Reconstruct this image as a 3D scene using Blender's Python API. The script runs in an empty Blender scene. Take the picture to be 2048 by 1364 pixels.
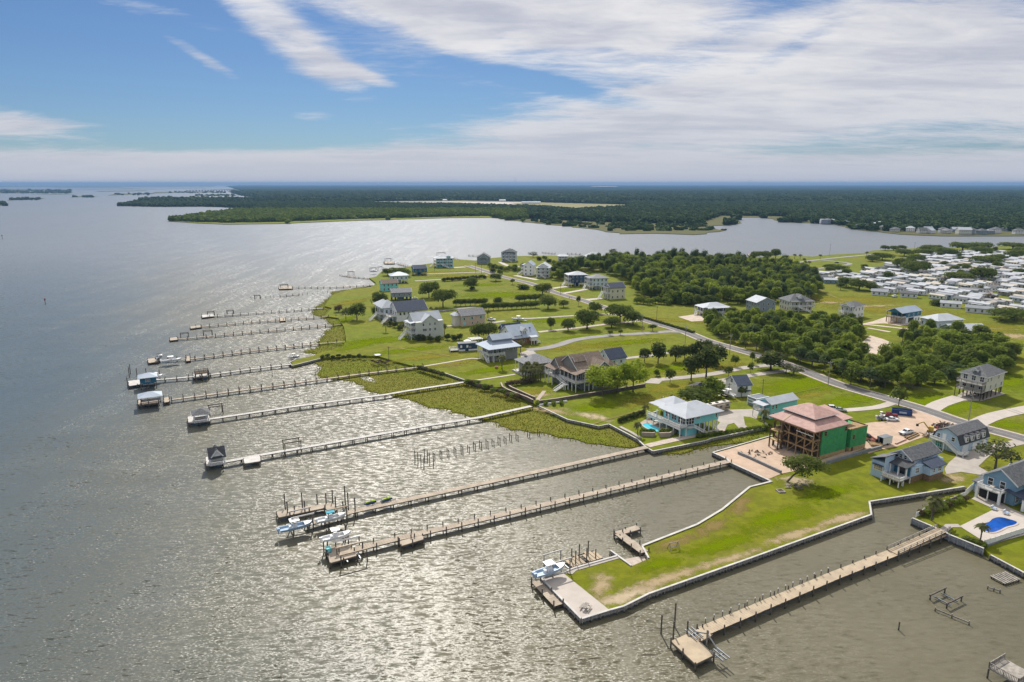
import bpy, math, random
from mathutils import Vector, Matrix, Euler
from math import radians as R
random.seed(7)
SC = bpy.context.scene
COL = SC.collection
# ------------------------------------------------------------------ camera
CAM_H, PITCH, FPX = 85.0, 12.9946, 1365.0
cam = bpy.data.cameras.new('camera'); camo = bpy.data.objects.new('camera', cam); COL.objects.link(camo)
camo.location = (0, 0, CAM_H); camo.rotation_euler = (R(90 - PITCH), 0, 0)
cam.sensor_width = 36; cam.lens = 36 * FPX / 2048; cam.clip_start = 1; cam.clip_end = 200000
SC.camera = camo
SC.view_settings.view_transform = 'Standard'; SC.view_settings.look = 'None'
SC.view_settings.gamma = 1; SC.view_settings.use_curve_mapping = False
SC.view_settings.exposure = 0.45
SC.cycles.use_denoising = True
SC.cycles.max_bounces = 5; SC.cycles.diffuse_bounces = 2; SC.cycles.glossy_bounces = 3
SC.cycles.transmission_bounces = 3; SC.cycles.transparent_max_bounces = 16; SC.cycles.volume_bounces = 0
SC.cycles.sample_clamp_indirect = 4
# ------------------------------------------------------------------ sun and sky
SUN_EL, SUN_AZ = 44.0, -7.0          # azimuth measured from the view direction (+Y), negative = left
sd = Vector((math.sin(R(SUN_AZ)) * math.cos(R(SUN_EL)), math.cos(R(SUN_AZ)) * math.cos(R(SUN_EL)), math.sin(R(SUN_EL))))
sun = bpy.data.lights.new('sun', 'SUN'); suno = bpy.data.objects.new('sun', sun); COL.objects.link(suno)
sun.energy = 3.75; sun.angle = R(0.8); sun.color = (1.0, 0.95, 0.87)
suno.rotation_euler = sd.to_track_quat('Z', 'Y').to_euler(); suno.location = (0, 0, 400)

class NT:
    """small helper for node trees"""
    def __init__(s, tree): s.t = tree
    def n(s, typ, **kw):
        nd = s.t.nodes.new(typ)
        for k, v in kw.items():
            if k.startswith('i_'):
                key = k[2:]; key = int(key) if key.isdigit() else key.replace('_', ' ')
                s.set(nd.inputs[key], v)
            else: setattr(nd, k, v)
        return nd
    def set(s, sock, v):
        if isinstance(v, bpy.types.NodeSocket): s.t.links.new(v, sock)
        elif isinstance(v, bpy.types.Node): s.t.links.new(v.outputs[0], sock)
        else: sock.default_value = v
    def m(s, op, a, b=0.0, c=0.0, clamp=False):
        nd = s.t.nodes.new('ShaderNodeMath'); nd.operation = op; nd.use_clamp = clamp
        s.set(nd.inputs[0], a); s.set(nd.inputs[1], b); s.set(nd.inputs[2], c); return nd.outputs[0]
    def vm(s, op, a, b=(0, 0, 0)):
        nd = s.t.nodes.new('ShaderNodeVectorMath'); nd.operation = op
        s.set(nd.inputs[0], a); s.set(nd.inputs[1], b)
        return nd.outputs['Value'] if op in ('LENGTH', 'DOT_PRODUCT', 'DISTANCE') else nd.outputs[0]
    def mix(s, f, a, b, blend='MIX'):
        nd = s.t.nodes.new('ShaderNodeMix'); nd.data_type = 'RGBA'; nd.blend_type = blend
        s.set(nd.inputs[0], f); s.set(nd.inputs[6], a); s.set(nd.inputs[7], b); return nd.outputs[2]
    def rng(s, v, a, b, c=0.0, d=1.0, smooth=True):
        nd = s.t.nodes.new('ShaderNodeMapRange'); nd.interpolation_type = 'SMOOTHSTEP' if smooth else 'LINEAR'; nd.clamp = True
        s.set(nd.inputs[0], v)
        for i, q in enumerate((a, b, c, d)): s.set(nd.inputs[i + 1], q)
        return nd.outputs[0]
    def noise(s, vec, scale, detail=4, rough=.55, dist=0.0):
        nd = s.t.nodes.new('ShaderNodeTexNoise'); s.set(nd.inputs['Vector'], vec)
        nd.inputs['Scale'].default_value = scale; nd.inputs['Detail'].default_value = detail
        nd.inputs['Roughness'].default_value = rough; nd.inputs['Distortion'].default_value = dist
        return nd.outputs[0]
    def mapping(s, vec, loc=(0, 0, 0), rot=(0, 0, 0), sc=(1, 1, 1), typ='POINT'):
        nd = s.t.nodes.new('ShaderNodeMapping'); nd.vector_type = typ; s.set(nd.inputs[0], vec)
        nd.inputs[1].default_value = loc; nd.inputs[2].default_value = rot; nd.inputs[3].default_value = sc
        return nd.outputs[0]

world = bpy.data.worlds.new('World'); SC.world = world; world.use_nodes = True
wt = world.node_tree; wt.nodes.clear(); W = NT(wt)
sky = W.n('ShaderNodeTexSky', sky_type='NISHITA', sun_disc=False)
sky.sun_elevation = R(SUN_EL); sky.sun_rotation = R(SUN_AZ); sky.altitude = 50; sky.air_density = 1.0; sky.dust_density = 0.3; sky.ozone_density = 2.0
tc = W.n('ShaderNodeTexCoord'); gen = tc.outputs['Generated']
sx = W.n('ShaderNodeSeparateXYZ', i_0=gen)
dx, dy, dz = sx.outputs[0], sx.outputs[1], sx.outputs[2]
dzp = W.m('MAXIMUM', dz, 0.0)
den = W.m('ADD', dzp, 0.10)
q = W.n('ShaderNodeCombineXYZ', i_0=W.m('DIVIDE', dx, den), i_1=W.m('DIVIDE', dy, den)).outputs[0]
ady = W.m('MAXIMUM', W.m('ABSOLUTE', dy), 0.05)
ue = W.n('ShaderNodeCombineXYZ', i_0=W.m('DIVIDE', dx, ady), i_1=W.m('DIVIDE', dzp, ady)).outputs[0]
# cirrus noise, stretched along the wind
n1 = W.noise(W.mapping(q, loc=(3.1, 1.7, 0), rot=(0, 0, R(32)), sc=(0.55, 0.95, 1)), 1.25, 9, .62, .8)
n2 = W.noise(W.mapping(q, loc=(7.7, -2.1, 4), rot=(0, 0, R(-24)), sc=(0.8, 1.5, 1)), 3.4, 7, .66, .5)
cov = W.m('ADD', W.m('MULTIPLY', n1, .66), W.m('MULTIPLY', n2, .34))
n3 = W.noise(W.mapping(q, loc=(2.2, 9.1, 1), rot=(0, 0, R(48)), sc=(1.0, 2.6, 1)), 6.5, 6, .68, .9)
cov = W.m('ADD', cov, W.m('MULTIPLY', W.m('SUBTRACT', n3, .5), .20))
# cloud banks: (u, e, half width, half height, rotation, weight); u = right of view, e = slope above horizon
banks = [(.03, .245, .36, .10, -14, .34), (.52, .215, .30, .085, 28, .30), (.34, .105, .58, .055, 8, .36),
         (-.75, .088, .24, .022, -4, .34), (.80, .16, .34, .12, 10, .24), (.0, .015, 2.6, .030, 0, .30), (-.30, .03, .7, .018, 0, .20),
         (-.66, .19, .38, .12, -10, -.34), (-.32, .10, .34, .05, 0, -.26), (.06, .132, .15, .014, -12, -.24), (-.40, .150, .10, .014, -32, .20), (-.31, .20, .20, .035, -40, .30), (-.45, .185, .08, .012, -30, .18), (-.28, .092, .05, .010, 0, .34), (-.14, .235, .14, .03, -30, .24), (-.20, .145, .05, .010, -20, .22), (-.52, .235, .16, .016, -14, .20), (.36, .165, .10, .018, 30, -.20)]
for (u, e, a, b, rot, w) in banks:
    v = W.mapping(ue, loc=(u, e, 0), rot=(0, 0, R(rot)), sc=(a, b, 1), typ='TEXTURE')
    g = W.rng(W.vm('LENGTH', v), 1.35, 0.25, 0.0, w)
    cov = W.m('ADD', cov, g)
cov = W.m('ADD', cov, W.rng(dzp, .27, .62, 0.0, .20))                  # extra cloud above the view, added as fill for shaded walls
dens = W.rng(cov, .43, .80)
shade = W.noise(W.mapping(q, loc=(1.3, 5.2, 2), rot=(0, 0, R(24)), sc=(0.5, 1.1, 1)), 1.2, 5, .55, .4)
shade = W.m('ADD', W.m('MULTIPLY', shade, .75), W.m('MULTIPLY', n2, .3))
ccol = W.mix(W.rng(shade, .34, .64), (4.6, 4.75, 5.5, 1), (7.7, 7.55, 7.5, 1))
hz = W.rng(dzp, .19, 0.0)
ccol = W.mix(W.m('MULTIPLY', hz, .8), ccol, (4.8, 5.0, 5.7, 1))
ccol = W.mix(W.rng(dzp, .27, .70, 0.0, .9), ccol, (10.5, 10.3, 10.0, 1))  # cloud overhead, out of view, brightened to add fill light
skc = W.mix(1.0, sky.outputs[0], (.325, .44, .605, 1), 'MULTIPLY')
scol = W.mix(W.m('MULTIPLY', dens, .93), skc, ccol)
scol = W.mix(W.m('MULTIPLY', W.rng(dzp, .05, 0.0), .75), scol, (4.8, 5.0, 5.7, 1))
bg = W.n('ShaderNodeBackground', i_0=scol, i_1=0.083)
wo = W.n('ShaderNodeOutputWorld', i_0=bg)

# ------------------------------------------------------------------ survey: a photo pixel (2048 x 1364) -> a point of the level ground at height z
_c, _s = math.cos(R(PITCH)), math.sin(R(PITCH))
def P(px, py, z=1.2):
    u = (px - 1024) / FPX; v = (682 - py) / FPX
    t = (z - CAM_H) / (-_s + v * _c)
    return Vector((u * t, (_c + v * _s) * t, z))

# ------------------------------------------------------------------ materials
MATS = {}
def mat(name, col, rough=.8, var=.18, scale=.6, metal=0.0, bump=0.0, bscale=3.0, col2=None, stretch=(1, 1, 1), spec=.4, tide=False):
    if name in MATS: return MATS[name]
    m = bpy.data.materials.new(name); m.use_nodes = True; t = NT(m.node_tree); m.node_tree.nodes.clear()
    b = t.n('ShaderNodeBsdfPrincipled'); o = t.n('ShaderNodeOutputMaterial', i_0=b)
    pos = t.n('ShaderNodeNewGeometry').outputs['Position']
    if stretch != (1, 1, 1): pos = t.mapping(pos, sc=stretch)
    c1 = tuple(col) + (1,)
    c2 = tuple(col2) + (1,) if col2 else tuple(max(0, c * (1 - 2 * var)) for c in col) + (1,)
    n = t.noise(pos, scale, 5, .6)
    f = t.rng(n, .32, .68)
    cc = t.mix(f, c2, c1)
    if tide:   # weed and wet stain up to the tide line
        zz = t.n('ShaderNodeSeparateXYZ', i_0=t.n('ShaderNodeNewGeometry').outputs['Position']).outputs[2]
        cc = t.mix(t.rng(t.m('ADD', zz, t.m('MULTIPLY', n, .5)), .95, .45, 0, .85), cc, (.032, .034, .022, 1))
    t.set(b.inputs['Base Color'], cc)
    b.inputs['Roughness'].default_value = rough; b.inputs['Metallic'].default_value = metal
    b.inputs['Specular IOR Level'].default_value = spec
    if bump:
        bn = t.n('ShaderNodeBump', i_Strength=bump, i_Distance=.05, i_Height=t.noise(pos, bscale, 4, .6)); t.set(b.inputs['Normal'], bn)
    MATS[name] = m; return m

def leafmat(name, col, col2, trans=.35):
    m = bpy.data.materials.new(name); m.use_nodes = True; t = NT(m.node_tree); m.node_tree.nodes.clear()
    geo = t.n('ShaderNodeNewGeometry'); oi = t.n('ShaderNodeObjectInfo')
    n = t.noise(geo.outputs['Position'], .55, 3, .6)
    f = t.m('ADD', t.m('MULTIPLY', t.rng(n, .3, .7), .55), t.m('MULTIPLY', oi.outputs['Random'], .45))
    c = t.mix(f, tuple(col) + (1,), tuple(col2) + (1,))
    d = t.n('ShaderNodeBsdfDiffuse', i_0=c)
    tr = t.n('ShaderNodeBsdfTranslucent', i_0=t.mix(.5, c, tuple(x * 1.5 for x in col2) + (1,)))
    gl = t.n('ShaderNodeBsdfGlossy', i_0=(.5, .5, .45, 1), i_1=.55)
    mx = t.n('ShaderNodeMixShader', i_0=trans, i_1=d.outputs[0], i_2=tr.outputs[0])
    mx2 = t.n('ShaderNodeMixShader', i_0=.012, i_1=mx.outputs[0], i_2=gl.outputs[0])
    t.n('ShaderNodeOutputMaterial', i_0=mx2); MATS[name] = m; return m

leafmat('leaf_oak', (.060, .092, .016), (.145, .175, .036), .5)
leafmat('leaf_lime', (.14, .19, .020), (.25, .30, .045), .5); leafmat('leaf_pine', (.060, .095, .028), (.11, .145, .050), .45)
leafmat('leaf_wood', (.085, .130, .016), (.215, .265, .042), .5)
leafmat('leaf_bright', (.17, .24, .016), (.30, .36, .035), .5)
leafmat('leaf_dark', (.044, .068, .016), (.100, .122, .032), .5)
leafmat('leaf_sparse', (.06, .075, .03), (.11, .12, .05))
leafmat('leaf_palm', (.085, .10, .035), (.17, .175, .07), .4)
leafmat('leaf_brown', (.09, .07, .045), (.14, .11, .06))
leafmat('leaf_far', (.026, .060, .018), (.100, .142, .036), .4)
leafmat('leaf_marsh', (.165, .180, .010), (.19, .185, .020), .4)

mat('bark', (.16, .13, .10), .9); mat('bark_dark', (.07, .055, .045), .9)
mat('white', (.84, .84, .83), .55, .04); mat('trim', (.72, .73, .74), .5, .04); mat('cream', (.66, .64, .56), .7, .05)
mat('glass', (.015, .02, .03), .08, .2, spec=.8); mat('dark', (.02, .02, .022), .7)
mat('metal_roof', (.34, .40, .48), .6, .07, .25, .1, spec=.3); mat('metal_white', (.46, .49, .53), .7, .07, .3, spec=.2)
mat('shingle_gray', (.155, .16, .168), .9, .22, 1.6); mat('shingle_dark', (.075, .078, .086), .9, .2, 1.6)
mat('shingle_brown', (.235, .18, .14), .9, .2, 1.6); mat('shingle_navy', (.055, .072, .115), .85, .2, 1.2)
mat('shingle_lightgray', (.26, .265, .28), .85, .16, 1.2)
mat('turquoise', (.24, .66, .68), .65, .05); mat('turquoise_dark', (.06, .32, .36), .6); mat('skyblue', (.45, .58, .71), .65, .05)
mat('blue', (.21, .35, .47), .65, .06); mat('navy', (.03, .07, .14), .6, .1); mat('teal_blue', (.03, .16, .25), .6, .08)
mat('paleblue', (.58, .66, .74), .65, .05); mat('gray_siding', (.30, .30, .30), .75, .08); mat('bluegray', (.26, .31, .37), .7, .06)
mat('taupe', (.26, .255, .235), .75, .07); mat('greenish_cream', (.60, .63, .57), .7, .05); mat('peach', (.62, .47, .38), .7, .06)
mat('brick', (.33, .17, .09), .85, .2, 2.0); mat('lattice_brown', (.24, .15, .08), .85, .2, 2.0); mat('yellow_cream', (.66, .63, .46), .7, .05)
mat('green_sheathing', (.055, .34, .105), .6, .13, .8); mat('osb', (.50, .36, .17), .8, .15, 2); mat('red_sheathing', (.47, .29, .25), .75, .12, .7)
mat('lumber', (.38, .25, .12), .8, .2, 1.5); mat('lumber_dark', (.12, .075, .04), .85, .2, 1.5); mat('concrete_block', (.24, .25, .26), .85, .12)
mat('deck_wood', (.43, .36, .28), .85, .14, .5); mat('deck_gray', (.56, .54, .51), .85, .12, .5); mat('deck_tan', (.46, .37, .26), .85, .12, .5)
mat('pile_wood', (.17, .145, .12), .9, .25, 1.5, tide=True); mat('pile_light', (.36, .33, .29), .9, .2, 1.5, tide=True); mat('sheet_pile', (.40, .42, .44), .7, .2, .8, tide=True)
mat('mh_tan', (.50, .45, .38), .7, .1, .15); mat('mh_roof', (.43, .45, .49), .6, .14, .15); mat('mh_roof2', (.28, .30, .33), .7, .1, .15)
mat('concrete', (.39, .35, .31), .85, .07, .35, col2=(.32, .285, .25)); mat('concrete_white', (.46, .41, .365), .85, .06, .3)
mat('asphalt', (.155, .148, .145), .9, .1, .3); mat('asphalt_lilac', (.27, .255, .255), .9, .1, .2); mat('line_paint', (.5, .48, .42), .8, .15, 2)
mat('sand', (.50, .365, .27), .95, .14, .35, col2=(.40, .30, .22), bump=.5, bscale=1.2); mat('sand_pale', (.52, .43, .35), .95, .1, .3)
mat('gravel', (.50, .43, .37), .95, .14, .8, col2=(.38, .32, .27))
mat('block_wall', (.17, .14, .125), .9, .2, .9); mat('tan_wall', (.40, .33, .27), .85, .1)
mat('pool_light', (.10, .62, .74), .08, .1, .4); mat('pool_deep', (.012, .09, .42), .08, .25, .25)
mat('red_paint', (.22, .03, .035), .35, .1); mat('blue_paint', (.02, .07, .24), .5, .15); mat('white_paint', (.75, .76, .77), .25, .03); mat('black_paint', (.015, .017, .022), .25)
mat('silver', (.45, .47, .5), .35, .05, metal=.5); mat('rubber', (.02, .02, .02), .9); mat('boat_blue', (.36, .48, .62), .3, .05); mat('canvas_teal', (.02, .34, .46), .7)
mat('jet_blue', (.02, .05, .16), .3); mat('jet_lime', (.45, .62, .03), .4); mat('rv_tan', (.42, .35, .27), .4, .1); mat('rv_roof', (.66, .60, .53), .6)
mat('pink_machine', (.60, .26, .20), .5, .2); mat('yellow_machine', (.55, .38, .07), .5, .2); mat('red_marker', (.4, .04, .04), .6); mat('galv', (.28, .30, .32), .4, .1, metal=.6)
mat('skin', (.45, .28, .2), .7); mat('cloth_dark', (.03, .035, .05), .9); mat('cloth_light', (.5, .5, .52), .9); mat('debris', (.30, .25, .21), .9, .4, 1.5, col2=(.1, .08, .07))
mat('mh_white', (.72, .73, .75), .6, .06, .1); mat('mh_blue', (.42, .50, .58), .6, .06, .1); mat('mh_gray', (.36, .38, .42), .6, .06, .1)
mat('wire', (.03, .03, .03), .6); mat('soil', (.16, .12, .085), .95, .25, .5)

# ------------------------------------------------------------------ mesh helpers
class MB:
    def __init__(s): s.v = []; s.f = []
    def add(s, vs, fs):
        o = len(s.v); s.v += [tuple(v) for v in vs]; s.f += [tuple(i + o for i in f) for f in fs]; return s
    def box(s, x0, x1, y0, y1, z0, z1):
        return s.add([(x0, y0, z0), (x1, y0, z0), (x1, y1, z0), (x0, y1, z0), (x0, y0, z1), (x1, y0, z1), (x1, y1, z1), (x0, y1, z1)],
                     [(0, 3, 2, 1), (4, 5, 6, 7), (0, 1, 5, 4), (1, 2, 6, 5), (2, 3, 7, 6), (3, 0, 4, 7)])
    def beam(s, p, q, w, h=None):
        p, q = Vector(p), Vector(q); h = h or w; d = (q - p).normalized()
        up = Vector((0, 0, 1)) if abs(d.z) < .95 else Vector((1, 0, 0))
        a = d.cross(up).normalized() * w / 2; b = a.cross(d).normalized() * h / 2
        return s.add([p - a - b, p + a - b, p + a + b, p - a + b, q - a - b, q + a - b, q + a + b, q - a + b],
                     [(3, 2, 1, 0), (4, 5, 6, 7), (0, 1, 5, 4), (1, 2, 6, 5), (2, 3, 7, 6), (3, 0, 4, 7)])
    def tube(s, p, q, r, r2=None, n=6):
        p, q = Vector(p), Vector(q); r2 = r if r2 is None else r2; d = (q - p).normalized()
        up = Vector((0, 0, 1)) if abs(d.z) < .95 else Vector((1, 0, 0))
        a = d.cross(up).normalized(); b = a.cross(d)
        vs = []
        for c, rr in ((p, r), (q, r2)):
            for i in range(n): t = 2 * math.pi * i / n; vs.append(c + (a * math.cos(t) + b * math.sin(t)) * rr)
        fs = [(i, (i + 1) % n, n + (i + 1) % n, n + i) for i in range(n)] + [tuple(range(n - 1, -1, -1)), tuple(range(n, 2 * n))]
        return s.add(vs, fs)
    def prism(s, pts, z0, z1):
        n = len(pts); a = sum(pts[i][0] * pts[(i + 1) % n][1] - pts[(i + 1) % n][0] * pts[i][1] for i in range(n))
        if a < 0: pts = list(reversed(pts))
        vs = [(p[0], p[1], z0) for p in pts] + [(p[0], p[1], z1) for p in pts]
        return s.add(vs, [tuple(range(n - 1, -1, -1)), tuple(range(n, 2 * n))] + [(i, (i + 1) % n, n + (i + 1) % n, n + i) for i in range(n)])
    def loft(s, rings, cap=True):
        n = len(rings[0]); vs = [v for r in rings for v in r]; fs = []
        for k in range(len(rings) - 1):
            for i in range(n): fs.append((k * n + i, k * n + (i + 1) % n, (k + 1) * n + (i + 1) % n, (k + 1) * n + i))
        if cap: fs += [tuple(range(n - 1, -1, -1)), tuple(range((len(rings) - 1) * n, len(rings) * n))]
        return s.add(vs, fs)
    def mesh(s, name, m, smooth=False):
        me = bpy.data.meshes.new(name); me.from_pydata(s.v, [], s.f); me.update()
        me.materials.append(MATS[m] if isinstance(m, str) else m)
        if smooth: me.polygons.foreach_set('use_smooth', [True] * len(me.polygons))
        return me

def link(name, data, parent=None, loc=None):
    o = bpy.data.objects.new(name, data); COL.objects.link(o)
    if parent: o.parent = parent
    if loc is not None: o.location = loc
    return o
def tag(o, label=None, cat=None, group=None, kind=None):
    if label: o['label'] = label
    if cat: o['category'] = cat
    if group: o['group'] = group
    if kind: o['kind'] = kind
    return o
def thing(name, label, cat, loc=(0, 0, 0), rz=0, group=None):
    o = link(name, None, None, loc); o.rotation_euler = (0, 0, rz); o.empty_display_size = .5
    return tag(o, label, cat, group)
def part(par, name, mb, m, smooth=False): return link(name, mb.mesh(name, m, smooth), par)
_cub, _cyl = {}, {}
def bx(par, name, x0, x1, y0, y1, z0, z1, m):
    if m not in _cub: _cub[m] = MB().box(-.5, .5, -.5, .5, -.5, .5).mesh('block', m)
    o = link(name, _cub[m], par, ((x0 + x1) / 2, (y0 + y1) / 2, (z0 + z1) / 2)); o.scale = (abs(x1 - x0), abs(y1 - y0), abs(z1 - z0)); return o
def cy(par, name, x, y, z0, z1, r, m):
    if m not in _cyl: _cyl[m] = MB().tube((0, 0, 0), (0, 0, 1), 1, n=8).mesh('post', m)
    o = link(name, _cyl[m], par, (x, y, z0)); o.scale = (r, r, z1 - z0); return o
def copy_tree(o, parent=None):
    c = o.copy(); COL.objects.link(c); c.parent = parent
    for ch in list(o.children): copy_tree(ch, c)
    return c
def sheet(name, pts, z, m, thick=0.0, kind='structure', label=None):
    """flat ground sheet from world points"""
    mb = MB()
    if thick: mb.prism([(p[0], p[1]) for p in pts], z - thick, z)
    else:
        pp = [(p[0], p[1]) for p in pts]; n = len(pp)
        a = sum(pp[i][0] * pp[(i + 1) % n][1] - pp[(i + 1) % n][0] * pp[i][1] for i in range(n))
        if a < 0: pp.reverse()
        mb.add([(p[0], p[1], z) for p in pp], [tuple(range(n))])
    o = link(name, mb.mesh(name, m)); o['kind'] = kind
    if label: o['label'] = label
    return o
def smooth_line(pts, step=4.0):
    """Catmull-Rom through points"""
    out = []; n = len(pts)
    for i in range(n - 1):
        p0, p1, p2, p3 = pts[max(i - 1, 0)], pts[i], pts[i + 1], pts[min(i + 2, n - 1)]
        k = max(1, int((p2 - p1).length / step))
        for j in range(k):
            t = j / k
            out.append(.5 * ((2 * p1) + (p2 - p0) * t + (2 * p0 - 5 * p1 + 4 * p2 - p3) * t * t + (3 * p1 - p0 - 3 * p2 + p3) * t ** 3))
    out.append(pts[-1]); return out
def ribbon(pts, w):
    L, Rr = [], []
    for i, p in enumerate(pts):
        d = (pts[min(i + 1, len(pts) - 1)] - pts[max(i - 1, 0)]); d.z = 0; d.normalize(); nn = Vector((-d.y, d.x, 0)) * w / 2
        L.append(p + nn); Rr.append(p - nn)
    return L, Rr
def road(name, px, w, m, z, kind='structure', sm=True):
    pts = [P(a, b, 1.2) for a, b in px]; pts = smooth_line(pts) if sm else pts
    L, Rr = ribbon(pts, w); n = len(L)
    mb = MB().add([(p.x, p.y, z) for p in L] + [(p.x, p.y, z) for p in Rr], [(n + i, n + i + 1, i + 1, i) for i in range(n - 1)])
    o = link(name, mb.mesh(name, m)); o['kind'] = kind; return o
def inside(x, y, poly):
    c = False; n = len(poly); j = n - 1
    for i in range(n):
        xi, yi = poly[i][0], poly[i][1]; xj, yj = poly[j][0], poly[j][1]
        if (yi > y) != (yj > y) and x < (xj - xi) * (y - yi) / (yj - yi) + xi: c = not c
        j = i
    return c
ORD = ['first', 'second', 'third', 'fourth', 'fifth', 'sixth', 'seventh', 'eighth', 'ninth', 'tenth', 'eleventh', 'twelfth', 'thirteenth', 'fourteenth', 'fifteenth', 'sixteenth', 'seventeenth', 'eighteenth', 'nineteenth', 'twentieth', 'twenty-first', 'twenty-second', 'twenty-third']
ANG = R(28.4)
UX = Vector((math.cos(ANG), math.sin(ANG), 0)); UY = Vector((-UX.y, UX.x, 0))
# ================================================================== SETTING
# ---- water
def water_mat():
    m = bpy.data.materials.new('water'); m.use_nodes = True; t = NT(m.node_tree); m.node_tree.nodes.clear()
    pos = t.n('ShaderNodeNewGeometry').outputs['Position']
    s = t.vm('DOT_PRODUCT', pos, tuple(UX))
    s0 = P(1163, 1238, 0).dot(UX)
    lee = t.rng(s, s0 - 12, s0 + 55, 1.0, .50)
    streak = t.noise(t.mapping(pos, rot=(0, 0, -ANG - R(4)), sc=(.095, .009, 1)), 1.0, 4, .6, .4)
    patch = t.rng(streak, .36, .64, .48, 1.36)
    amp = t.m('MULTIPLY', lee, patch)
    w1 = t.n('ShaderNodeTexNoise', i_Vector=t.mapping(pos, rot=(0, 0, R(-31)), sc=(.36, 1.05, 1)), i_Scale=1.0, i_Detail=2.5, i_Roughness=.55, i_Distortion=.3).outputs[0]
    w2 = t.n('ShaderNodeTexNoise', i_Vector=t.mapping(pos, rot=(0, 0, R(-24)), sc=(1.6, 3.6, 1)), i_Scale=1.0, i_Detail=3.0, i_Roughness=.7, i_Distortion=.2).outputs[1]
    w3 = t.n('ShaderNodeTexNoise', i_Vector=t.mapping(pos, rot=(0, 0, R(-38)), sc=(.035, .11, 1)), i_Scale=1.0, i_Detail=2.0, i_Roughness=.5, i_Distortion=.2).outputs[1]
    def cen(c, k): return t.vm('MULTIPLY', t.vm('SUBTRACT', c, (.5, .5, .5)), k)
    # slope mostly across the crests (crests run along the piers)
    ca, sa = UY.x, UY.y
    sl = t.vm('ADD', t.vm('ADD', t.vm('MULTIPLY', t.n('ShaderNodeCombineXYZ', i_0=t.m('SUBTRACT', w1, .5), i_1=t.m('SUBTRACT', w1, .5)).outputs[0], (UY.x * 2.3, UY.y * 2.3, 0)), cen(w2, (1.6, 1.0, 0))), cen(w3, (.15, .25, 0)))
    heavy = t.m('ADD', .55, t.m('MULTIPLY', t.vm('LENGTH', sl), 1.1))      # many gentle facets, few steep ones
    sl = t.n('ShaderNodeVectorMath', operation='SCALE', i_0=sl, i_Scale=t.m('MULTIPLY', amp, heavy)).outputs[0]
    nrm = t.vm('NORMALIZE', t.vm('ADD', sl, (0, 0, 1)))
    shoal = t.noise(t.mapping(pos, sc=(.02, .02, 1)), 1.0, 3)
    col = t.mix(t.rng(shoal, .35, .65), (.108, .098, .060, 1), (.132, .120, .076, 1))
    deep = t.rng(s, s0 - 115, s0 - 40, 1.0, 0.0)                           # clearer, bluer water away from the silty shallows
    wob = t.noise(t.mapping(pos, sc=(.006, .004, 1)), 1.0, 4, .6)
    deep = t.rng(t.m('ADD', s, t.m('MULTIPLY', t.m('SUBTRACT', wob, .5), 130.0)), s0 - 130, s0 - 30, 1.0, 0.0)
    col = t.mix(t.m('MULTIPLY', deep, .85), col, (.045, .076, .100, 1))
    bay = t.rng(t.n('ShaderNodeSeparateXYZ', i_0=pos).outputs[1], 250, 1000, 0.0, .9)      # base colour paled far out, standing in for missing sky reflection
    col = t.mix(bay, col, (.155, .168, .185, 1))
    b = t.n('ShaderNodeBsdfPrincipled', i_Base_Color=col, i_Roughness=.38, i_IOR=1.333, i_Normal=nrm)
    b.inputs['Specular IOR Level'].default_value = .5
    t.n('ShaderNodeOutputMaterial', i_0=b); MATS['water'] = m
water_mat()
mb = MB().add([(-34000, -1500, 0), (34000, -1500, 0), (34000, 32000, 0), (-34000, 32000, 0)], [(0, 1, 2, 3)])
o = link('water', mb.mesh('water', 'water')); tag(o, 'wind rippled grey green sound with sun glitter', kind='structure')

# ---- lawn and marsh materials
def lawn_mat(name, vivid, olive, dry, drybias=0.0):
    m = bpy.data.materials.new(name); m.use_nodes = True; t = NT(m.node_tree); m.node_tree.nodes.clear()
    pos = t.n('ShaderNodeNewGeometry').outputs['Position']
    big = t.noise(t.mapping(pos, rot=(0, 0, -ANG), sc=(.018, .03, 1)), 1.0, 5, .6, .4)
    mid = t.noise(t.mapping(pos, rot=(0, 0, -ANG), sc=(.07, .16, 1)), 1.0, 5, .65, .3)
    fine = t.noise(pos, .9, 5, .7)
    mow = t.n('ShaderNodeTexWave', i_Vector=t.mapping(pos, rot=(0, 0, -ANG), sc=(.0, .42, 1)), i_Scale=1.0, i_Distortion=1.2, i_Detail=2.0, wave_type='BANDS', bands_direction='Y').outputs[1]
    c = t.mix(t.rng(big, .40, .58), vivid + (1,), olive + (1,))
    f = t.m('ADD', t.m('MULTIPLY', mid, .65), t.m('MULTIPLY', fine, .35))
    c = t.mix(t.rng(f, .50 - drybias, .72 - drybias, 0, .9), c, dry + (1,))
    c = t.mix(t.m('MULTIPLY', t.rng(fine, .42, .72), .42), c, (.075, .095, .004, 1))
    c = t.mix(t.m('MULTIPLY', mow, .22), c, (.10, .125, .002, 1))
    clump = t.noise(pos, .28, 4, .65, .3)
    c = t.mix(t.rng(clump, .38, .62, 0, .58), c, (.085, .10, .004, 1) if name != 'far_field' else olive + (1,))
    bmp = t.n('ShaderNodeBump', i_Strength=.5, i_Distance=.12, i_Height=t.noise(pos, 2.2, 4, .7))
    b = t.n('ShaderNodeBsdfPrincipled', i_Base_Color=c, i_Roughness=.95, i_Normal=bmp)
    b.inputs['Specular IOR Level'].default_value = .15
    t.n('ShaderNodeOutputMaterial', i_0=b); MATS[name] = m
lawn_mat('lawn', (.140, .178, .001), (.175, .178, .006), (.27, .22, .06))
lawn_mat('lawn_dry', (.19, .175, .035), (.23, .185, .065), (.36, .27, .16), .08)
lawn_mat('field', (.165, .165, .026), (.19, .165, .045), (.28, .22, .11), .03)
lawn_mat('marsh', (.145, .165, .008), (.165, .150, .020), (.15, .115, .04))
lawn_mat('far_field', (.22, .21, .06), (.24, .21, .11), (.36, .31, .22))
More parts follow.
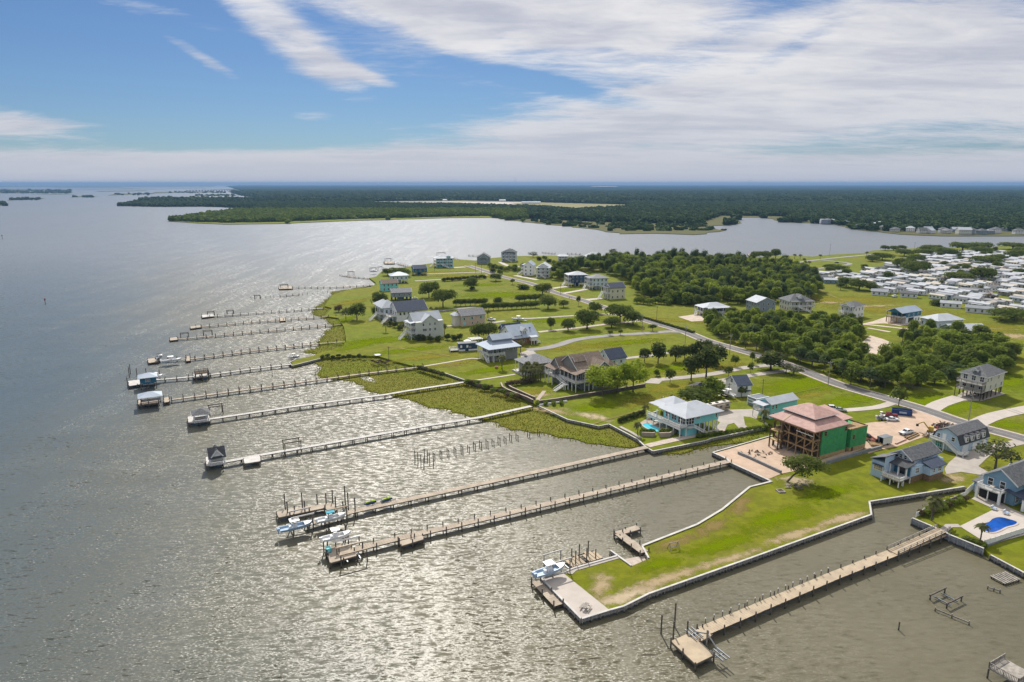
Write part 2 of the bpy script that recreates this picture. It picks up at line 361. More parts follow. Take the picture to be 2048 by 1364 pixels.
lawn_mat('far_marsh', (.085, .078, .032), (.090, .068, .036), (.14, .105, .07))

def decal_mat(name, c1, c2):
    """bare or dry ground with a ragged outline: falls off with the sheet's own local coordinates"""
    m = bpy.data.materials.new(name); m.use_nodes = True; t = NT(m.node_tree); m.node_tree.nodes.clear()
    loc = t.n('ShaderNodeTexCoord').outputs['Object']; pos = t.n('ShaderNodeNewGeometry').outputs['Position']
    r = t.vm('LENGTH', loc)
    n = t.noise(pos, .35, 6, .72)
    a = t.rng(t.m('ADD', r, t.m('MULTIPLY', t.m('SUBTRACT', n, .5), 2.4)), 1.0, .15, 0, .78)
    c = t.mix(t.noise(pos, .8, 4), c1 + (1,), c2 + (1,))
    d = t.n('ShaderNodeBsdfDiffuse', i_0=c); tr = t.n('ShaderNodeBsdfTransparent')
    mx = t.n('ShaderNodeMixShader', i_0=a, i_1=tr.outputs[0], i_2=d.outputs[0]); t.n('ShaderNodeOutputMaterial', i_0=mx); MATS[name] = m
decal_mat('bare_tan', (.50, .38, .26), (.33, .26, .13)); decal_mat('bare_brown', (.27, .19, .09), (.20, .16, .05)); decal_mat('bare_pale', (.62, .50, .38), (.42, .34, .2))
decal_mat('lush', (.13, .185, .001), (.155, .20, .003)); decal_mat('olive_patch', (.235, .20, .035), (.19, .18, .02))

# ---- main land: shoreline read off the photograph
LAND = [(2048, 1145), (1982, 1111), (1968, 1098), (1901, 1071), (1885, 1062), (1825, 1037), (1928, 992), (1944, 979), (1928, 974), (1738, 1004), (1742, 1030),
        (1500, 1117), (1400, 1152), (1297, 1188), (1247, 1213), (1218, 1221), (1163, 1238), (1083, 1157), (1127, 1146), (1150, 1137), (1235, 1113), (1263, 1132), (1298, 1117),
        (1293, 1103), (1285, 1093), (1395, 1050), (1445, 1020), (1500, 975), (1544, 964), (1459, 925), (1455, 919), (1426, 906), (1545, 872), (1556, 862), (1529, 856),
        (1422, 878), (1412, 882), (1306, 903), (1292, 895), (1275, 879), (1218, 849), (1197, 853), (1136, 840), (1076, 812), (1065, 805), (1036, 791), (1011, 781), (1002, 774),
        (970, 775), (890, 747), (840, 735), (796, 724), (756, 712), (708, 711), (640, 717), (585, 732), (579, 726), (593, 719), (627, 711), (640, 705), (686, 695), (692, 678),
        (688, 654), (677, 636), (649, 632), (664, 616), (649, 612), (664, 590), (697, 579), (743, 574), (752, 566), (739, 556), (752, 553), (764, 542), (831, 531), (866, 526), (908, 518),
        (951, 521), (982, 516), (1031, 512), (1102, 511), (1172, 515), (1250, 516), (1348, 514), (1471, 516), (1576, 511), (1625, 513), (1664, 509), (1726, 506), (1745, 501),
        (1837, 496), (1980, 495), (2000, 492), (2048, 491), (2400, 488), (2900, 500), (2900, 1150), (2400, 1300)]
landw = [P(a, b) for a, b in LAND]
sheet('ground', landw, 1.2, 'lawn', 2.7, label='green lawns of the built-up point')
MARSH = [[(1275, 891), (1248, 895), (1215, 889), (1182, 886), (1155, 879), (1128, 874), (1085, 864), (1050, 861), (1011, 854), (985, 842), (962, 837), (933, 830), (900, 819), (860, 813), (815, 797), (770, 787), (738, 780), (730, 772),
          (712, 764), (686, 758), (660, 757), (642, 753), (634, 746), (642, 735), (638, 728), (627, 725), (640, 714), (708, 707), (756, 708), (796, 720), (840, 731), (890, 743), (970, 770), (1002, 769), (1036, 787), (1065, 801), (1076, 808),
          (1136, 836), (1197, 849), (1218, 845), (1275, 875)],
         [(607, 703), (638, 694), (635, 683), (652, 669), (650, 663), (663, 658), (666, 650), (652, 637), (627, 628), (629, 616), (646, 605), (663, 591), (666, 583), (720, 575), (745, 571), (700, 581), (670, 592), (655, 612), (668, 616), (655, 632),
          (682, 634), (694, 654), (697, 678), (690, 697), (640, 708)],
         [(1324, 907), (1350, 908), (1373, 904), (1400, 894), (1429, 888), (1494, 882), (1530, 876), (1545, 869), (1556, 860), (1529, 853), (1422, 875), (1330, 897)],
         [(1850, 1024), (1895, 1004), (1928, 997), (1940, 984), (1905, 985), (1880, 996)]]
marshw = []
def ragged(pts, amp, step, seed, is_open=False):
    rnd_ = random.Random(seed); out = []; n = len(pts)
    for i in range(n - 1 if is_open else n):
        a, b = pts[i], pts[(i + 1) % n]; k = max(1, int((b - a).length / step)); d = (b - a).normalized(); nn_ = Vector((-d.y, d.x, 0))
        for j in range(k): out.append(a + (b - a) * (j / k) + nn_ * (rnd_.gauss(0, amp) if (i or j) else 0))
    return out
for k, poly in enumerate(MARSH):
    pw = ragged([P(a, b, .4) for a, b in poly], .55, 2.2, k); marshw.append(pw)
    sheet('marsh', pw, .24, 'marsh', 1.2, label='olive salt marsh along the shore')
# pool of open water inside the marsh
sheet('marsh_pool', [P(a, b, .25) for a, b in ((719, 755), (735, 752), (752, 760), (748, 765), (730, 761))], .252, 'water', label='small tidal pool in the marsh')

def tuft_field(name, label, polys, per_m2, h, w, m, z, seed=1, jit=.5):
    rnd = random.Random(seed); mb = MB()
    for pw in polys:
        xs = [p.x for p in pw]; ys = [p.y for p in pw]
        area = (max(xs) - min(xs)) * (max(ys) - min(ys))
        for _ in range(int(area * per_m2)):
            x, y = rnd.uniform(min(xs), max(xs)), rnd.uniform(min(ys), max(ys))
            if not inside(x, y, pw): continue
            s = rnd.uniform(1 - jit, 1 + jit); a = rnd.uniform(0, math.pi)
            for k in range(2):
                c, sn = math.cos(a + k * 1.57) * w * s, math.sin(a + k * 1.57) * w * s
                lx, ly = rnd.uniform(-.3, .3) * h, rnd.uniform(-.3, .3) * h
                mb.add([(x - c, y - sn, z - .05), (x + c, y + sn, z - .05), (x + c * .5 + lx, y + sn * .5 + ly, z + h * s), (x - c * .7 + lx, y - sn * .7 + ly, z + h * s * .8)], [(0, 1, 2, 3)])
    o = link(name, mb.mesh(name, m)); tag(o, label, kind='stuff'); return o
tuft_field('marsh_grass', 'olive cord grass standing over the salt marsh', marshw, 2.6, .2, .13, 'leaf_marsh', .24)
fringe = MB(); rf_ = random.Random(31)
for pw in marshw:
    for i in range(len(pw)):
        a, b = pw[i], pw[(i + 1) % len(pw)]
        for _ in range(int((b - a).length * 5)):
            q = a.lerp(b, rf_.random()) + Vector((rf_.gauss(0, 1.0), rf_.gauss(0, 1.0), 0)); h_ = rf_.uniform(.3, .75); an = rf_.uniform(0, 3.14); c_, s_ = math.cos(an) * .2, math.sin(an) * .2
            if inside(q.x, q.y, landw): continue
            fringe.add([(q.x - c_, q.y - s_, -.1), (q.x + c_, q.y + s_, -.1), (q.x + c_ * .4 + rf_.uniform(-.1, .1), q.y + s_ * .4, h_), (q.x - c_ * .6, q.y - s_ * .6, h_ * .8)], [(0, 1, 2, 3)])
tag(link('marsh_fringe', fringe.mesh('marsh_fringe', 'leaf_marsh')), 'thin reeds standing in the shallows at the marsh edge', kind='stuff')

# ---- soft patches on the lawns (dry, bare or lush ground)
PATCH = [  # px, py, half length m, half width m, angle, material
    (1262, 1188, 13, 2.6, 30, 'bare_pale'), (1202, 1170, 6, 3, 80, 'bare_tan'), (1340, 1155, 14, 2.4, 28, 'bare_tan'), (1460, 1117, 14, 2.0, 26, 'bare_tan'), (1590, 1070, 14, 2.2, 26, 'bare_tan'), (1690, 1036, 11, 2.2, 26, 'bare_tan'), (1350, 1085, 9, 2.2, 31, 'bare_brown'), (1420, 1055, 9, 2.8, 38, 'bare_brown'), (1480, 1012, 9, 3, 52, 'bare_brown'),
    (1440, 1088, 17, 3.4, 28, 'lush'), (1560, 1035, 18, 5, 28, 'lush'), (1660, 985, 14, 4.5, 28, 'lush'), (1905, 957, 6, 3, 28, 'bare_tan'), (1320, 1128, 9, 3, 28, 'lush'),
    (1175, 830, 14, 4, -40, 'bare_pale'), (1110, 822, 12, 4, -30, 'bare_tan'), (1190, 815, 20, 6, 28, 'lush'), (1310, 800, 22, 9, 28, 'olive_patch'), (1345, 775, 20, 8, 20, 'olive_patch'), (1400, 795, 12, 6, 10, 'olive_patch'),
    (1600, 770, 40, 14, 28, 'lush'), (1700, 800, 30, 7, 28, 'lush'), (1620, 790, 14, 3, 28, 'olive_patch'), (1850, 800, 22, 8, 28, 'lush'), (1920, 815, 20, 6, 28, 'lush'), (2010, 760, 22, 12, 60, 'lush'), (2020, 850, 14, 6, 0, 'lush'),
    (770, 680, 40, 10, 20, 'lush'), (820, 700, 30, 7, 28, 'lush'), (720, 690, 26, 8, 60, 'lush'), (850, 715, 30, 6, 28, 'olive_patch'), (905, 730, 10, 4, 28, 'bare_brown'), (890, 728, 22, 5, 28, 'olive_patch'), (980, 740, 22, 6, 28, 'lush'),
    (1100, 580, 30, 16, 0, 'lush'), (1000, 590, 40, 20, 10, 'lush'), (960, 570, 30, 12, 10, 'lush'), (1200, 690, 45, 9, 20, 'olive_patch'), (1130, 640, 40, 10, 10, 'lush'), (1250, 685, 30, 6, 20, 'lush'), (1180, 672, 30, 5, 20, 'lush'),
    (1420, 735, 26, 8, 20, 'olive_patch'), (1350, 735, 30, 8, 28, 'lush'), (1700, 600, 60, 25, 0, 'olive_patch'), (1780, 620, 60, 20, -20, 'olive_patch'), (1950, 660, 50, 20, 20, 'olive_patch'), (1660, 605, 10, 6, 0, 'bare_tan'), (1745, 612, 22, 4, 10, 'bare_tan'), (2020, 672, 16, 9, 0, 'bare_tan'),
    (940, 552, 60, 14, 5, 'olive_patch'), (880, 545, 40, 12, 5, 'olive_patch'), (700, 605, 26, 10, 60, 'olive_patch'), (1640, 880, 8, 5, 0, 'bare_tan'), (1560, 895, 8, 4, 30, 'bare_brown'), (1340, 640, 40, 7, -20, 'olive_patch'),
    (1590, 962, 6, 4, 0, 'bare_pale'), (1060, 785, 14, 6, 28, 'olive_patch'), (1085, 790, 6, 3, 28, 'bare_tan'), (1410, 870, 9, 2.5, 28, 'lush'), (690, 640, 20, 6, 80, 'lush')]
for k, (a, b, l, w, an, m) in enumerate(PATCH):
    mb = MB().add([(-1.3, -1.3, 0), (1.3, -1.3, 0), (1.3, 1.3, 0), (-1.3, 1.3, 0)], [(0, 1, 2, 3)])
    nm = {'lush': 'lush_grass', 'olive_patch': 'olive_grass'}.get(m, 'bare_ground')
    o = link(nm, mb.mesh(nm, m), None, P(a, b, 1.2) + Vector((0, 0, .004 + .0012 * k))); o.scale = (l, w, 1); o.rotation_euler = (0, 0, R(an)); o['kind'] = 'structure'

# ---- lots of sand and paving: px polygons
def lot(name, px, m, z, label=None, thick=0.0): return sheet(name, [P(a, b) for a, b in px], z, m, thick, label=label)
ZB = 1.285
lot('dirt_lot', [(1706, 853), (1735, 846), (1776, 842), (1800, 828), (1836, 817), (1862, 822), (1922, 845), (1905, 858), (1872, 866), (1836, 878), (1795, 893), (1760, 900), (1737, 908), (1725, 892)], 'sand', ZB, 'bare sandy construction yard')
lot('sand_beach', [(1429, 907), (1545, 874), (1556, 868), (1575, 890), (1640, 921), (1725, 893), (1727, 898), (1645, 928), (1600, 940), (1562, 948), (1536, 959), (1462, 925)], 'sand', ZB + .004, 'pale sand before the green house shell')
lot('sand_pad', [(1356, 634), (1400, 627), (1414, 632), (1405, 642), (1383, 643)], 'sand_pale', ZB)
lot('sand_pad', [(1719, 649), (1745, 643), (1771, 634), (1800, 636), (1842, 641), (1838, 648), (1800, 652), (1770, 647)], 'sand_pale', ZB)
lot('sand_clearing', [(1705, 703), (1725, 684), (1740, 671), (1765, 678), (1790, 688), (1803, 696), (1780, 706), (1758, 718), (1730, 715)], 'sand_pale', ZB, 'sandy clearing between the woods')
lot('parking_pad', [(1893, 949), (1922, 944), (1978, 953), (1984, 948), (1957, 933), (1973, 917), (1992, 902), (2060, 886), (2060, 874), (1990, 888), (1960, 897), (1918, 908), (1898, 925), (1889, 938)], 'concrete', ZB + .004, 'pale concrete apron between the blue houses')
lot('parking_pad', [(1905, 801), (1965, 802), (2012, 788), (1968, 776), (1925, 783)], 'concrete', ZB + .008)
lot('pool_house_drive', [(1442, 820), (1520, 818), (1513, 838), (1533, 846), (1540, 850), (1497, 857), (1478, 857), (1468, 846), (1455, 850), (1450, 861), (1428, 860), (1440, 845), (1400, 822)], 'concrete', ZB, 'concrete drive beside the turquoise house')
lot('lawn_island', [(1487, 833), (1500, 834), (1525, 843), (1532, 850), (1500, 858), (1490, 850)], 'lawn', ZB + .006)
lot('paving', [(1040, 706), (1062, 698), (1075, 709), (1042, 716)], 'concrete', ZB + .002)
lot('parking_pad', [(1288, 766), (1302, 757), (1330, 757), (1318, 768)], 'concrete', ZB + .003)
lot('parking_pad', [(1376, 771), (1394, 764), (1420, 768), (1400, 776)], 'concrete', ZB + .001)
lot('parking_pad', [(1443, 760), (1456, 764), (1476, 793), (1436, 792), (1445, 775)], 'concrete', ZB + .002)
lot('boat_ramp_apron', [(1083, 1157), (1127, 1147), (1218, 1220), (1163, 1237)], 'concrete_white', ZB + .01, 'pale concrete slab at the tip of the lawn')
lot('paver_walk', [(1127, 1147), (1150, 1138), (1235, 1113), (1239, 1117), (1152, 1142), (1145, 1149)], 'concrete', ZB + .015)
lot('patio', [(1278, 847), (1297, 835), (1318, 838), (1345, 858), (1340, 868), (1316, 866), (1296, 856)], 'tan_wall', ZB + .004)
lot('pool_deck', [(1919, 1053), (1990, 1018), (2060, 1040), (2060, 1068), (1978, 1090)], 'concrete_white', ZB + .02, 'pale pool deck round the deep blue pool')
lot('patio', [(1943, 998), (1965, 985), (2020, 1016), (2060, 1034), (2060, 1046), (2005, 1022), (1985, 1017)], 'concrete', ZB + .012)
# ---- roads and drives
MAIN = [(2200, 925), (2048, 878), (1922, 844), (1855, 821), (1778, 798), (1675, 768), (1569, 727), (1478, 700), (1413, 681), (1365, 662), (1308, 646), (1270, 634), (1218, 618), (1167, 601), (1141, 594), (1105, 583), (1064, 568), (1037, 561), (1004, 553), (980, 545), (955, 537), (935, 531)]
road('road_shoulder', MAIN, 8.6, 'gravel', 1.288); road('road', MAIN, 6.2, 'asphalt', 1.31)
road('centre_line', MAIN[:12], .14, 'line_paint', 1.314)
E_ = [('drive', [(1055, 700), (1085, 697), (1114, 691), (1154, 679), (1220, 671), (1286, 667), (1340, 663), (1368, 664)], 5.5, 'asphalt_lilac'),
      ('drive', [(1037, 638), (1095, 635), (1152, 631), (1215, 628), (1262, 633)], 3.2, 'concrete'), ('drive', [(1077, 664), (1154, 656), (1209, 649), (1279, 642)], 3.4, 'gravel'),
      ('drive', [(1250, 717), (1300, 711), (1347, 704), (1400, 694), (1440, 687)], 3.4, 'concrete'), ('drive', [(1310, 760), (1367, 755), (1425, 748), (1494, 735), (1575, 728)], 4.6, 'concrete'),
      ('drive', [(1440, 762), (1494, 752), (1552, 744), (1600, 738)], 4.2, 'concrete'), ('drive', [(1686, 821), (1752, 815), (1790, 804)], 3.6, 'concrete_white'),
      ('drive', [(1858, 822), (1880, 808), (1920, 795)], 6.0, 'concrete_white'), ('drive', [(1952, 848), (1990, 832), (2060, 817), (2200, 790)], 6.0, 'concrete_white'),
      ('drive', [(884, 652), (930, 651), (972, 647), (1010, 642)], 3.6, 'concrete'), ('drive', [(857, 624), (880, 622), (915, 618), (950, 614)], 4.0, 'asphalt_lilac'),
      ('drive', [(852, 548), (910, 546), (971, 544)], 4.0, 'concrete'), ('drive', [(830, 562), (893, 558), (975, 550)], 4.0, 'concrete'), ('drive', [(895, 536), (930, 534)], 7.0, 'concrete_white'),
      ('drive', [(1000, 524), (1018, 532), (1045, 533)], 5.0, 'concrete_white'), ('drive', [(1105, 577), (1140, 572)], 5.0, 'concrete_white'), ('drive', [(1120, 588), (1165, 580), (1185, 576)], 4.5, 'concrete_white'),
      ('drive', [(1168, 600), (1205, 597)], 6.0, 'concrete_white'), ('drive', [(1030, 551), (1075, 560)], 5.0, 'concrete_white'), ('drive', [(1719, 648), (1760, 652), (1830, 660)], 3.5, 'sand_pale'), ('drive', [(1735, 656), (1780, 664)], 3.0, 'sand_pale'),
      ('path', [(1030, 749), (965, 759), (935, 763)], 1.5, 'concrete_white'), ('path', [(975, 720), (945, 717), (900, 724), (846, 733)], 1.5, 'concrete_white'), ('path', [(1089, 782), (1075, 800)], 1.6, 'tan_wall'),
      ('path', [(1294, 892), (1380, 873), (1450, 860)], 3.0, 'gravel'), ('path', [(1885, 1063), (1898, 1052), (1920, 1052)], 1.8, 'concrete'), ('park_lane', [(1560, 530), (1625, 521), (1700, 513), (1760, 508)], 6, 'asphalt_lilac'), ('park_lane', [(1610, 540), (1700, 528), (1640, 520)], 5, 'asphalt_lilac'),
      ('park_lane', [(1620, 558), (1720, 566), (1830, 580), (1960, 606)], 5, 'gravel'), ('park_lane', [(1720, 566), (1760, 548), (1830, 540), (1950, 545)], 5, 'gravel'), ('park_lane', [(1960, 606), (2000, 560), (2040, 530)], 5, 'gravel')]
E_ += [('ditch', [(1533, 799), (1590, 786), (1640, 775)], .9, 'marsh'), ('ditch', [(1690, 798), (1740, 806)], .7, 'marsh'), ('worn_track', [(760, 690), (820, 700), (900, 712)], 1.0, 'lawn_dry'), ('worn_track', [(1640, 580), (1680, 598), (1745, 612), (1850, 622)], 2.2, 'lawn_dry'), ('worn_track', [(1880, 640), (1960, 655), (2040, 660)], 2.2, 'lawn_dry'), ('worn_track', [(1180, 850), (1230, 835), (1300, 815)], 1.0, 'lawn_dry')]
for k, (nm, px, w, m) in enumerate(E_): road(nm, px, w, m, 1.292 + .0009 * k)

# ---- far shore
FAR = [(337, 442.5), (395, 446.5), (454, 448.7), (560, 447), (680, 442), (780, 439), (905, 435.6), (986, 435), (1017, 440), (1095, 449), (1172, 456), (1207, 461), (1242, 468), (1310, 467), (1383, 469), (1450, 460.7), (1411, 454), (1487, 446), (1465, 434.6), (1530, 434.6),
       (1562, 443.7), (1621, 446), (1673, 449), (1712, 459), (1771, 465.6), (1836, 470.5), (1930, 472), (2048, 472), (2300, 474), (2900, 476)]
FARB = [(625, 399), (735, 401), (738, 403.5), (700, 404.8), (550, 404), (480, 402.5), (300, 402.5), (236, 411.8), (320, 413.5), (410, 413), (519, 417), (450, 426), (380, 436)]
farw = ragged([P(a, b, .8) for a, b in FAR], 5, 28, 8, True) + [Vector((14000, 4500, 0)), Vector((33500, 14000, 0)), Vector((33500, 31500, 0)), Vector((-12500, 31500, 0)), P(462, 372.5, .8), P(470, 376, .8), P(455, 383, .8), P(484, 391, .8), P(523, 397, .8)] + [P(a, b, .8) for a, b in FARB]
sheet('mainland', farw, .8, 'far_marsh', 1.5, label='wooded mainland across the water')
air = [P(a, b, 1) for a, b in ((736, 403), (800, 402), (930, 401), (1040, 403), (1130, 406), (1250, 409), (1262, 416), (1150, 423), (1085, 417), (960, 413), (860, 411), (745, 409))]
sheet('airfield', air, 1.0, 'far_field', label='pale open airfield beyond the far shore')
for k, px in enumerate([((735, 405), (900, 403), (1060, 405), (1062, 406.5), (900, 404.6), (735, 407)), ((915, 404.5), (1020, 406), (1035, 409), (960, 408.5)), ((745, 408.2), (850, 409.3), (850, 410.2), (745, 409.4))]):
    sheet('runway', [P(a, b, 1) for a, b in px], 1.25 + .05 * k, 'concrete_white')
mfl = [P(a, b, 1) for a, b in FAR[8:16]] + [P(a, b, 1) for a, b in ((1440, 452), (1300, 446), (1180, 443), (1060, 437))]
meadow = [P(a, b, 1) for a, b in ((337, 442), (395, 446), (454, 448.5), (560, 447), (680, 442), (780, 439), (905, 435.4), (990, 434.8), (980, 431.5), (900, 433), (780, 436), (680, 438.6), (560, 443.5), (454, 445.2), (390, 443.2))]
sheet('shore_meadow', meadow, 1.0, 'lawn', label='bright grass strip along the far wooded spit')
sheet('far_meadow', [P(a, b, 1) for a, b in ((1150, 418), (1262, 415), (1290, 418.5), (1250, 421.5), (1180, 422.5))], 1.12, 'lawn'); sheet('far_meadow', [P(a, b, 1) for a, b in ((1690, 418), (1720, 417), (1718, 422), (1692, 423))], 1.1, 'lawn')
mfl2 = [P(a, b, 1) for a, b in ((1411, 453), (1487, 445), (1465, 435), (1530, 435), (1560, 443), (1610, 440), (1560, 432), (1440, 431), (1400, 444))]
for k, (px) in enumerate([((0, 386.5), (145, 386.2), (143, 379), (0, 378)), ((15, 401), (90, 397.5), (82, 395.5), (20, 398.5)), ((0, 412), (16, 410), (10, 404.5), (0, 404)), ((140, 395), (195, 393), (170, 391)), ((215, 391), (310, 388), (300, 386), (230, 387.5)),
                          ((380, 392.5), (490, 390.5), (440, 388), (400, 389.5)), ((300, 387), (380, 385), (455, 385.5), (420, 382.5), (310, 384)), ((0, 373.8), (200, 373.2), (430, 372.8), (430, 371.4), (0, 372)), ((150, 379), (240, 378.2), (330, 378.6), (260, 377.2)), ((330, 376.6), (420, 376.2), (460, 377.2), (400, 375.4)), ((190, 383.5), (300, 382), (290, 380.8), (200, 382)), ((60, 389.5), (150, 388.6), (120, 387.6)), ((420, 380.4), (470, 379.6), (468, 378.4), (430, 379)), ((100, 376), (250, 375.4), (240, 374.6), (110, 375))]):
    sheet('marsh_island', [P(a, b, .6) for a, b in px], .6, 'far_marsh', 1.2)
sheet('marina_water', [P(a, b, 1) for a, b in ((526, 395.6), (560, 393.8), (625, 393.2), (622, 396.2), (560, 397.4))], .83, 'concrete_white')
sheet('far_pond', [P(a, b, 1) for a, b in ((1180, 375.6), (1236, 375.6), (1232, 374.4), (1186, 374.4))], 24, 'concrete_white')

def forest(name, label, pts, base, m, nseed=0):
    """one far wood: blob crowns set on the points by geometry nodes"""
    me = bpy.data.meshes.new(name); me.from_pydata(pts, [], []); o = link(name, me); tag(o, label, kind='stuff')
    ng = bpy.data.node_groups.new(name, 'GeometryNodeTree')
    ng.interface.new_socket('Geometry', in_out='INPUT', socket_type='NodeSocketGeometry'); ng.interface.new_socket('Geometry', in_out='OUTPUT', socket_type='NodeSocketGeometry')
    t = NT(ng); gi = t.n('NodeGroupInput'); go = t.n('NodeGroupOutput')
    ico = t.n('GeometryNodeMeshIcoSphere', i_Radius=1.0, i_Subdivisions=3)
    nz = t.n('ShaderNodeTexNoise', i_Scale=1.7, i_Detail=3.0)
    off = t.n('ShaderNodeVectorMath', operation='SCALE'); nrm = t.n('GeometryNodeInputNormal')
    mr = t.n('ShaderNodeMapRange'); t.set(mr.inputs[0], nz.outputs[0]); mr.inputs[1].default_value = .3; mr.inputs[2].default_value = .7; mr.inputs[3].default_value = -.5; mr.inputs[4].default_value = .5
    t.set(off.inputs[0], nrm.outputs[0]); t.set(off.inputs['Scale'], mr.outputs[0])
    sp = t.n('GeometryNodeSetPosition'); t.set(sp.inputs['Geometry'], ico.outputs[0]); t.set(sp.inputs['Offset'], off.outputs[0])
    sm = t.n('GeometryNodeSetMaterial'); t.set(sm.inputs['Geometry'], sp.outputs[0]); sm.inputs['Material'].default_value = MATS[m]
    iop = t.n('GeometryNodeInstanceOnPoints'); t.set(iop.inputs['Points'], gi.outputs[0]); t.set(iop.inputs['Instance'], sm.outputs[0])
    rs = t.n('FunctionNodeRandomValue', data_type='FLOAT_VECTOR'); rs.inputs[0].default_value = (base * .5, base * .5, base * .5); rs.inputs[1].default_value = (base * 1.5, base * 1.5, base * 1.4)
    rr = t.n('FunctionNodeRandomValue', data_type='FLOAT_VECTOR'); rr.inputs[0].default_value = (-.3, -.3, 0); rr.inputs[1].default_value = (.3, .3, 6.28)
    t.set(iop.inputs['Scale'], rs.outputs[0]); t.set(iop.inputs['Rotation'], rr.outputs[0])
    t.set(go.inputs[0], iop.outputs[0])
    md = o.modifiers.new('trees', 'NODES'); md.node_group = ng; return o
rnd = random.Random(3)
near_f, mid_f = [], []
coast = [P(a, b, 1) for a, b in ((1600, 447), (1680, 452), (1720, 461), (1830, 472), (2100, 474), (2100, 452), (1900, 447), (1700, 440), (1610, 438))]
def free(x, y):
    return inside(x, y, farw) and not inside(x, y, air) and not inside(x, y, mfl) and not inside(x, y, mfl2) and not inside(x, y, meadow) and not (1.5 < 0)
y = 1250.0
while y < 3000:
    half = y * .86; x = -half
    while x < half:
        px_, py_ = x + rnd.uniform(-5, 5), y + rnd.uniform(-5, 5)
        if free(px_, py_):
            if not (inside(px_, py_, coast) and rnd.random() < .72) and rnd.random() < .9: near_f.append((px_, py_, rnd.uniform(4.2, 6.8)))
        x += 10.5
    y += 10.5
while y < 6600:
    half = y * .84; x = -half
    while x < half:
        px_, py_ = x + rnd.uniform(-10, 10), y + rnd.uniform(-10, 10)
        if free(px_, py_): mid_f.append((px_, py_, rnd.uniform(4, 9)))
        x += 21
    y += 24
for k in range(420):
    q = P(rnd.uniform(1040, 1450), rnd.uniform(441, 462), 1)
    if inside(q.x, q.y, mfl) and rnd.random() < .5: near_f.append((q.x, q.y, rnd.uniform(-1.5, 1.5)))
for k in range(26): mid_f.append(tuple(P(rnd.uniform(0, 143), rnd.uniform(379, 386), 5)))
isl = []
for (a, b, c, d, n) in ((0, 143, 380, 386, 240), (20, 80, 397, 399, 26), (0, 12, 405, 410, 14), (145, 185, 392, 394, 14), (230, 300, 387, 390, 26), (390, 470, 389, 391.5, 24), (330, 450, 383, 385.5, 50)):
    for k in range(n): isl.append(tuple(P(rnd.uniform(a, b), rnd.uniform(c, d), 3.5)))
spit = [p for p in near_f if p[1] < 2150 and p[0] < 40]; near_f = [p for p in near_f if not (p[1] < 2150 and p[0] < 40)]
forest('far_shore_wood', 'dense low wood on the far shore', near_f, 7.0, 'leaf_far'); forest('spit_wood', 'brighter green wood covering the far spit', spit, 6.6, 'leaf_wood')
forest('inland_wood', 'unbroken pine wood running inland to the horizon', mid_f, 14.0, 'leaf_far')
forest('island_scrub', 'scrub on the low islands to the left', isl, 8.0, 'leaf_far')
def canopy_mat():
    m = bpy.data.materials.new('canopy'); m.use_nodes = True; t = NT(m.node_tree); m.node_tree.nodes.clear()
    pos = t.n('ShaderNodeNewGeometry').outputs['Position']
    n = t.noise(t.mapping(pos, sc=(.0022, .0012, 1)), 1.0, 6, .7)
    n2 = t.noise(t.mapping(pos, sc=(.02, .006, 1)), 1.0, 4, .7)
    c = t.mix(t.rng(t.m('ADD', t.m('MULTIPLY', n, .6), t.m('MULTIPLY', n2, .4)), .38, .64), (.008, .018, .009, 1), (.040, .056, .026, 1))
    b = t.n('ShaderNodeBsdfDiffuse', i_0=c); t.n('ShaderNodeOutputMaterial', i_0=b); MATS['canopy'] = m
canopy_mat()
cw = [Vector((-2400, 6400, 0)), Vector((9000, 6400, 0)), Vector((33000, 15000, 0)), Vector((33000, 31200, 0)), Vector((-12200, 31200, 0)), Vector((-9000, 22000, 0))]
sheet('distant_woodland', cw, 11.5, 'canopy', 8, kind='stuff', label='flat distant woodland reaching the horizon')
# ---- haze: the air between here and the horizon
hm = bpy.data.materials.new('haze'); hm.use_nodes = True; ht = NT(hm.node_tree); hm.node_tree.nodes.clear()
hv = ht.n('ShaderNodeVolumePrincipled', i_Density=6.2e-5); hv.inputs['Color'].default_value = (.22, .40, .68, 1); hv.inputs['Anisotropy'].default_value = 0.1
ho = ht.n('ShaderNodeOutputMaterial'); ht.t.links.new(hv.outputs[0], ho.inputs['Volume']); MATS['haze'] = hm
o = link('haze', MB().box(-36000, 36000, -2500, 34000, -4, 120).mesh('haze', 'haze')); tag(o, 'thin blue haze over the far water and woods', kind='stuff')
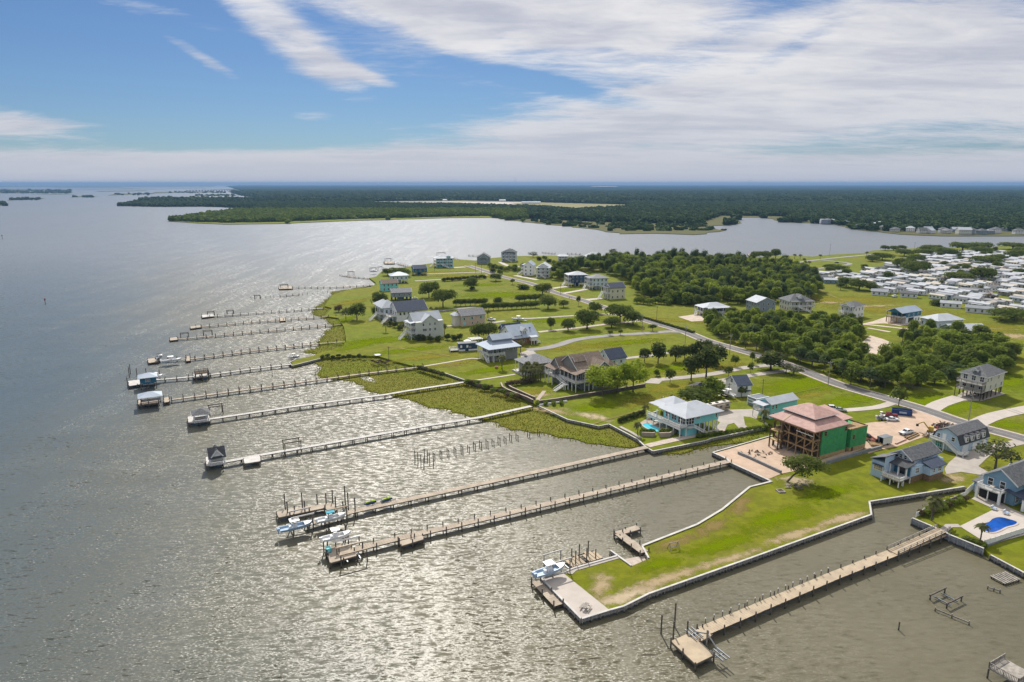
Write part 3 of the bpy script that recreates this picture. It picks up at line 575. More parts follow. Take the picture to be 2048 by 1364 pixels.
# ================================================================== PIERS AND BULKHEADS
def W2(px, py, z): return P(px, py, z)
def pier(label, px, w, deckm, zd=1.5, sp=4.5, post=.75, pilem='pile_wood', r=.15, group='wooden piers along the shore', both=True, plats=(), deep=-1.5, gaps=()):
    """deck of boards on stringers, each piling a part. px: survey pixels of the deck's centre line, plats: polygons of wider platforms"""
    pts = [P(a, b, zd) for a, b in px]; t = thing('pier', label, 'pier', tuple(pts[0]), 0, group); o0 = pts[0]
    for i in range(len(pts) - 1):
        a, b = pts[i] - o0, pts[i + 1] - o0; d = (b - a); L = d.length; d.normalize(); n = Vector((-d.y, d.x, 0))
        mb = MB(); z = 0; bw = .62; k = 0; x = 0.0
        # boards: broad planks with open joints, slightly uneven
        while x < L - .05:
            x2 = min(x + bw - .03, L); jz = random.uniform(-.008, .008); je = random.uniform(-.03, .03)
            q = [a + d * x + n * (w / 2 + je), a + d * x - n * (w / 2 - je), a + d * x2 - n * (w / 2 - je), a + d * x2 + n * (w / 2 + je)]
            mb.add([(v.x, v.y, jz) for v in q] + [(v.x, v.y, -.06) for v in q], [(0, 1, 2, 3), (0, 4, 5, 1), (1, 5, 6, 2), (2, 6, 7, 3), (3, 7, 4, 0)]); x += bw
        dk = part(t, 'deck', mb, deckm); dk['kind'] = 'stuff'
        sb = MB()
        for s in (-1, 1): sb.beam(a + n * s * (w / 2 - .15) + Vector((0, 0, -.2)), b + n * s * (w / 2 - .15) + Vector((0, 0, -.2)), .12, .26)
        part(t, 'stringer', sb, pilem)
        m = max(1, round(L / sp))
        for k in range(m + 1):
            if k == m and i < len(pts) - 2: continue
            c = a + d * L * k / m
            for s in ((-1, 1) if both else (-1,)):
                q = c + n * s * (w / 2 + r * .8); top = post * random.uniform(.75, 1.15)
                cy(t, 'piling', q.x, q.y, deep - zd, top, r, pilem)
            h = MB().beam(c + n * (w / 2 + .2) + Vector((0, 0, -.45)), c - n * (w / 2 + .2) + Vector((0, 0, -.45)), .15, .22); part(t, 'cross_beam', h, pilem)
    for poly in plats:
        pp = [P(a, b, zd) - o0 for a, b in poly]
        mb = MB().prism([(p.x, p.y) for p in pp], -.14, .012); part(t, 'platform', mb, deckm)
        rim = MB(); nP = len(pp)
        for k in range(nP):
            p, q = pp[k], pp[(k + 1) % nP]; rim.beam((p.x, p.y, -.28), (q.x, q.y, -.28), .14, .3)
            e = (q - p); m = max(1, round(e.length / 3.6))
            for j in range(m):
                v = p + e * j / m; cy(t, 'piling', v.x, v.y, deep - zd, random.uniform(.1, .9) * post + .1, r, pilem)
        part(t, 'rim_beam', rim, pilem)
    return t
def pole(name, label, px, py, h, r, m, cat='piling', group=None, z=0, deep=1.5):
    p = P(px, py, z); t = thing(name, label, cat, (p.x, p.y, z), 0, group); cy(t, 'post', 0, 0, -deep, h, r, m)
    cy(t, 'cap', 0, 0, h, h + .12, r * 1.15, 'dark'); return t

pier('long sand coloured pier with solar post lamps, ending in a square head at lower right', [(1890, 1064), (1668, 1151), (1405, 1262)], 2.6, 'deck_tan', 1.5, 4.2, .85,
     plats=[[(1342, 1282), (1391, 1328), (1428, 1310), (1400, 1283), (1424, 1271), (1405, 1254)]])
pier('long boardwalk pier carrying two jet skis near its outer end', [(1293, 894), (1100, 937), (920, 976), (711, 1021), (612, 1048)], 2.1, 'deck_wood', 1.5, 4.6, .05,
     plats=[[(553, 1024), (557, 1035), (648, 1016), (661, 1022), (674, 1020), (665, 1006), (598, 1014)]])
pier('long grey boardwalk pier with tall posts and a broad head holding a white boat lift', [(1457, 922), (1190, 985), (920, 1048), (793, 1077), (706, 1099)], 2.2, 'deck_wood', 1.5, 4.4, 1.0,
     plats=[[(653, 1098), (660, 1126), (714, 1111), (703, 1092), (690, 1086)], [(799, 1082), (802, 1092), (848, 1078), (845, 1070)]])
pier('white boardwalk pier ending in a dark gabled gazebo', [(1062, 812), (962, 834), (860, 850), (594, 897), (519, 910), (445, 924)], 1.8, 'deck_gray', 1.6, 4.6, .05,
     plats=[[(411, 914), (413, 932), (446, 926), (445, 912)], [(487, 917), (489, 927), (521, 922), (520, 911)]])
pier('white pier ending in a hip roofed gazebo with pale benches', [(935, 763), (816, 781), (770, 789), (600, 811), (418, 838)], 1.8, 'deck_gray', 1.6, 4.6, .05, plats=[[(375, 833), (377, 846), (420, 842), (418, 830)]])
pier('pier of tall dark posts leading to a metal roofed dock house', [(846, 733), (719, 748), (654, 757), (500, 778), (343, 799)], 1.6, 'deck_wood', 1.3, 4.4, 1.5, plats=[[(275, 801), (277, 811), (318, 806), (316, 796)], [(327, 796), (328, 805), (339, 803), (338, 793)]])
pier('pier from the walled spit with a raised lookout and a teal boathouse', [(583, 728), (500, 738), (400, 752), (306, 760)], 1.6, 'deck_gray', 1.4, 4.6, .9, plats=[[(256, 762), (258, 772), (308, 764), (305, 755)], [(386, 748), (387, 756), (416, 753), (414, 745)]])
pier('low pier of spaced posts serving two lifted boats', [(691, 683), (638, 687), (500, 702), (390, 717), (318, 721)], 1.5, 'deck_wood', 1.1, 4.6, 1.5, plats=[[(295, 718), (297, 726), (317, 723), (315, 715)], [(371, 713), (372, 722), (381, 721), (380, 712)]])
pier('thin pier of dark posts with a square end platform and one open lift', [(682, 649), (520, 663), (356, 678)], 1.4, 'deck_wood', 1.0, 4.6, 1.3, plats=[[(339, 676), (340, 681), (356, 679), (354, 674)]])
pier('thin pier with a small square bench landing halfway', [(672, 632), (520, 643), (402, 653)], 1.4, 'deck_wood', 1.0, 4.8, 1.1, plats=[[(380, 653), (381, 657), (403, 654), (402, 650)], [(559, 636), (560, 642), (571, 641), (570, 635)]])
pier('thin pale pier with two open lifts and a long outer dock', [(647, 616), (465, 629), (404, 634)], 1.4, 'deck_gray', 1.1, 4.8, .9, plats=[[(403, 630), (404, 635), (428, 632), (427, 628)]])
pier('slender pier reaching the shore by the turquoise house with a brown roof', [(752, 570), (660, 575), (585, 575)], 1.5, 'deck_wood', 1.1, 5.5, .8, plats=[[(557, 573), (558, 578), (585, 577), (584, 572)]])
pier('short far pier curving from the low sandy spit', [(737, 557), (700, 553), (681, 550)], 1.5, 'deck_wood', 1.0, 5.5, .8)
pier('far pier behind the spreading oak on the point', [(818, 533), (795, 527), (768, 525)], 1.6, 'deck_wood', 1.2, 6, 1.2, plats=[[(768, 523), (769, 527), (789, 527), (788, 523)]])
pier('far pier behind the turquoise tower house', [(918, 521), (905, 515), (893, 513)], 1.6, 'deck_wood', 1.2, 6, 1.2)
pier('small L shaped dock beside the boat ramp', [(1289, 1104), (1237, 1066)], 2.3, 'deck_wood', 1.3, 4, .9, plats=[[(1228, 1064), (1240, 1070), (1281, 1058), (1273, 1050)]])
pier('floating dock under the slab at the tip of the lawn', [(1072, 1163), (1117, 1210)], 2.0, 'deck_wood', .9, 4.5, 1.2)
pier('ruined pier of bare stumps and short deck runs', [(560, 592), (598, 589)], 1.3, 'deck_wood', .9, 4.2, .9)
pier('far docks by the shore of the point', [(955, 512), (938, 511)], 2, 'deck_wood', 1.2, 5, 1.4)
pier('far fishing pier before the row of shore oaks', [(1500, 512), (1496, 508), (1515, 506)], 2, 'deck_wood', 1.2, 6, .6)
pier('far docks left of the white pavilion house', [(1110, 507), (1085, 505)], 2, 'deck_wood', 1.2, 5, 1.2)
pier('far docks right of the grey far house', [(1160, 508), (1135, 507)], 2, 'deck_wood', 1.2, 5, 1.2)
# standing pilings
for k, (a, b) in enumerate([(838, 905), (851, 907)]): pass
prs = [(868, 916), (882, 914), (896, 911), (910, 908), (924, 905), (937, 902), (949, 898), (961, 895), (974, 893), (986, 890), (998, 887), (1010, 884), (1021, 881), (1034, 879), (1057, 874), (1077, 871)]
for k, (a, b) in enumerate(prs):
    p = P(a, b, 0); t = thing('piling_pair', ORD[k] + ' pair of bare pilings from the left in the vanished pier row', 'pilings', (p.x, p.y, 0), ANG, 'bare piling pairs of the old pier')
    h = random.uniform(1.9, 2.5); cy(t, 'post', 0, .75, -1.5, h, .13, 'pile_wood'); cy(t, 'post', 0, -.75, -1.5, h - random.uniform(0, .3), .13, 'pile_wood'); part(t, 'cross_beam', MB().beam((0, -.8, h - .55), (0, .8, h - .5), .1, .18), 'pile_wood')
for k, (a, b) in enumerate([(830, 921), (836, 926), (842, 930), (848, 933), (849, 917), (855, 919), (859, 924), (867, 930)]):
    pole('piling', ORD[k] + ' from the left of the tall pilings ending the bare pile row', a, b, random.uniform(2.6, 3.6), .13, 'pile_wood', group='tall pilings off the bare pile row')
for k, (a, b) in enumerate([(502, 598), (512, 597), (522, 597), (532, 596), (541, 595), (548, 594), (605, 590), (615, 589), (626, 588), (636, 587), (646, 586), (655, 586)]):
    pole('piling', ORD[k] + ' bare stump from the left of the ruined pier', a, b, random.uniform(1.2, 2.0), .14, 'pile_wood', group='stumps of the ruined pier')
for k, (a, b, h) in enumerate(sorted([(571, 1023, 5), (576, 1036, 4.5), (606, 1028, 6), (611, 1038, 5), (635, 1013, 3.5), (653, 1015, 4), (666, 1012, 4.5), (672, 1022, 4), (691, 1014, 6), (697, 1021, 5), (711, 1032, 5), (590, 1034, 3)])):
    pole('mooring_pile', 'tall dark pile by the jet ski pier head, ' + ORD[k] + ' from left', a, b, h, .17, 'pile_wood', 'piling', 'mooring piles of the jet ski pier')
for k, (a, b, h) in enumerate([(1322, 1268, 4.0), (1346, 1283, 4.2), (1349, 1253, 5.0), (1374, 1273, 3.2)]):
    pole('mooring_pile', ORD[k] + ' tall mooring pile from the left beside the square pier head', a, b, h, .16, 'pile_wood', 'piling', 'mooring piles by the square pier head')
for k, (a, b, h) in enumerate(sorted([(648, 1105, 3), (653, 1119, 2.5), (655, 1092, 4.2), (687, 1092, 4.2), (692, 1079, 4), (697, 1089, 2.5)])):
    pole('mooring_pile', ORD[k] + ' dark pile from the left round the broad pier head', a, b, h, .16, 'pile_wood', 'piling', 'piles round the broad pier head')
for k, (a, b, h) in enumerate([(1143, 1130, 4), (1151, 1135, 4), (1158, 1125, 4.5), (1173, 1129, 4), (1176, 1118, 4.5), (1191, 1123, 3)]):
    pole('mooring_pile', ORD[k] + ' thin pile from the left round the rotted deck', a, b, h, .14, 'pile_wood', 'piling', 'piles round the rotted deck')
for k, (a, b, h) in enumerate([(256, 776, 4.5), (259, 755, 5), (261, 748, 4.5), (274, 752, 3.5), (293, 752, 3.5), (320, 757, 4)]):
    pole('mooring_pile', ORD[k] + ' mooring pile from the left by the teal boathouse', a, b, h, .17, 'pile_wood', 'piling', 'piles round the teal boathouse')
pole('mooring_pile', 'lone short pile in open water right of the square pier head', 1797, 1260, 1.6, .14, 'pile_wood', 'piling')
pole('mooring_pile', 'lone pile between the metal roofed dock house pier and the marsh', 545, 753, 2.6, .14, 'pile_light', 'piling')
t = pole('channel_marker', 'red channel marker standing in the open sound at left', 91, 609, 4.2, .2, 'pile_wood', 'marker'); part(t, 'day_board', MB().box(-.08, .08, -.7, .7, 3.0, 4.4), 'red_marker')
t = pole('channel_marker', 'distant dark channel marker at the left edge', 5, 478, 6, .3, 'pile_wood', 'marker'); part(t, 'day_board', MB().box(-.1, .1, -1, 1, 4.5, 6.2), 'dark')
# solar lamps along the square headed pier
a0, a1 = P(1668, 1151, 1.5), P(1405, 1262, 1.5); dd = (a1 - a0); nn = Vector((-dd.y, dd.x, 0)).normalized()
for k in range(17):
    p = a0 + dd * (k / 17); q = p - nn * 1.55
    t = thing('post_lamp', ORD[k] + ' white capped post lamp from the shore on the square headed pier', 'lamp', tuple(q), 0, 'post lamps of the square headed pier')
    cy(t, 'stem', 0, 0, -.1, 1.0, .09, 'pile_wood'); part(t, 'lamp_cap', MB().tube((0, 0, 1.0), (0, 0, 1.22), .16, .05, 6), 'white')

# ---- bulkheads: sheet pile panels, posts, cap
def bulkhead(label, px, ztop, zbot=-.8, sp=2.0, m='sheet_pile', capm='deck_gray', postm='pile_light', post_out=.14, group=None, cap=.45, side=1):
    pts = [P(a, b, ztop) for a, b in px]; t = thing('bulkhead', label, 'bulkhead', tuple(pts[0]), 0, group); o0 = pts[0]
    for i in range(len(pts) - 1):
        a, b = pts[i] - o0, pts[i + 1] - o0; d = b - a; L = d.length; d.normalize(); n = Vector((d.y, -d.x, 0)) * side
        mb = MB(); k = max(1, round(L / .45))      # corrugated sheet: proud and recessed panels
        for j in range(k):
            p, q = a + d * L * j / k, a + d * L * (j + 1) / k; off = n * (.05 if j % 2 else .16)
            mb.beam(p + off * .5 + Vector((0, 0, (zbot - ztop) / 2 - .02)), q + off * .5 + Vector((0, 0, (zbot - ztop) / 2 - .02)), off.length, ztop - zbot - .06)
        sh = part(t, 'sheet_pile', mb, m); sh['kind'] = 'stuff'
        part(t, 'cap_rail', MB().beam(a + n * .08 + Vector((0, 0, .05)), b + n * .08 + Vector((0, 0, .05)), cap, .14), capm)
        part(t, 'waler', MB().beam(a + n * .24 + Vector((0, 0, -.5)), b + n * .24 + Vector((0, 0, -.5)), .14, .22), postm)
        m_ = max(1, round(L / sp))
        for j in range(m_ + 1):
            c = a + d * L * j / m_ + n * (.3); cy(t, 'post', c.x, c.y, zbot - ztop, random.uniform(-.12, .02), post_out, postm)
    return t
BH = 1.35
bulkhead('long vinyl bulkhead on the canal side of the lawn peninsula', [(1928, 973), (1738, 1003), (1742, 1029), (1500, 1116), (1400, 1151), (1297, 1187), (1247, 1212), (1218, 1220), (1163, 1237)], BH, side=-1)
bulkhead('bulkhead on the open water end of the concrete slab', [(1163, 1237), (1083, 1156)], BH, side=-1)
bulkhead('stepped bulkhead behind the lifted white boat', [(1083, 1156), (1127, 1145), (1150, 1136), (1235, 1112)], BH, side=-1)
bulkhead('wall on the right of the boat ramp', [(1298, 1116), (1285, 1092)], BH, side=-1)
bulkhead('wall on the left of the boat ramp reaching into the water', [(1263, 1131), (1222, 1101)], BH, side=-1)
bulkhead('pale capped bulkhead along the brown lawn edge of the basin', [(1285, 1092), (1395, 1049), (1445, 1019), (1500, 974), (1544, 963), (1459, 924), (1455, 918), (1426, 905)], BH, side=-1, cap=.6)
bulkhead('low sand retaining wall before the green house shell', [(1426, 905), (1545, 871)], BH, side=-1, sp=3)
bulkhead('narrow capped bulkhead below the turquoise pool house', [(1292, 894), (1306, 902), (1412, 881), (1422, 877), (1529, 855)], BH, side=1)
bulkhead('zigzag bulkhead between the marsh and the dry lawn', [(1076, 811), (1136, 839), (1197, 852), (1218, 848), (1275, 878), (1292, 894)], BH, sp=1.5, side=1)
bulkhead('tall blue grey bulkhead under the deep blue pool garden', [(1825, 1036), (1885, 1061), (1901, 1070), (1968, 1097)], 2.0, sp=1.8, side=1, postm='sheet_pile')
bulkhead('low bulkhead running out of the frame at right', [(1982, 1110), (2048, 1145), (2110, 1180)], BH, side=1)
bulkhead('curved spit wall where the lookout pier begins', [(640, 717), (585, 731), (579, 725), (593, 718)], BH, side=-1, sp=3)
bulkhead('low curb bulkhead crossing the marsh path', [(890, 746), (930, 760), (970, 774)], BH, side=1, sp=3)

# terrace walls of the big brown house
def wall_line(name, label, px, h, th, m, cat='wall', sp=None, z=1.2, capm=None):
    pts = [P(a, b, z) for a, b in px]; t = thing(name, label, cat, tuple(pts[0])); o0 = pts[0]
    for i in range(len(pts) - 1):
        a, b = pts[i] - o0, pts[i + 1] - o0; zc = Vector((0, 0, h / 2))
        d = (b - a).normalized() * (th * .3)
        part(t, 'wall_section', MB().beam(a + zc - d * (i > 0), b + zc + d * .2, th, h + .004 * i), m)
        if capm: part(t, 'coping', MB().beam(a + Vector((0, 0, h + .06 + .003 * i)), b + Vector((0, 0, h + .06 + .003 * i)), th + .12, .12), capm)
    return t
wall_line('retaining_wall', 'curved brown block retaining wall on the marsh side of the big house', [(1002, 771), (1005, 779), (1018, 786), (1036, 793), (1054, 800), (1066, 806)], 1.3, .5, 'block_wall', capm='tan_wall')
wall_line('retaining_wall', 'inner tier of the curved block wall by the big house', [(1010, 769), (1022, 778), (1040, 786), (1060, 795), (1070, 799)], 1.0, .5, 'block_wall', capm='tan_wall')
wall_line('retaining_wall', 'long brown block wall behind the lawn right of the big house', [(1078, 807), (1110, 803), (1170, 793), (1215, 786), (1260, 778), (1290, 773)], 1.2, .5, 'block_wall', capm='tan_wall')
wall_line('retaining_wall', 'short white picket edging below the block wall', [(1078, 812), (1105, 808), (1134, 804)], .7, .2, 'white')
wall_line('retaining_wall', 'grey concrete footing wall along the right side of the green house shell', [(1640, 932), (1690, 917), (1735, 904), (1762, 897)], 1.0, .6, 'concrete_block')
wall_line('retaining_wall', 'dark silt wall across the sand before the green house shell', [(1476, 908), (1500, 918), (1530, 932), (1562, 947)], .9, .5, 'concrete_block')
wall_line('pool_wall', 'curved tan wall round the light blue pool garden', [(1283, 872), (1307, 873), (1309, 872)], 1.3, .4, 'tan_wall', capm='tan_wall')
wall_line('pool_wall', 'curved tan planter wall right of the garden gate', [(1318, 874), (1340, 873), (1353, 864), (1352, 853)], 1.4, .4, 'tan_wall', capm='tan_wall')
wall_line('pool_wall', 'pale walk edging along the pool garden bulkhead', [(1240, 855), (1262, 866), (1280, 877)], .4, 1.2, 'concrete')
wall_line('pool_wall', 'white screen wall behind the pool loungers', [(1300, 838), (1316, 832)], 2.2, .25, 'white')
def fence(label, px, h, m, sp=2.0, z=1.25, solid=True):
    pts = [P(a, b, z) for a, b in px]; t = thing('fence', label, 'fence', tuple(pts[0])); o0 = pts[0]
    for i in range(len(pts) - 1):
        a, b = pts[i] - o0, pts[i + 1] - o0; d = b - a; L = d.length; n = max(1, round(L / sp))
        for j in range(n):
            p, q = a + d * (j / n), a + d * ((j + 1) / n); mb = MB()
            if solid:
                g = max(3, int((q - p).length / .22))
                for k in range(g):
                    u, v = p + (q - p) * ((k + .08) / g), p + (q - p) * ((k + .92) / g); mb.beam(u + Vector((0, 0, h / 2)), v + Vector((0, 0, h / 2)), .04, h - .12)
            for zz in (.15, h - .08): mb.beam(p + Vector((0, 0, zz)), q + Vector((0, 0, zz)), .07, .1)
            part(t, 'panel', mb, m); bx(t, 'post', p.x - .07, p.x + .07, p.y - .07, p.y + .07, 0, h + .12, m)
    return t
fence('white picket fence on the canal side of the deep blue pool garden', [(1832, 1034), (1862, 1018), (1900, 1005), (1930, 992)], 1.3, 'white')
fence('tall white privacy fence by the blue house at right', [(1930, 992), (1948, 976), (1966, 966)], 1.9, 'white')
fence('white vinyl fence on the near side of the deep blue pool', [(1968, 1092), (2010, 1078), (2060, 1062)], 1.5, 'white', z=1.4)
wall_line('retaining_wall', 'grey block retaining wall below the white vinyl pool fence', [(1971, 1098), (2010, 1083), (2060, 1066)], 1.0, .4, 'concrete_block', z=.6)
# ramp
sheet('boat_ramp', [P(1236, 1114), P(1263, 1131), P(1298, 1117), P(1291, 1104)], .35, 'gravel', 1.2)
# rotted deck panel by the slab
t = thing('rotted_deck', 'sand coloured rotted deck with holes between thin piles', 'deck', tuple(P(1145, 1134, .9)), ANG)
for i in range(9):
    if i in (4,): continue
    bx(t, 'plank', i * .95, i * .95 + .8, 0, 4.2 - (i % 3) * .5, -.1, .02 + .01 * (i % 2), 'deck_tan')
for i in range(5): bx(t, 'joist', 0, 8.4, i * .95, i * .95 + .14, -.35, -.12, 'pile_wood')
# pools and coping
def blob(px, n=40):
    pts = [P(a, b, 1.3) for a, b in px]; pts = pts + pts[:1]
    pl = []; m = len(px)
    for i in range(m):
        p0, p1, p2, p3 = [P(*px[(i + k) % m], 1.3) for k in (-1, 0, 1, 2)]
        for j in range(6):
            t = j / 6; pl.append(.5 * ((2 * p1) + (p2 - p0) * t + (2 * p0 - 5 * p1 + 4 * p2 - p3) * t * t + (3 * p1 - p0 - 3 * p2 + p3) * t ** 3))
    return pl
def pool(label, px, m, z):
    pl = blob(px); c = sum(pl, Vector()) / len(pl); t = thing('swimming_pool', label, 'pool', (c.x, c.y, z))
    q = [p - c for p in pl]
    part(t, 'pool_water', MB().add([(p.x, p.y, .03) for p in q], [tuple(range(len(q)))] if sum(q[i].x * q[(i + 1) % len(q)].y - q[(i + 1) % len(q)].x * q[i].y for i in range(len(q))) > 0 else [tuple(range(len(q) - 1, -1, -1))]), m)
    mb = MB(); n = len(q)
    for i in range(n): mb.beam((q[i].x, q[i].y, .04), (q[(i + 1) % n].x, q[(i + 1) % n].y, .04), .45, .10)
    part(t, 'coping', mb, 'concrete_white'); return t
pool('light blue kidney pool in the walled garden', [(1284, 849), (1296, 846), (1310, 852), (1321, 859), (1316, 863), (1302, 860), (1290, 855)], 'pool_light', ZB + .01)
pool('deep blue freeform pool at the right edge', [(1953, 1050), (1975, 1044), (1984, 1037), (1999, 1034), (2018, 1038), (2035, 1044), (2032, 1050), (2014, 1055), (2000, 1062), (1985, 1066), (1968, 1062)], 'pool_deep', ZB + .03)
# ================================================================== BUILDINGS
class Bld:
    """local frame: origin at the corner nearest the camera, +x inland along the lot, +y along the shore away from the camera"""
    def __init__(s, name, label, px, py, ang=28.4, cat='house', group=None, z=1.2):
        s.t = thing(name, label, cat, tuple(P(px, py, z)), R(ang), group); s.k = 0
    def wall(s, x0, x1, y0, y1, z0, z1, m, name='wall'): return bx(s.t, name, x0, x1, y0, y1, z0, z1, m)
    def gable(s, x0, x1, y0, y1, z, rise, axis, m, wm, ov=.5, th=.22, ovg=.4):
        if axis == 'x': f = lambda a, b, zz: (a, b, zz); a0, a1, b0, b1 = x0, x1, y0, y1
        else: f = lambda a, b, zz: (b, a, zz); a0, a1, b0, b1 = y0, y1, x0, x1
        c = (b0 + b1) / 2; hb = (b1 - b0) / 2; k = rise / hb; A0, A1 = a0 - ovg, a1 + ovg
        pr = [(b0 - ov, z - ov * k), (c, z + rise), (b1 + ov, z - ov * k), (b1 + ov, z - ov * k + th), (c, z + rise + th), (b0 - ov, z - ov * k + th)]
        s.k += 1
        r = part(s.t, 'roof', MB().loft([[f(A0, b, zz + .003 * s.k) for b, zz in pr], [f(A1, b, zz + .003 * s.k) for b, zz in pr]], cap=False).add([f(A0, b, zz) for b, zz in pr] + [f(A1, b, zz) for b, zz in pr], [(0, 1, 4, 5), (1, 2, 3, 4), (6, 7, 10, 11), (7, 8, 9, 10)]), m)
        part(s.t, 'gable_wall', MB().loft([[f(a0, b0 + .01, z - .1), f(a0, b1 - .01, z - .1), f(a0, c, z + rise - .02)], [f(a1, b0 + .01, z - .1), f(a1, b1 - .01, z - .1), f(a1, c, z + rise - .02)]]), wm)
        fb = MB()
        for A in (A0 - .03, A1 + .03):
            fb.beam(f(A, b0 - ov, z - ov * k + th / 2), f(A, c, z + rise + th / 2), .07, th + .1); fb.beam(f(A, c, z + rise + th / 2), f(A, b1 + ov, z - ov * k + th / 2), .07, th + .1)
        fas = link('fascia', fb.mesh('fascia', 'trim'), r); return r
    def hip(s, x0, x1, y0, y1, z, rise, m, ov=.6, th=.2, pyramid=False, flat=0.0):
        X0, X1, Y0, Y1 = x0 - ov, x1 + ov, y0 - ov, y1 + ov; lx, ly = X1 - X0, Y1 - Y0; cx, cyy = (X0 + X1) / 2, (Y0 + Y1) / 2
        if lx >= ly: h = max((lx - ly) / 2, .02); r0, r1 = (cx - h, cyy), (cx + h, cyy)
        else: h = max((ly - lx) / 2, .02); r0, r1 = (cx, cyy - h), (cx, cyy + h)
        s.k += 1; z += .003 * s.k
        v = [(X0, Y0, z), (X1, Y0, z), (X1, Y1, z), (X0, Y1, z), (X0, Y0, z + th), (X1, Y0, z + th), (X1, Y1, z + th), (X0, Y1, z + th), (r0[0], r0[1], z + rise), (r1[0], r1[1], z + rise)]
        fs = [(3, 2, 1, 0), (0, 1, 5, 4), (1, 2, 6, 5), (2, 3, 7, 6), (3, 0, 4, 7)]
        fs += [(4, 5, 9, 8), (5, 6, 9), (6, 7, 8, 9), (7, 4, 8)] if lx >= ly else [(4, 5, 8), (5, 6, 9, 8), (6, 7, 9), (7, 4, 8, 9)]
        r = part(s.t, 'roof', MB().add(v, fs), m)
        fb = MB().box(X0 - .05, X1 + .05, Y0 - .06, Y0 - .003, z + .01, z + th - .02).box(X0 - .06, X0 - .003, Y0 - .05, Y1, z + .012, z + th - .022)
        link('gutter', fb.mesh('gutter', 'trim'), r); return r
    def shed(s, x0, x1, y0, y1, zlow, zhigh, low, m, ov=.35, th=.16):
        X0, X1, Y0, Y1 = x0 - ov, x1 + ov, y0 - ov, y1 + ov
        zz = {'S': (zlow, zlow, zhigh, zhigh), 'N': (zhigh, zhigh, zlow, zlow), 'W': (zlow, zhigh, zhigh, zlow), 'E': (zhigh, zlow, zlow, zhigh)}[low]
        pts = [(X0, Y0), (X1, Y0), (X1, Y1), (X0, Y1)]
        return part(s.t, 'roof', MB().add([(p[0], p[1], q) for p, q in zip(pts, zz)] + [(p[0], p[1], q + th) for p, q in zip(pts, zz)], [(3, 2, 1, 0), (4, 5, 6, 7), (0, 1, 5, 4), (1, 2, 6, 5), (2, 3, 7, 6), (3, 0, 4, 7)]), m)
    def win(s, f, c, a, z, w=1.0, h=1.35, fm='trim', gm='glass', name='window', mul=True):
        """window on wall face f (W/E/S/N) lying at coordinate c, centred at a along the wall, sill height z"""
        key = (round(w, 2), round(h, 2), fm, gm, mul)
        if key not in WIN:
            fr = MB(); t = .11
            fr.box(-w / 2 - t, -w / 2, -.05, .09, -t, h + t).box(w / 2, w / 2 + t, -.05, .09, -t, h + t).box(-w / 2, w / 2, -.05, .09, -t, 0).box(-w / 2, w / 2, -.05, .09, h, h + t)
            if mul: fr.box(-w / 2, w / 2, -.03, .06, h / 2 - .04, h / 2 + .04)
            if mul and w > 1.3:
                for q in range(1, int(w / .8) + 1): xx = -w / 2 + w * q / (int(w / .8) + 1); fr.box(xx - .05, xx + .05, -.03, .062, 0, h)
            WIN[key] = (fr.mesh('window', fm), MB().box(-w / 2, w / 2, -.04, .03, 0, h).mesh('pane', gm))
        o = link(name, WIN[key][0], s.t); link('pane', WIN[key][1], o)
        p = {'S': ((a, c, z), 180), 'N': ((a, c, z), 0), 'W': ((c, a, z), 90), 'E': ((c, a, z), -90)}[f]
        o.location = p[0]; o.rotation_euler = (0, 0, R(p[1])); return o
    def wins(s, f, c, aa, z, w=1.0, h=1.35, **k):
        for a in aa: s.win(f, c, a, z, w, h, **k)
    def door(s, f, c, a, z, w=1.0, h=2.1, m='white'):
        o = s.win(f, c, a, z + .06, w, h, gm=m, name='door', mul=False); return o
    def piles(s, xs, ys, z0, z1, m='white', r=.16):
        for x in xs:
            for y in ys: bx(s.t, 'pile', x - r, x + r, y - r, y + r, z0 - .6, z1, m)
    def deck(s, x0, x1, y0, y1, z, m='deck_gray', rails='', rm='white', th=.3, h=1.0, posts=True, pm=None):
        bx(s.t, 'deck', x0, x1, y0, y1, z - th, z, m)
        mb = MB()
        for e in rails:
            a, b = {'S': ((x0, y0), (x1, y0)), 'N': ((x0, y1), (x1, y1)), 'W': ((x0, y0), (x0, y1)), 'E': ((x1, y0), (x1, y1))}[e]; s._rail(mb, a, b, z, h)
        if rails: part(s.t, 'railing', mb, rm)
        if posts:
            n = max(1, round((x1 - x0) / 3.2)); m2 = max(1, round((y1 - y0) / 3.2))
            for i in range(n + 1): bx(s.t, 'post', x0 + (x1 - x0) * i / n - .11, x0 + (x1 - x0) * i / n + .11, y0 - .02, y0 + .2, -.5, z - th, pm or rm)
            for i in range(1, m2 + 1): bx(s.t, 'post', x0 - .02, x0 + .2, y0 + (y1 - y0) * i / m2 - .11, y0 + (y1 - y0) * i / m2 + .11, -.5, z - th, pm or rm)
    def _rail(s, mb, a, b, z, h):
        A, B = Vector((a[0], a[1], z)), Vector((b[0], b[1], z)); L = (B - A).length
        mb.beam(A + Vector((0, 0, h)), B + Vector((0, 0, h)), .12, .1); mb.beam(A + Vector((0, 0, .12)), B + Vector((0, 0, .12)), .07, .08)
        n = max(1, round(L / 1.9))
        for i in range(n + 1): p = A + (B - A) * i / n; mb.beam(p, p + Vector((0, 0, h + .1)), .14)
        n = max(1, round(L / .24))
        for i in range(n): p = A + (B - A) * (i + .5) / n; mb.beam(p + Vector((0, 0, .1)), p + Vector((0, 0, h)), .07)
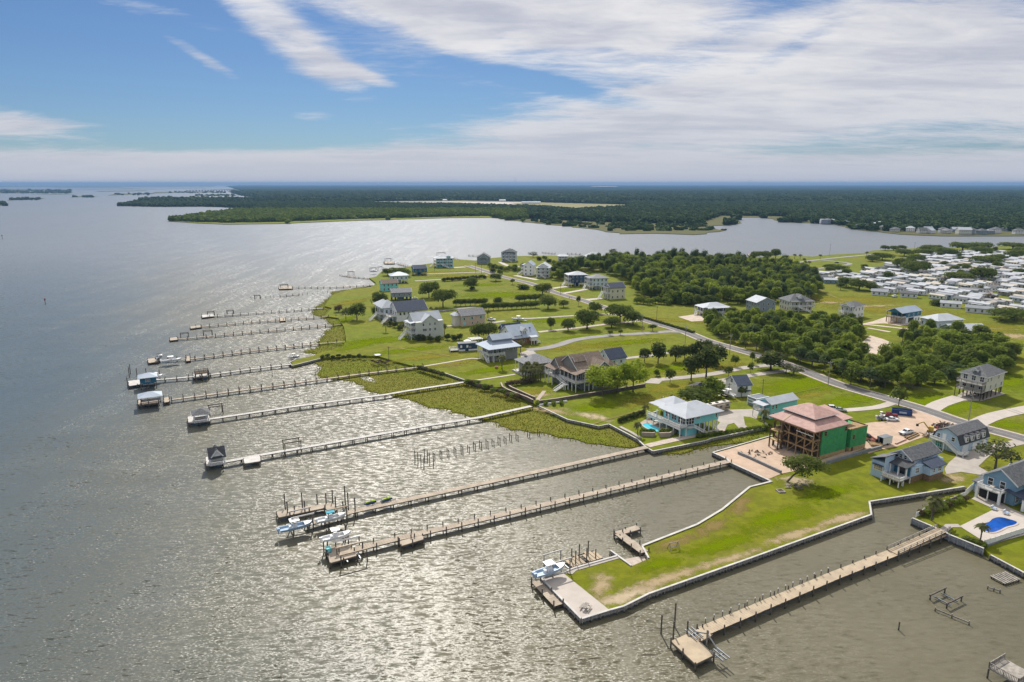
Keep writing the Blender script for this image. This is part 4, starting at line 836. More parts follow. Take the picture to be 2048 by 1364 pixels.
    def stairs(s, a, b, w=1.3, m='white', tm=None, rail=True):
        """straight flight from a (top) to b (foot)"""
        A, B = Vector(a), Vector(b); d = B - A; hd = Vector((d.x, d.y, 0)).normalized(); n = Vector((-hd.y, hd.x, 0)) * w / 2; k = max(3, round(abs(d.z) / .22)); mb = MB()
        for i in range(k): p = A + d * ((i + .5) / k); mb.beam(p - n, p + n, .32, .06)
        st = part(s.t, 'stairs', mb, tm or m)
        rb = MB()
        for sg in (-1, 1):
            rb.beam(A + n * sg, B + n * sg, .08, .3)
            if rail:
                rb.beam(A + n * sg + Vector((0, 0, .95)), B + n * sg + Vector((0, 0, .95)), .1, .1)
                for i in range(k + 1): p = A + d * (i / k) + n * sg; rb.beam(p, p + Vector((0, 0, .95)), .07)
        link('stair_rail', rb.mesh('stair_rail', m), st)
    def porch_posts(s, pts, z0, z1, m='white', r=.13):
        for x, y in pts: bx(s.t, 'porch_post', x - r, x + r, y - r, y + r, z0, z1, m)
    def skylight(s, x0, x1, y0, y1, z): bx(s.t, 'skylight', x0, x1, y0, y1, z, z + .15, 'glass')
    def vent(s, x, y, z): cy(s.t, 'vent_pipe', x, y, z - .4, z + .5, .08, 'white')
WIN = {}
# ---------- construction house with green sheathing
b = Bld('unfinished_house', 'unfinished house in green sheathing with a red sheathed two tier roof', 1640, 919)
# right part: enclosed green boxes
b.wall(0, 11.8, 0, 15.5, 1.3, 9.6, 'green_sheathing'); b.wall(.02, 11.78, .02, 15.4, 0, 1.3, 'osb', 'base_wall')
b.wall(13.2, 21.2, -.5, 10.5, 1.5, 7.5, 'green_sheathing'); b.wall(13.22, 21.18, -.48, 10.4, 0, 1.5, 'osb', 'base_wall')
b.wall(11.8, 13.2, 1.6, 10, 0, 7.4, 'lumber_dark', 'recess_wall'); b.wall(11.79, 17.5, 4, 14.4, 7.5, 9.4, 'green_sheathing')
bx(b.t, 'parapet', 13.15, 21.25, -.55, -.25, 7.5, 7.9, 'lumber'); bx(b.t, 'parapet', 20.9, 21.26, -.25, 10.5, 7.5, 7.85, 'lumber_dark'); bx(b.t, 'flat_roof', 13.3, 20.9, -.2, 3.9, 7.52, 7.6, 'lumber')
b.wins('S', 0, [1.4, 11.0], 7.6, .9, 1.3, fm='lumber', gm='dark'); b.win('S', -.5, 14.6, 4.3, .8, 1.3, fm='lumber', gm='dark'); b.win('S', -.5, 14.4, .3, .8, 1.2, fm='lumber', gm='dark'); b.win('S', 1.6, 12.5, 1.2, .9, 2.4, fm='lumber', gm='dark')
# open porch frame on the water side
PX = -3.2
for lev, zz in enumerate((.2, 3.4, 6.6)): bx(b.t, 'floor_platform', PX, -.02, .3 + .3 * lev, 15.6, zz - .3, zz, 'lumber_dark' if lev else 'concrete')
for x in (PX + .15, -.4):
    for y in (.8, 3.8, 6.8, 9.8, 12.8, 15.4): bx(b.t, 'timber_post', x - .17, x + .17, y - .17, y + .17, 0, 9.5, 'lumber')
for zz in (3.4, 6.6, 9.4): bx(b.t, 'timber_beam', PX - .1, PX + .2, .5, 15.8, zz - .55, zz - .1, 'lumber'); bx(b.t, 'timber_beam', PX, 0, .45, .75, zz - .5, zz - .08, 'lumber')
br = [((PX, .8, 6.6), (PX, 3.8, 9.2)), ((PX, 3.8, 3.4), (PX, 1.0, 6.3)), ((PX, 6.8, 3.4), (PX, 4.0, 6.3)), ((PX, .6, 9.2), (0, .6, 6.8)), ((PX, .6, 6.3), (0, .6, 3.7)), ((PX, 9.8, 6.7), (PX, 12.6, 9.2)), ((PX, 12.8, 3.5), (PX, 10, 6.3)), ((PX, .6, 3.4), (-.8, .6, 6.2)), ((PX, .8, .2), (PX, 3.4, 3.1)), ((PX, 6.8, 9.2), (PX, 4.2, 6.8)), ((PX, 9.8, .3), (PX, 7, 3.2))]
for p, q_ in br: part(b.t, 'brace', MB().beam(p, q_, .14, .2), 'lumber')
part(b.t, 'guard_rail', MB().beam((PX - .15, .8, 7.9), (PX - .15, 7, 7.9), .1, .2), 'white')
b.wall(-.24, -.02, .4, 15.4, .1, 9.5, 'lumber_dark', 'stud_wall')
# landing tower at the far left
for zz in (3.0, 6.2): bx(b.t, 'floor_platform', -5.6, PX - .3, 11.6, 15.2, zz - .25, zz, 'osb')
for x in (-5.5, PX - .6):
    for y in (11.7, 15.1): bx(b.t, 'timber_post', x - .16, x + .16, y - .16, y + .16, 0, 8.4 if x > -4.5 else 6.8, 'lumber_dark')
for zz in (1.5, 4.6): part(b.t, 'brace', MB().beam((-5.5, 11.7, zz), (PX - .6, 11.7, zz + 1.4), .14), 'lumber')
def skirt(b, X0, X1, Y0, Y1, z, x0, x1, y0, y1, z1, m):
    v = [(X0, Y0, z), (X1, Y0, z), (X1, Y1, z), (X0, Y1, z), (x0, y0, z1), (x1, y0, z1), (x1, y1, z1), (x0, y1, z1), (X0, Y0, z - .25), (X1, Y0, z - .25), (X1, Y1, z - .25), (X0, Y1, z - .25)]
    for nm, f in (('roof', [(0, 1, 5, 4), (1, 2, 6, 5), (2, 3, 7, 6), (3, 0, 4, 7), (8, 9, 1, 0), (9, 10, 2, 1), (10, 11, 3, 2), (11, 8, 0, 3), (11, 10, 9, 8)]),): part(b.t, nm, MB().add(v, f), m)
skirt(b, -4.0, 12.4, -.3, 17.6, 9.75, 1.0, 10.4, 4.2, 14.6, 11.7, 'red_sheathing')
b.shed(11.6, 18.2, 3.4, 13.6, 9.5, 10.9, 'S', 'red_sheathing')
b.wall(1.2, 10.3, 4.4, 14.4, 10.6, 12.0, 'green_sheathing', 'upper_wall'); b.hip(1.2, 10.3, 4.4, 14.4, 12.0, 2.8, 'red_sheathing', ov=1.2)
part(b.t, 'ladder_board', MB().beam((-4.1, 12.0, 9.8), (.4, 12.0, 11.5), .9, .06), 'sand')
# plywood seams are real battens
sb = MB()
for i in range(6): sb.box(1.6 + i * 1.9, 1.64 + i * 1.9, -.02, .0, 1.3, 9.5)
for i in range(4): sb.box(14.6 + i * 1.8, 14.64 + i * 1.8, -.52, -.5, 1.5, 7.4)
sb.box(0, 11.8, -.022, 0, 4.0, 4.05); sb.box(0, 11.8, -.022, 0, 6.8, 6.85); sb.box(13.2, 21.2, -.522, -.5, 4.5, 4.55); part(b.t, 'seam_tape', sb, 'turquoise_dark')

# ---------- turquoise pool house
b = Bld('pool_house', 'turquoise house on piles with a white metal hip roof beside the light blue pool', 1369, 873)
b.wall(.4, 15.5, .3, 11.5, 3.5, 6.6, 'turquoise'); b.wall(0, 5.2, -.2, 3.4, 0, 3.0, 'turquoise', 'storage_wall')
b.wall(5.5, 7.5, 5, 10, 0, 3.4, 'dark', 'stair_core'); b.hip(.4, 15.5, .3, 11.5, 6.6, 3.1, 'metal_white', ov=1.3)
b.wall(5, 11, 11.5, 19, 3.5, 6.4, 'turquoise'); b.hip(4.4, 11.6, 11, 19, 6.45, 2.6, 'metal_white', ov=1.0); b.hip(1.0, 5, 12, 19.5, 6.2, 1.0, 'metal_white', ov=.4)
b.deck(-2.4, .4, -.3, 17, 3.5, 'deck_gray', 'WS', 'white', posts=True); bx(b.t, 'deck_skirt', -2.45, -2.35, -.3, 17, 2.6, 3.25, 'white')
for a in (1.0, 2.2, 3.4): b.win('W', .4, a, 3.9, 1.0, 2.3, fm='white')
b.wins('W', .4, [5.4, 6.6, 8.6, 9.8], 4.2, .9, 1.7); b.wins('S', .3, [1.2, 2.4, 3.6], 3.9, 1.0, 2.3, fm='white'); b.win('S', .3, 6.0, 5.3, 1.6, .6); b.wins('S', .3, [14.4], 4.6, .6, 1.2)
b.piles([7, 9.2, 11.4, 13.4, 15.2], [.5, 4.2, 8, 11.2], 0, 3.5, 'white'); b.stairs((2.6, -.9, 3.4), (8.2, -.9, .1), 1.4, 'white', 'deck_gray'); bx(b.t, 'landing', .3, 2.7, -1.7, -.2, 3.2, 3.44, 'deck_gray')
for p, q_ in (((13.4, .5, 0), (15.2, .5, 3.4)), ((15.2, .5, 0), (13.4, .5, 3.4)), ((15.2, .6, 0), (15.2, 4.2, 3.4)), ((9.2, .5, .2), (11.4, .5, 3.3))): part(b.t, 'brace', MB().beam(p, q_, .12), 'white')
b.porch_posts([(-2.2, 0), (-2.2, 6), (-2.2, 12)], 3.5, 6.5)

# ---------- small turquoise cottage
b = Bld('cottage', 'narrow turquoise cottage with a pale metal gable roof behind the unfinished house', 1540, 838)
b.wall(0, 13.8, 0, 5.4, 0, 5.6, 'turquoise'); b.gable(0, 13.8, 0, 5.4, 5.6, 1.5, 'x', 'metal_white', 'turquoise'); b.wins('S', 0, [1.0, 2.8], 3.6, .75, 1.4); b.wins('S', 0, [1.6], .9, .75, 1.2); b.win('W', 0, 2.7, 3.6, .8, 1.2); b.door('W', 0, 3.6, 3.0)
b.deck(-3.4, 0, .6, 5.2, 3.0, 'deck_gray', 'WSN', 'white'); b.porch_posts([(-3.2, .8), (-3.2, 5)], 3, 5.4); b.shed(-3.4, 0, .6, 5.2, 5.3, 5.7, 'W', 'metal_white'); b.stairs((-2.6, .4, 2.9), (-.2, .4, .1), .9, 'white')
# ---------- screened frame
b = Bld('screen_cage', 'white framed screen enclosure with a slatted flat top behind the cottage', 1512, 815, cat='cage')
fr = MB()
for x in (0, 2.2, 4.4, 6.6):
    for y in (0, 4.4): fr.box(x - .12, x + .12, y - .12, y + .12, 0, 3.4)
for zz in (1.2, 2.3, 3.4):
    fr.box(-.1, 6.7, -.14, .1, zz - .1, zz + .1).box(-.1, 6.7, 4.3, 4.54, zz - .1, zz + .1); fr.box(-.14, .1, 0, 4.4, zz - .1, zz + .1)
part(b.t, 'frame', fr, 'white')
for i in range(5): bx(b.t, 'slat', .2, 6.4, .4 + i * .85, .95 + i * .85, 3.42, 3.5, 'galv')
bx(b.t, 'screen', .1, 6.5, .2, 4.2, .1, 3.2, 'bluegray')
# ---------- white shed house with navy roof
b = Bld('garage_house', 'tall white garage with a steep navy shingle roof and a boat parked at its side', 1473, 794, 12)
b.wall(0, 6.2, 0, 9.0, 0, 4.9, 'white'); b.gable(0, 6.2, 0, 9.0, 4.9, 2.7, 'x', 'shingle_navy', 'white'); b.win('W', 0, 4.5, 5.0, 1.5, 1.5); b.win('W', 0, 6.5, 1.2, .9, 1.3); b.door('W', 0, 2.6, 0, 2.4, 2.4); b.wins('S', 0, [1.5, 4.2], 3.0, .9, 1.2); bx(b.t, 'awning', .3, 5.8, -1.2, -.05, 2.4, 2.55, 'shingle_dark')

# ---------- big brown house
b = Bld('shingle_house', 'large taupe house with brown roof, two street-facing gables, dormer and white wraparound porch', 1170, 783)
T = 'taupe'
b.wall(0, 13.5, 2.6, 17, 0, 8.4, T)                                       # main body
b.gable(-1.5, 13.5, 3.2, 17.5, 8.2, 5.2, 'y' if False else 'x', 'shingle_brown', T, ov=.9)
b.wall(4.5, 13.5, 0, 3.0, 0, 8.0, T); b.gable(4.0, 14.0, -.1, 9.5, 7.8, 4.0, 'y', 'shingle_brown', T, ov=.6)          # right gable facing the camera
b.wall(-3.6, 2.2, 13.0, 20.5, 0, 7.4, T); b.gable(-4.2, 7.0, 12.8, 20.6, 7.2, 4.0, 'x', 'shingle_brown', T, ov=.6)      # left gable towards the water
b.wall(-.3, 1.6, 6.9, 10.1, 9.0, 11.4, T, 'dormer_wall'); b.gable(-.6, 4.4, 6.7, 10.3, 11.3, 1.5, 'x', 'shingle_brown', T, ov=.4)
b.win('W', -.3, 8.5, 9.5, 1.7, 1.7, fm='white'); b.win('W', -3.6, 16.7, 8.2, 1.0, 1.6, fm='white'); b.win('S', -.1, 9.0, 8.6, 1.7, 1.6, fm='white'); b.win('S', 0, 6.2, 5.0, 1.6, 1.8, fm='white'); b.win('S', 0, 9.8, 5.0, 1.0, 1.6); b.win('S', 0, 6.2, 1.2, 1.3, 1.6)
b.wins('W', 0, [4.2, 6.0, 8.4, 10.2, 11.8], 4.3, 1.2, 2.2, fm='white'); b.wins('W', -3.6, [14.5, 18.5], 4.2, 1.2, 2.1, fm='white'); b.wins('S', 2.6, [1.2, 3.2], 4.3, 1.1, 2.2, fm='white'); b.wins('W', 0, [4.4, 8, 11], .8, 1.4, 2.0)
b.deck(-4.6, 0, .2, 13.0, 3.9, 'deck_gray', 'WS', 'white', posts=False); b.deck(0.05, 4.5, .2, 2.55, 3.88, 'deck_gray', 'S', 'white', posts=False); b.deck(-7.0, -3.65, 13.05, 21, 3.89, 'deck_gray', 'WN', 'white', posts=False)
for y in (.5, 3.4, 6.4, 9.4, 12.4): b.porch_posts([(-4.3, y)], 0, 7.4)
for y in (15, 18, 20.7): b.porch_posts([(-6.8, y)], 0, 7.0)
for x in (0, 2.2, 4.2): b.porch_posts([(x, .4)], 0, 7.6)
b.shed(-4.7, .2, .1, 12.8, 7.4, 8.5, 'W', 'shingle_brown', ov=.2); b.shed(-7.0, -3.5, 13, 21, 6.9, 8.0, 'W', 'shingle_brown', ov=.2)
b.stairs((-5.5, 12.8, 3.8), (-5.5, 6.9, 2.3), 1.5, 'white'); bx(b.t, 'landing', -6.5, -4.65, 5.2, 6.9, 2.1, 2.3, 'white'); b.stairs((-6.5, 6.05, 2.25), (-11.2, 6.05, .1), 1.6, 'white'); b.porch_posts([(-6.3, 5.4), (-4.8, 5.4), (-6.3, 6.7)], 0, 2.1)
b.hip(14.2, 20, 4, 13, 7.0, 3.0, 'shingle_brown', ov=.4); b.wall(14, 19.8, 4.2, 12.8, 0, 7.0, T)
# its left wing
b = Bld('guest_house', 'low guest house with a grey hip roof and skylight left of the big taupe house', 1062, 752)
b.wall(0, 12, 1.5, 11, 0, 5.2, 'gray_siding'); b.hip(-1.6, 12, 0, 11.5, 5.2, 3.2, 'shingle_lightgray', ov=.5); b.skylight(1.2, 2.6, 6.6, 9.0, 7.3); b.porch_posts([(-1.7, .4), (-1.7, 4), (-1.7, 8), (-1.7, 11.4)], 0, 5.2); bx(b.t, 'deck', -3.4, 0, 1.5, 11.5, .0, .7, 'deck_gray'); b.wins('W', 0, [3, 5.5, 8], 2.0, 1.2, 1.8); b.wins('S', 1.5, [2.5, 6, 9], 2.2, 1.0, 1.4)
b = Bld('garage', 'pale blue garage with a plain navy gable roof behind the big taupe house', 1218, 733)
b.wall(0, 10, 0, 9, 0, 3.6, 'paleblue'); b.gable(0, 10, 0, 9, 3.6, 3.6, 'x', 'shingle_navy', 'paleblue'); b.win('W', 0, 4.5, 3.6, 1, 1.2); b.wins('S', 0, [3, 7], 1.2, 1.0, 1.2); b.door('W', 0, 6.5, 0)

# ---------- metal roofed house with round deck
b = Bld('metal_roof_house', 'grey shingled house with a two tier blue metal roof and a curved white balcony', 984, 723)
b.wall(0, 14, 0, 10.5, 0, 6.7, 'gray_siding'); skirt(b, -3.0, 15.0, -2.6, 12.5, 6.6, 2.0, 12.6, 3.2, 9.0, 8.6, 'metal_roof'); b.wall(2.1, 12.6, 3.2, 9.0, 8.0, 10.0, 'bluegray', 'upper_wall'); b.gable(2.1, 12.6, 3.2, 9.0, 9.9, 1.9, 'x', 'metal_roof', 'bluegray')
b.deck(-2.6, 0, -1.8, 10.5, 3.5, 'deck_gray', 'WS', 'white'); b.deck(0.02, 6, -2.2, -.02, 3.48, 'deck_gray', 'SE', 'white'); b.wins('W', 0, [2, 4.4, 7, 9], 4.0, 1.2, 2.0, fm='white'); b.wins('S', 0, [1.6, 4.2], 3.9, 1.3, 2.0, fm='white'); b.wins('S', 0, [8.6, 12.2], 4.6, .9, 1.2, fm='white'); b.wins('S', 0, [3.4], .6, 2.0, 2.0)
b.stairs((-2.7, 4.0, 3.4), (-2.7, -1.6, .1), 1.1, 'white'); b.porch_posts([(-2.6, 0), (-2.6, 5), (-2.6, 10)], 3.5, 6.6); b.wins('W', 2.1, [5, 7], 8.7, .7, .8)
# ---------- brick house with large metal roof
b = Bld('brick_house', 'brick house under a broad pale blue metal roof with one small gabled dormer', 1024, 692)
b.wall(0, 15.5, 0, 13, 0, 4.4, 'brick'); b.gable(0, 15.5, -.4, 14.5, 4.4, 5.2, 'x', 'metal_roof', 'white', ov=.8); b.wall(7.0, 9.6, 1.4, 4, 5.6, 7.4, 'white', 'dormer_wall'); b.gable(6.8, 9.8, 1.2, 6.4, 7.3, 1.5, 'y', 'metal_white', 'white', ov=.3); b.wins('S', 1.4, [7.8, 8.8], 5.9, .6, 1.0, fm='white')
b.wall(10.5, 14.0, -2.4, 0, 2.0, 4.0, 'white', 'bay_wall'); b.shed(10.3, 14.2, -2.6, 0, 4.0, 4.6, 'S', 'metal_white'); b.porch_posts([(10.6, -2.3), (12.2, -2.3), (13.9, -2.3)], 0, 2.0); b.stairs((14.2, -1.2, 2), (16.6, -1.2, .1), 1.2, 'white'); b.skylight(12.6, 13.5, 3.6, 4.6, 8.0); b.wins('S', 0, [2.5, 5.5, 8], 1.5, 1.0, 1.3); b.win('W', 0, 7, 5.2, 1.2, 1.4)
for i in range(5): bx(b.t, 'skylight', 1.4 + i * 1.0, 2.0 + i * 1.0, -.6, .0, 5.0, 5.25, 'glass')
b.wall(2.5, 14, 14.6, 19.5, 0, 5.6, 'bluegray'); b.gable(2.5, 14, 14.2, 20, 5.6, 2.8, 'x', 'shingle_navy', 'bluegray')
# ---------- dark barn trailer + deck
b = Bld('small_cabin', 'small dark navy cabin with a flat pale roof beside a white deck on the lawn', 918, 703, 16)
b.wall(0, 9.6, 0, 3.4, .5, 4.0, 'navy'); b.hip(0, 9.6, 0, 3.4, 4.0, .6, 'shingle_lightgray', ov=.2); b.wins('S', 0, [1.2, 4.4], 1.9, .8, 1.1, gm='white'); b.wins('S', 0, [5.9], 1.6, .7, .7, gm='glass'); bx(b.t, 'skirting', .1, 3.2, -.06, 0, .1, .9, 'white'); bx(b.t, 'skirting', 5.0, 9.5, -.06, 0, .1, .9, 'white'); b.deck(-4.6, 0, -.4, 3.2, .9, 'deck_gray', 'WSN', 'white'); b.wall(.2, 9.5, .1, 3.3, 0, .5, 'dark', 'underside')
b = Bld('pergola', 'white slatted pergola behind the small navy cabin', 945, 690, cat='pergola')
for i in range(7): bx(b.t, 'slat', i * 1.0, i * 1.0 + .4, 0, 6, 2.6, 2.85, 'white')
for x in (0, 6):
    for y in (.3, 5.6): bx(b.t, 'post', x, x + .25, y, y + .25, 0, 2.6, 'white')
b = Bld('umbrella', 'white parasol beside the navy cabin', 935, 690, cat='umbrella'); cy(b.t, 'pole', 0, 0, 0, 2.6, .06, 'white'); part(b.t, 'canopy', MB().tube((0, 0, 2.3), (0, 0, 3.4), 2.2, .05, 8), 'white')

# ---------- cream three storey house
b = Bld('cream_house', 'three storey cream house with a white metal cross gable roof and stairs to the lawn', 832, 679)
C = 'greenish_cream'
b.wall(0, 16.5, 0, 11, 0, 9.4, C); b.gable(0, 16.5, 2.5, 13.5, 9.3, 4.2, 'x', 'metal_white', C, ov=.9); b.gable(3.6, 13.4, -.1, 8, 9.2, 3.6, 'y', 'metal_white', C, ov=.8)
for zz in (1.2, 4.2, 7.2): b.wins('S', 0, [4.6, 8.4, 11.4] if zz > 2 else [4.2, 8.2], zz, .9, 1.3, gm='glass')
b.win('S', 0, 5.4, 4.2, 1.9, 1.3); b.deck(-2.8, 0, 0, 10, 3.4, 'deck_gray', 'WS', 'white'); b.deck(-2.8, 0, 0, 10, 6.5, 'deck_gray', 'WS', 'white', posts=False); b.porch_posts([(-2.7, .1), (-2.7, 3.4), (-2.7, 6.6), (-2.7, 9.9)], 0, 9.2)
for zz in (.8, 4, 7): b.wins('W', 0, [1.6, 4.0, 6.6, 9.0], zz, 1.3, 2.0, fm='white')
b.shed(-3, 0, -.1, 10, 9.1, 9.5, 'W', 'metal_white', ov=.1); b.stairs((-3.2, 6.5, 3.4), (-8.6, 3.2, .1), 1.4, 'white'); b.wall(1, 8, 11.02, 17, 3.2, 6.8, 'greenish_cream'); b.hip(.2, 8.2, 11.2, 17.4, 6.8, 2.4, 'metal_white', ov=.7); b.win('W', 1, 14, 4.0, 1.6, 1.8, gm='turquoise'); b.piles([1.2, 7.5], [12, 16.5], 0, 3.2)
# ---------- white house left of it with big navy roof
b = Bld('white_house', 'white metal hip roofed house with tall bays facing the water', 768, 640)
b.wall(0, 9, 0, 18, 0, 7.6, 'paleblue'); b.hip(-.6, 9.4, 0, 10, 7.6, 4.4, 'metal_white', ov=.9); b.hip(0, 9, 10, 19, 7.6, 3.4, 'metal_white', ov=.9); b.deck(-2.6, 0, 0, 9, 3.6, 'deck_gray', 'WS', 'white')
for zz in (.8, 4.2): b.wins('W', 0, [2, 4.4, 7, 11, 14], zz, 1.2, 1.9, fm='white')
b.wins('S', 0, [2, 5, 7.4], 4.2, 1.2, 1.9, fm='white'); b.porch_posts([(-2.4, .2), (-2.4, 4.5), (-2.4, 8.8)], 3.6, 7.4); b.stairs((-2.8, 5, 3.5), (-8.8, 1.5, .1), 1.4, 'white')
b = Bld('navy_roof_house', 'white house under one long dark navy shingle roof behind the cream house', 796, 645)
b.wall(0, 20, 2, 15, 0, 6.8, 'white'); b.gable(0, 20, 1, 16, 6.6, 5.0, 'x', 'shingle_navy', 'white', ov=.5); b.deck(-5, 0, 2, 14, 3.5, 'deck_gray', 'WSN', 'white'); b.wins('S', 2, [2.5, 5, 8, 11], 4, 1.1, 1.6); b.wins('W', 0, [4, 8, 12], 4, 1.2, 2.0); b.win('W', 0, 8.5, 8.2, 1.0, 1.2); b.stairs((-5.2, 3, 3.4), (-10.5, -.5, .1), 1.5, 'white')
# ---------- peach house with turquoise shutters
b = Bld('peach_house', 'peach stucco house with turquoise shutters and a grey gable roof', 924, 653)
b.wall(0, 15.5, 0, 9, 0, 6.4, 'peach'); b.gable(0, 15.5, 0, 9, 6.4, 3.0, 'x', 'shingle_lightgray', 'peach'); b.wall(-3, 0, 3, 9, 0, 6.0, 'cream', 'porch_wall'); b.hip(-3.2, .2, 3, 9, 6.2, 1.8, 'metal_white')
for a in (1.6, 6.8, 12.6): b.win('S', 0, a, 3.8, 1.0, 1.4); bx(b.t, 'shutter', a - 1.15, a - .62, -.09, 0, 3.7, 5.3, 'turquoise'); bx(b.t, 'shutter', a + .62, a + 1.15, -.09, 0, 3.7, 5.3, 'turquoise')
b.win('S', 0, 1.6, .7, 1.4, 1.8, gm='turquoise'); b.wins('W', 0, [1.5], 3.8, .9, 1.4); b.win('E', 15.5, 4, 3.8, 1, 1.4); b.wins('S', 0, [7, 10.5], 1, .8, 1.2)

# ---------- generic far houses: (label, px, py, ang, lx, ly, wallh, wall, roof, rooftype, rise, piled, deckside)
def simple(name, label, px, py, ang, lx, ly, wh, wm, rm, rt, rise, piled=0.0, porch='', storeys=2, axis='x', trimw='white', ws=None, ws2=None, gdorm=False, pilem='white'):
    b = Bld(name, label, px, py, ang)
    b.wall(0, lx, 0, ly, piled, wh, wm)
    if piled:
        n = max(2, round(lx / 3.2)); m = max(2, round(ly / 3.5)); b.piles([.3 + (lx - .6) * i / n for i in range(n + 1)], [.3 + (ly - .6) * i / m for i in range(m + 1)], 0, piled, pilem); b.wall(lx * .3, lx * .6, ly * .3, ly * .6, 0, piled, wm, 'stair_core')
    (b.gable(0, lx, 0, ly, wh, rise, axis, rm, wm) if rt == 'gable' else b.hip(0, lx, 0, ly, wh, rise, rm, ov=.8))
    sh = (wh - piled) / storeys; b.vent(lx * .7, ly * .35, wh + rise * .55); b.vent(lx * .3, ly * .62, wh + rise * .6)
    for k in range(storeys):
        z = piled + k * sh + .9; nS = max(2, round(lx / 3.6)); nW = max(2, round(ly / 3.4))
        b.wins('S', 0, [lx * (i + .5) / nS for i in range(nS)], z, 1.0, min(1.5, sh - 1.3)); b.wins('W', 0, [ly * (i + .5) / nW for i in range(nW)], z, 1.1, min(1.6, sh - 1.3))
    dk = [piled + k * sh for k in range(storeys) if piled + k * sh > 1.5] or ([wh * .5] if storeys > 1 else [])
    if 'W' in porch:
        for z in dk: b.deck(-2.4, -.02, 0, ly, z, 'deck_gray', 'WS', trimw, posts=False)
        b.porch_posts([(-2.3, .1 + (ly - .2) * i / 3) for i in range(4)], 0, wh, trimw); b.shed(-2.4, 0, 0, ly, wh - .1, wh + .5, 'W', rm, ov=.2)
        if dk: b.stairs((-2.7, ly * .7, dk[0]), (-2.7 - dk[0] * 1.3, ly * .3, .1), 1.3, trimw)
    if 'S' in porch:
        for z in dk: b.deck(0, lx, -2.4, -.02, z, 'deck_gray', 'WSE', trimw, posts=False)
        b.porch_posts([(.1 + (lx - .2) * i / 3, -2.3) for i in range(4)], 0, wh, trimw); b.shed(0, lx, -2.4, 0, wh - .1, wh + .5, 'S', rm, ov=.2)
        if dk: b.stairs((lx * .3, -2.7, dk[0]), (lx * .75, -2.7 - dk[0] * .9, .1), 1.3, trimw)
    return b
simple('brown_roof_house', 'turquoise house with a brown gable roof at the left shore', 765, 583, 24, 13, 9, 6.2, 'turquoise', 'shingle_brown', 'gable', 2.6, 0, '', 2)
simple('gray_roof_house', 'long low blue grey house behind the dark oak on the left shore', 784, 602, 16, 14.5, 9, 6.0, 'bluegray', 'shingle_lightgray', 'gable', 2.4, 2.6, '', 1, pilem='navy')
simple('hip_house', 'white and blue house with a pale blue hip roof beside the spreading oak', 783, 567, 18, 14.5, 12, 6.4, 'paleblue', 'metal_roof', 'hip', 2.8, 2.8, '', 1)
simple('navy_house', 'dark navy house on piles right of the spreading oak', 828, 551, 20, 12.5, 10, 6.2, 'teal_blue', 'shingle_navy', 'gable', 2.8, 2.6, '', 1, pilem='lumber')
b = simple('turquoise_tower_house', 'tall bright turquoise house with balconies on the far point', 873, 535, 8, 17, 12, 9.4, 'turquoise', 'metal_white', 'hip', 3.4, 0, 'WS', 3); b.wall(11, 14, -1, 2, 9.4, 11.4, 'turquoise', 'tower'); b.hip(11, 14, -1, 2, 11.4, 1.4, 'metal_white')
b = simple('gray_shingle_house', 'grey brown shingled house with a steep gable on the far point', 954, 528, 0, 14, 12, 7.0, 'bluegray', 'shingle_gray', 'gable', 4.2, 0, '', 2, 'y'); b.gable(3, 11, -1.5, 6, 6.4, 4.0, 'y', 'shingle_gray', 'bluegray')
b = simple('blue_gable_house', 'tall pale blue house with three front gables on the far point', 1003, 523, -6, 16, 11, 10, 'paleblue', 'shingle_dark', 'gable', 3.4, 0, 'S', 3, 'y'); b.gable(5, 16, -.4, 10, 10, 3.0, 'y', 'shingle_dark', 'paleblue')
b = simple('white_twin_house', 'left of two joined white houses with a blue metal gable', 1047, 551, -14, 9, 12, 9.6, 'white', 'metal_roof', 'gable', 3.4, 0, 'W', 3, 'y')
b = simple('white_twin_house', 'right of two joined white houses with a white metal gable roof', 1073, 555, -10, 12, 14, 9.2, 'white', 'metal_white', 'gable', 3.6, 0, 'S', 3, 'y')
simple('far_cottage', 'small blue far cottage with a white metal roof beside bushes', 1117, 522, 0, 10, 8, 5.4, 'paleblue', 'metal_white', 'hip', 2.2, 0, 'S', 2)
simple('far_shed', 'small blue shed with a white gable roof before the white pavilion house', 1149, 527, 0, 9, 6, 2.8, 'bluegray', 'metal_white', 'gable', 1.4, 0, '', 1)
simple('pavilion_house', 'broad white house with a tall white pyramid roof on the far shore', 1174, 524, 2, 19, 16, 5.6, 'paleblue', 'metal_white', 'hip', 5.0, 2.4, 'S', 1)
simple('navy_porch_house', 'navy house with stacked white porches and a pale hip roof before the wood', 1142, 573, 12, 14, 12, 9.4, 'navy', 'metal_white', 'hip', 2.6, 2.8, 'W', 2)
simple('blue_porch_house', 'pale blue house with a slate hip roof between the navy and cream houses', 1184, 579, 12, 13.5, 12, 9.0, 'paleblue', 'shingle_lightgray', 'hip', 2.6, 2.6, 'W', 2)
simple('cream_gable_house', 'cream yellow house with white porches and a dark gable roof by the road', 1220, 599, 20, 12.5, 10, 8.6, 'yellow_cream', 'shingle_navy', 'gable', 3.0, 0, 'W', 2)
simple('navy_hip_house', 'navy and white house with a white hip roof on a sand pad', 1412, 633, 14, 16, 11, 5.6, 'navy', 'metal_white', 'hip', 2.6, 2.4, 'WS', 1)
simple('gray_hip_house', 'pale grey house with a light metal gable roof above the roadside wood', 1512, 623, 14, 14.5, 12, 6.0, 'bluegray', 'metal_white', 'gable', 3.0, 0, '', 2, 'y')
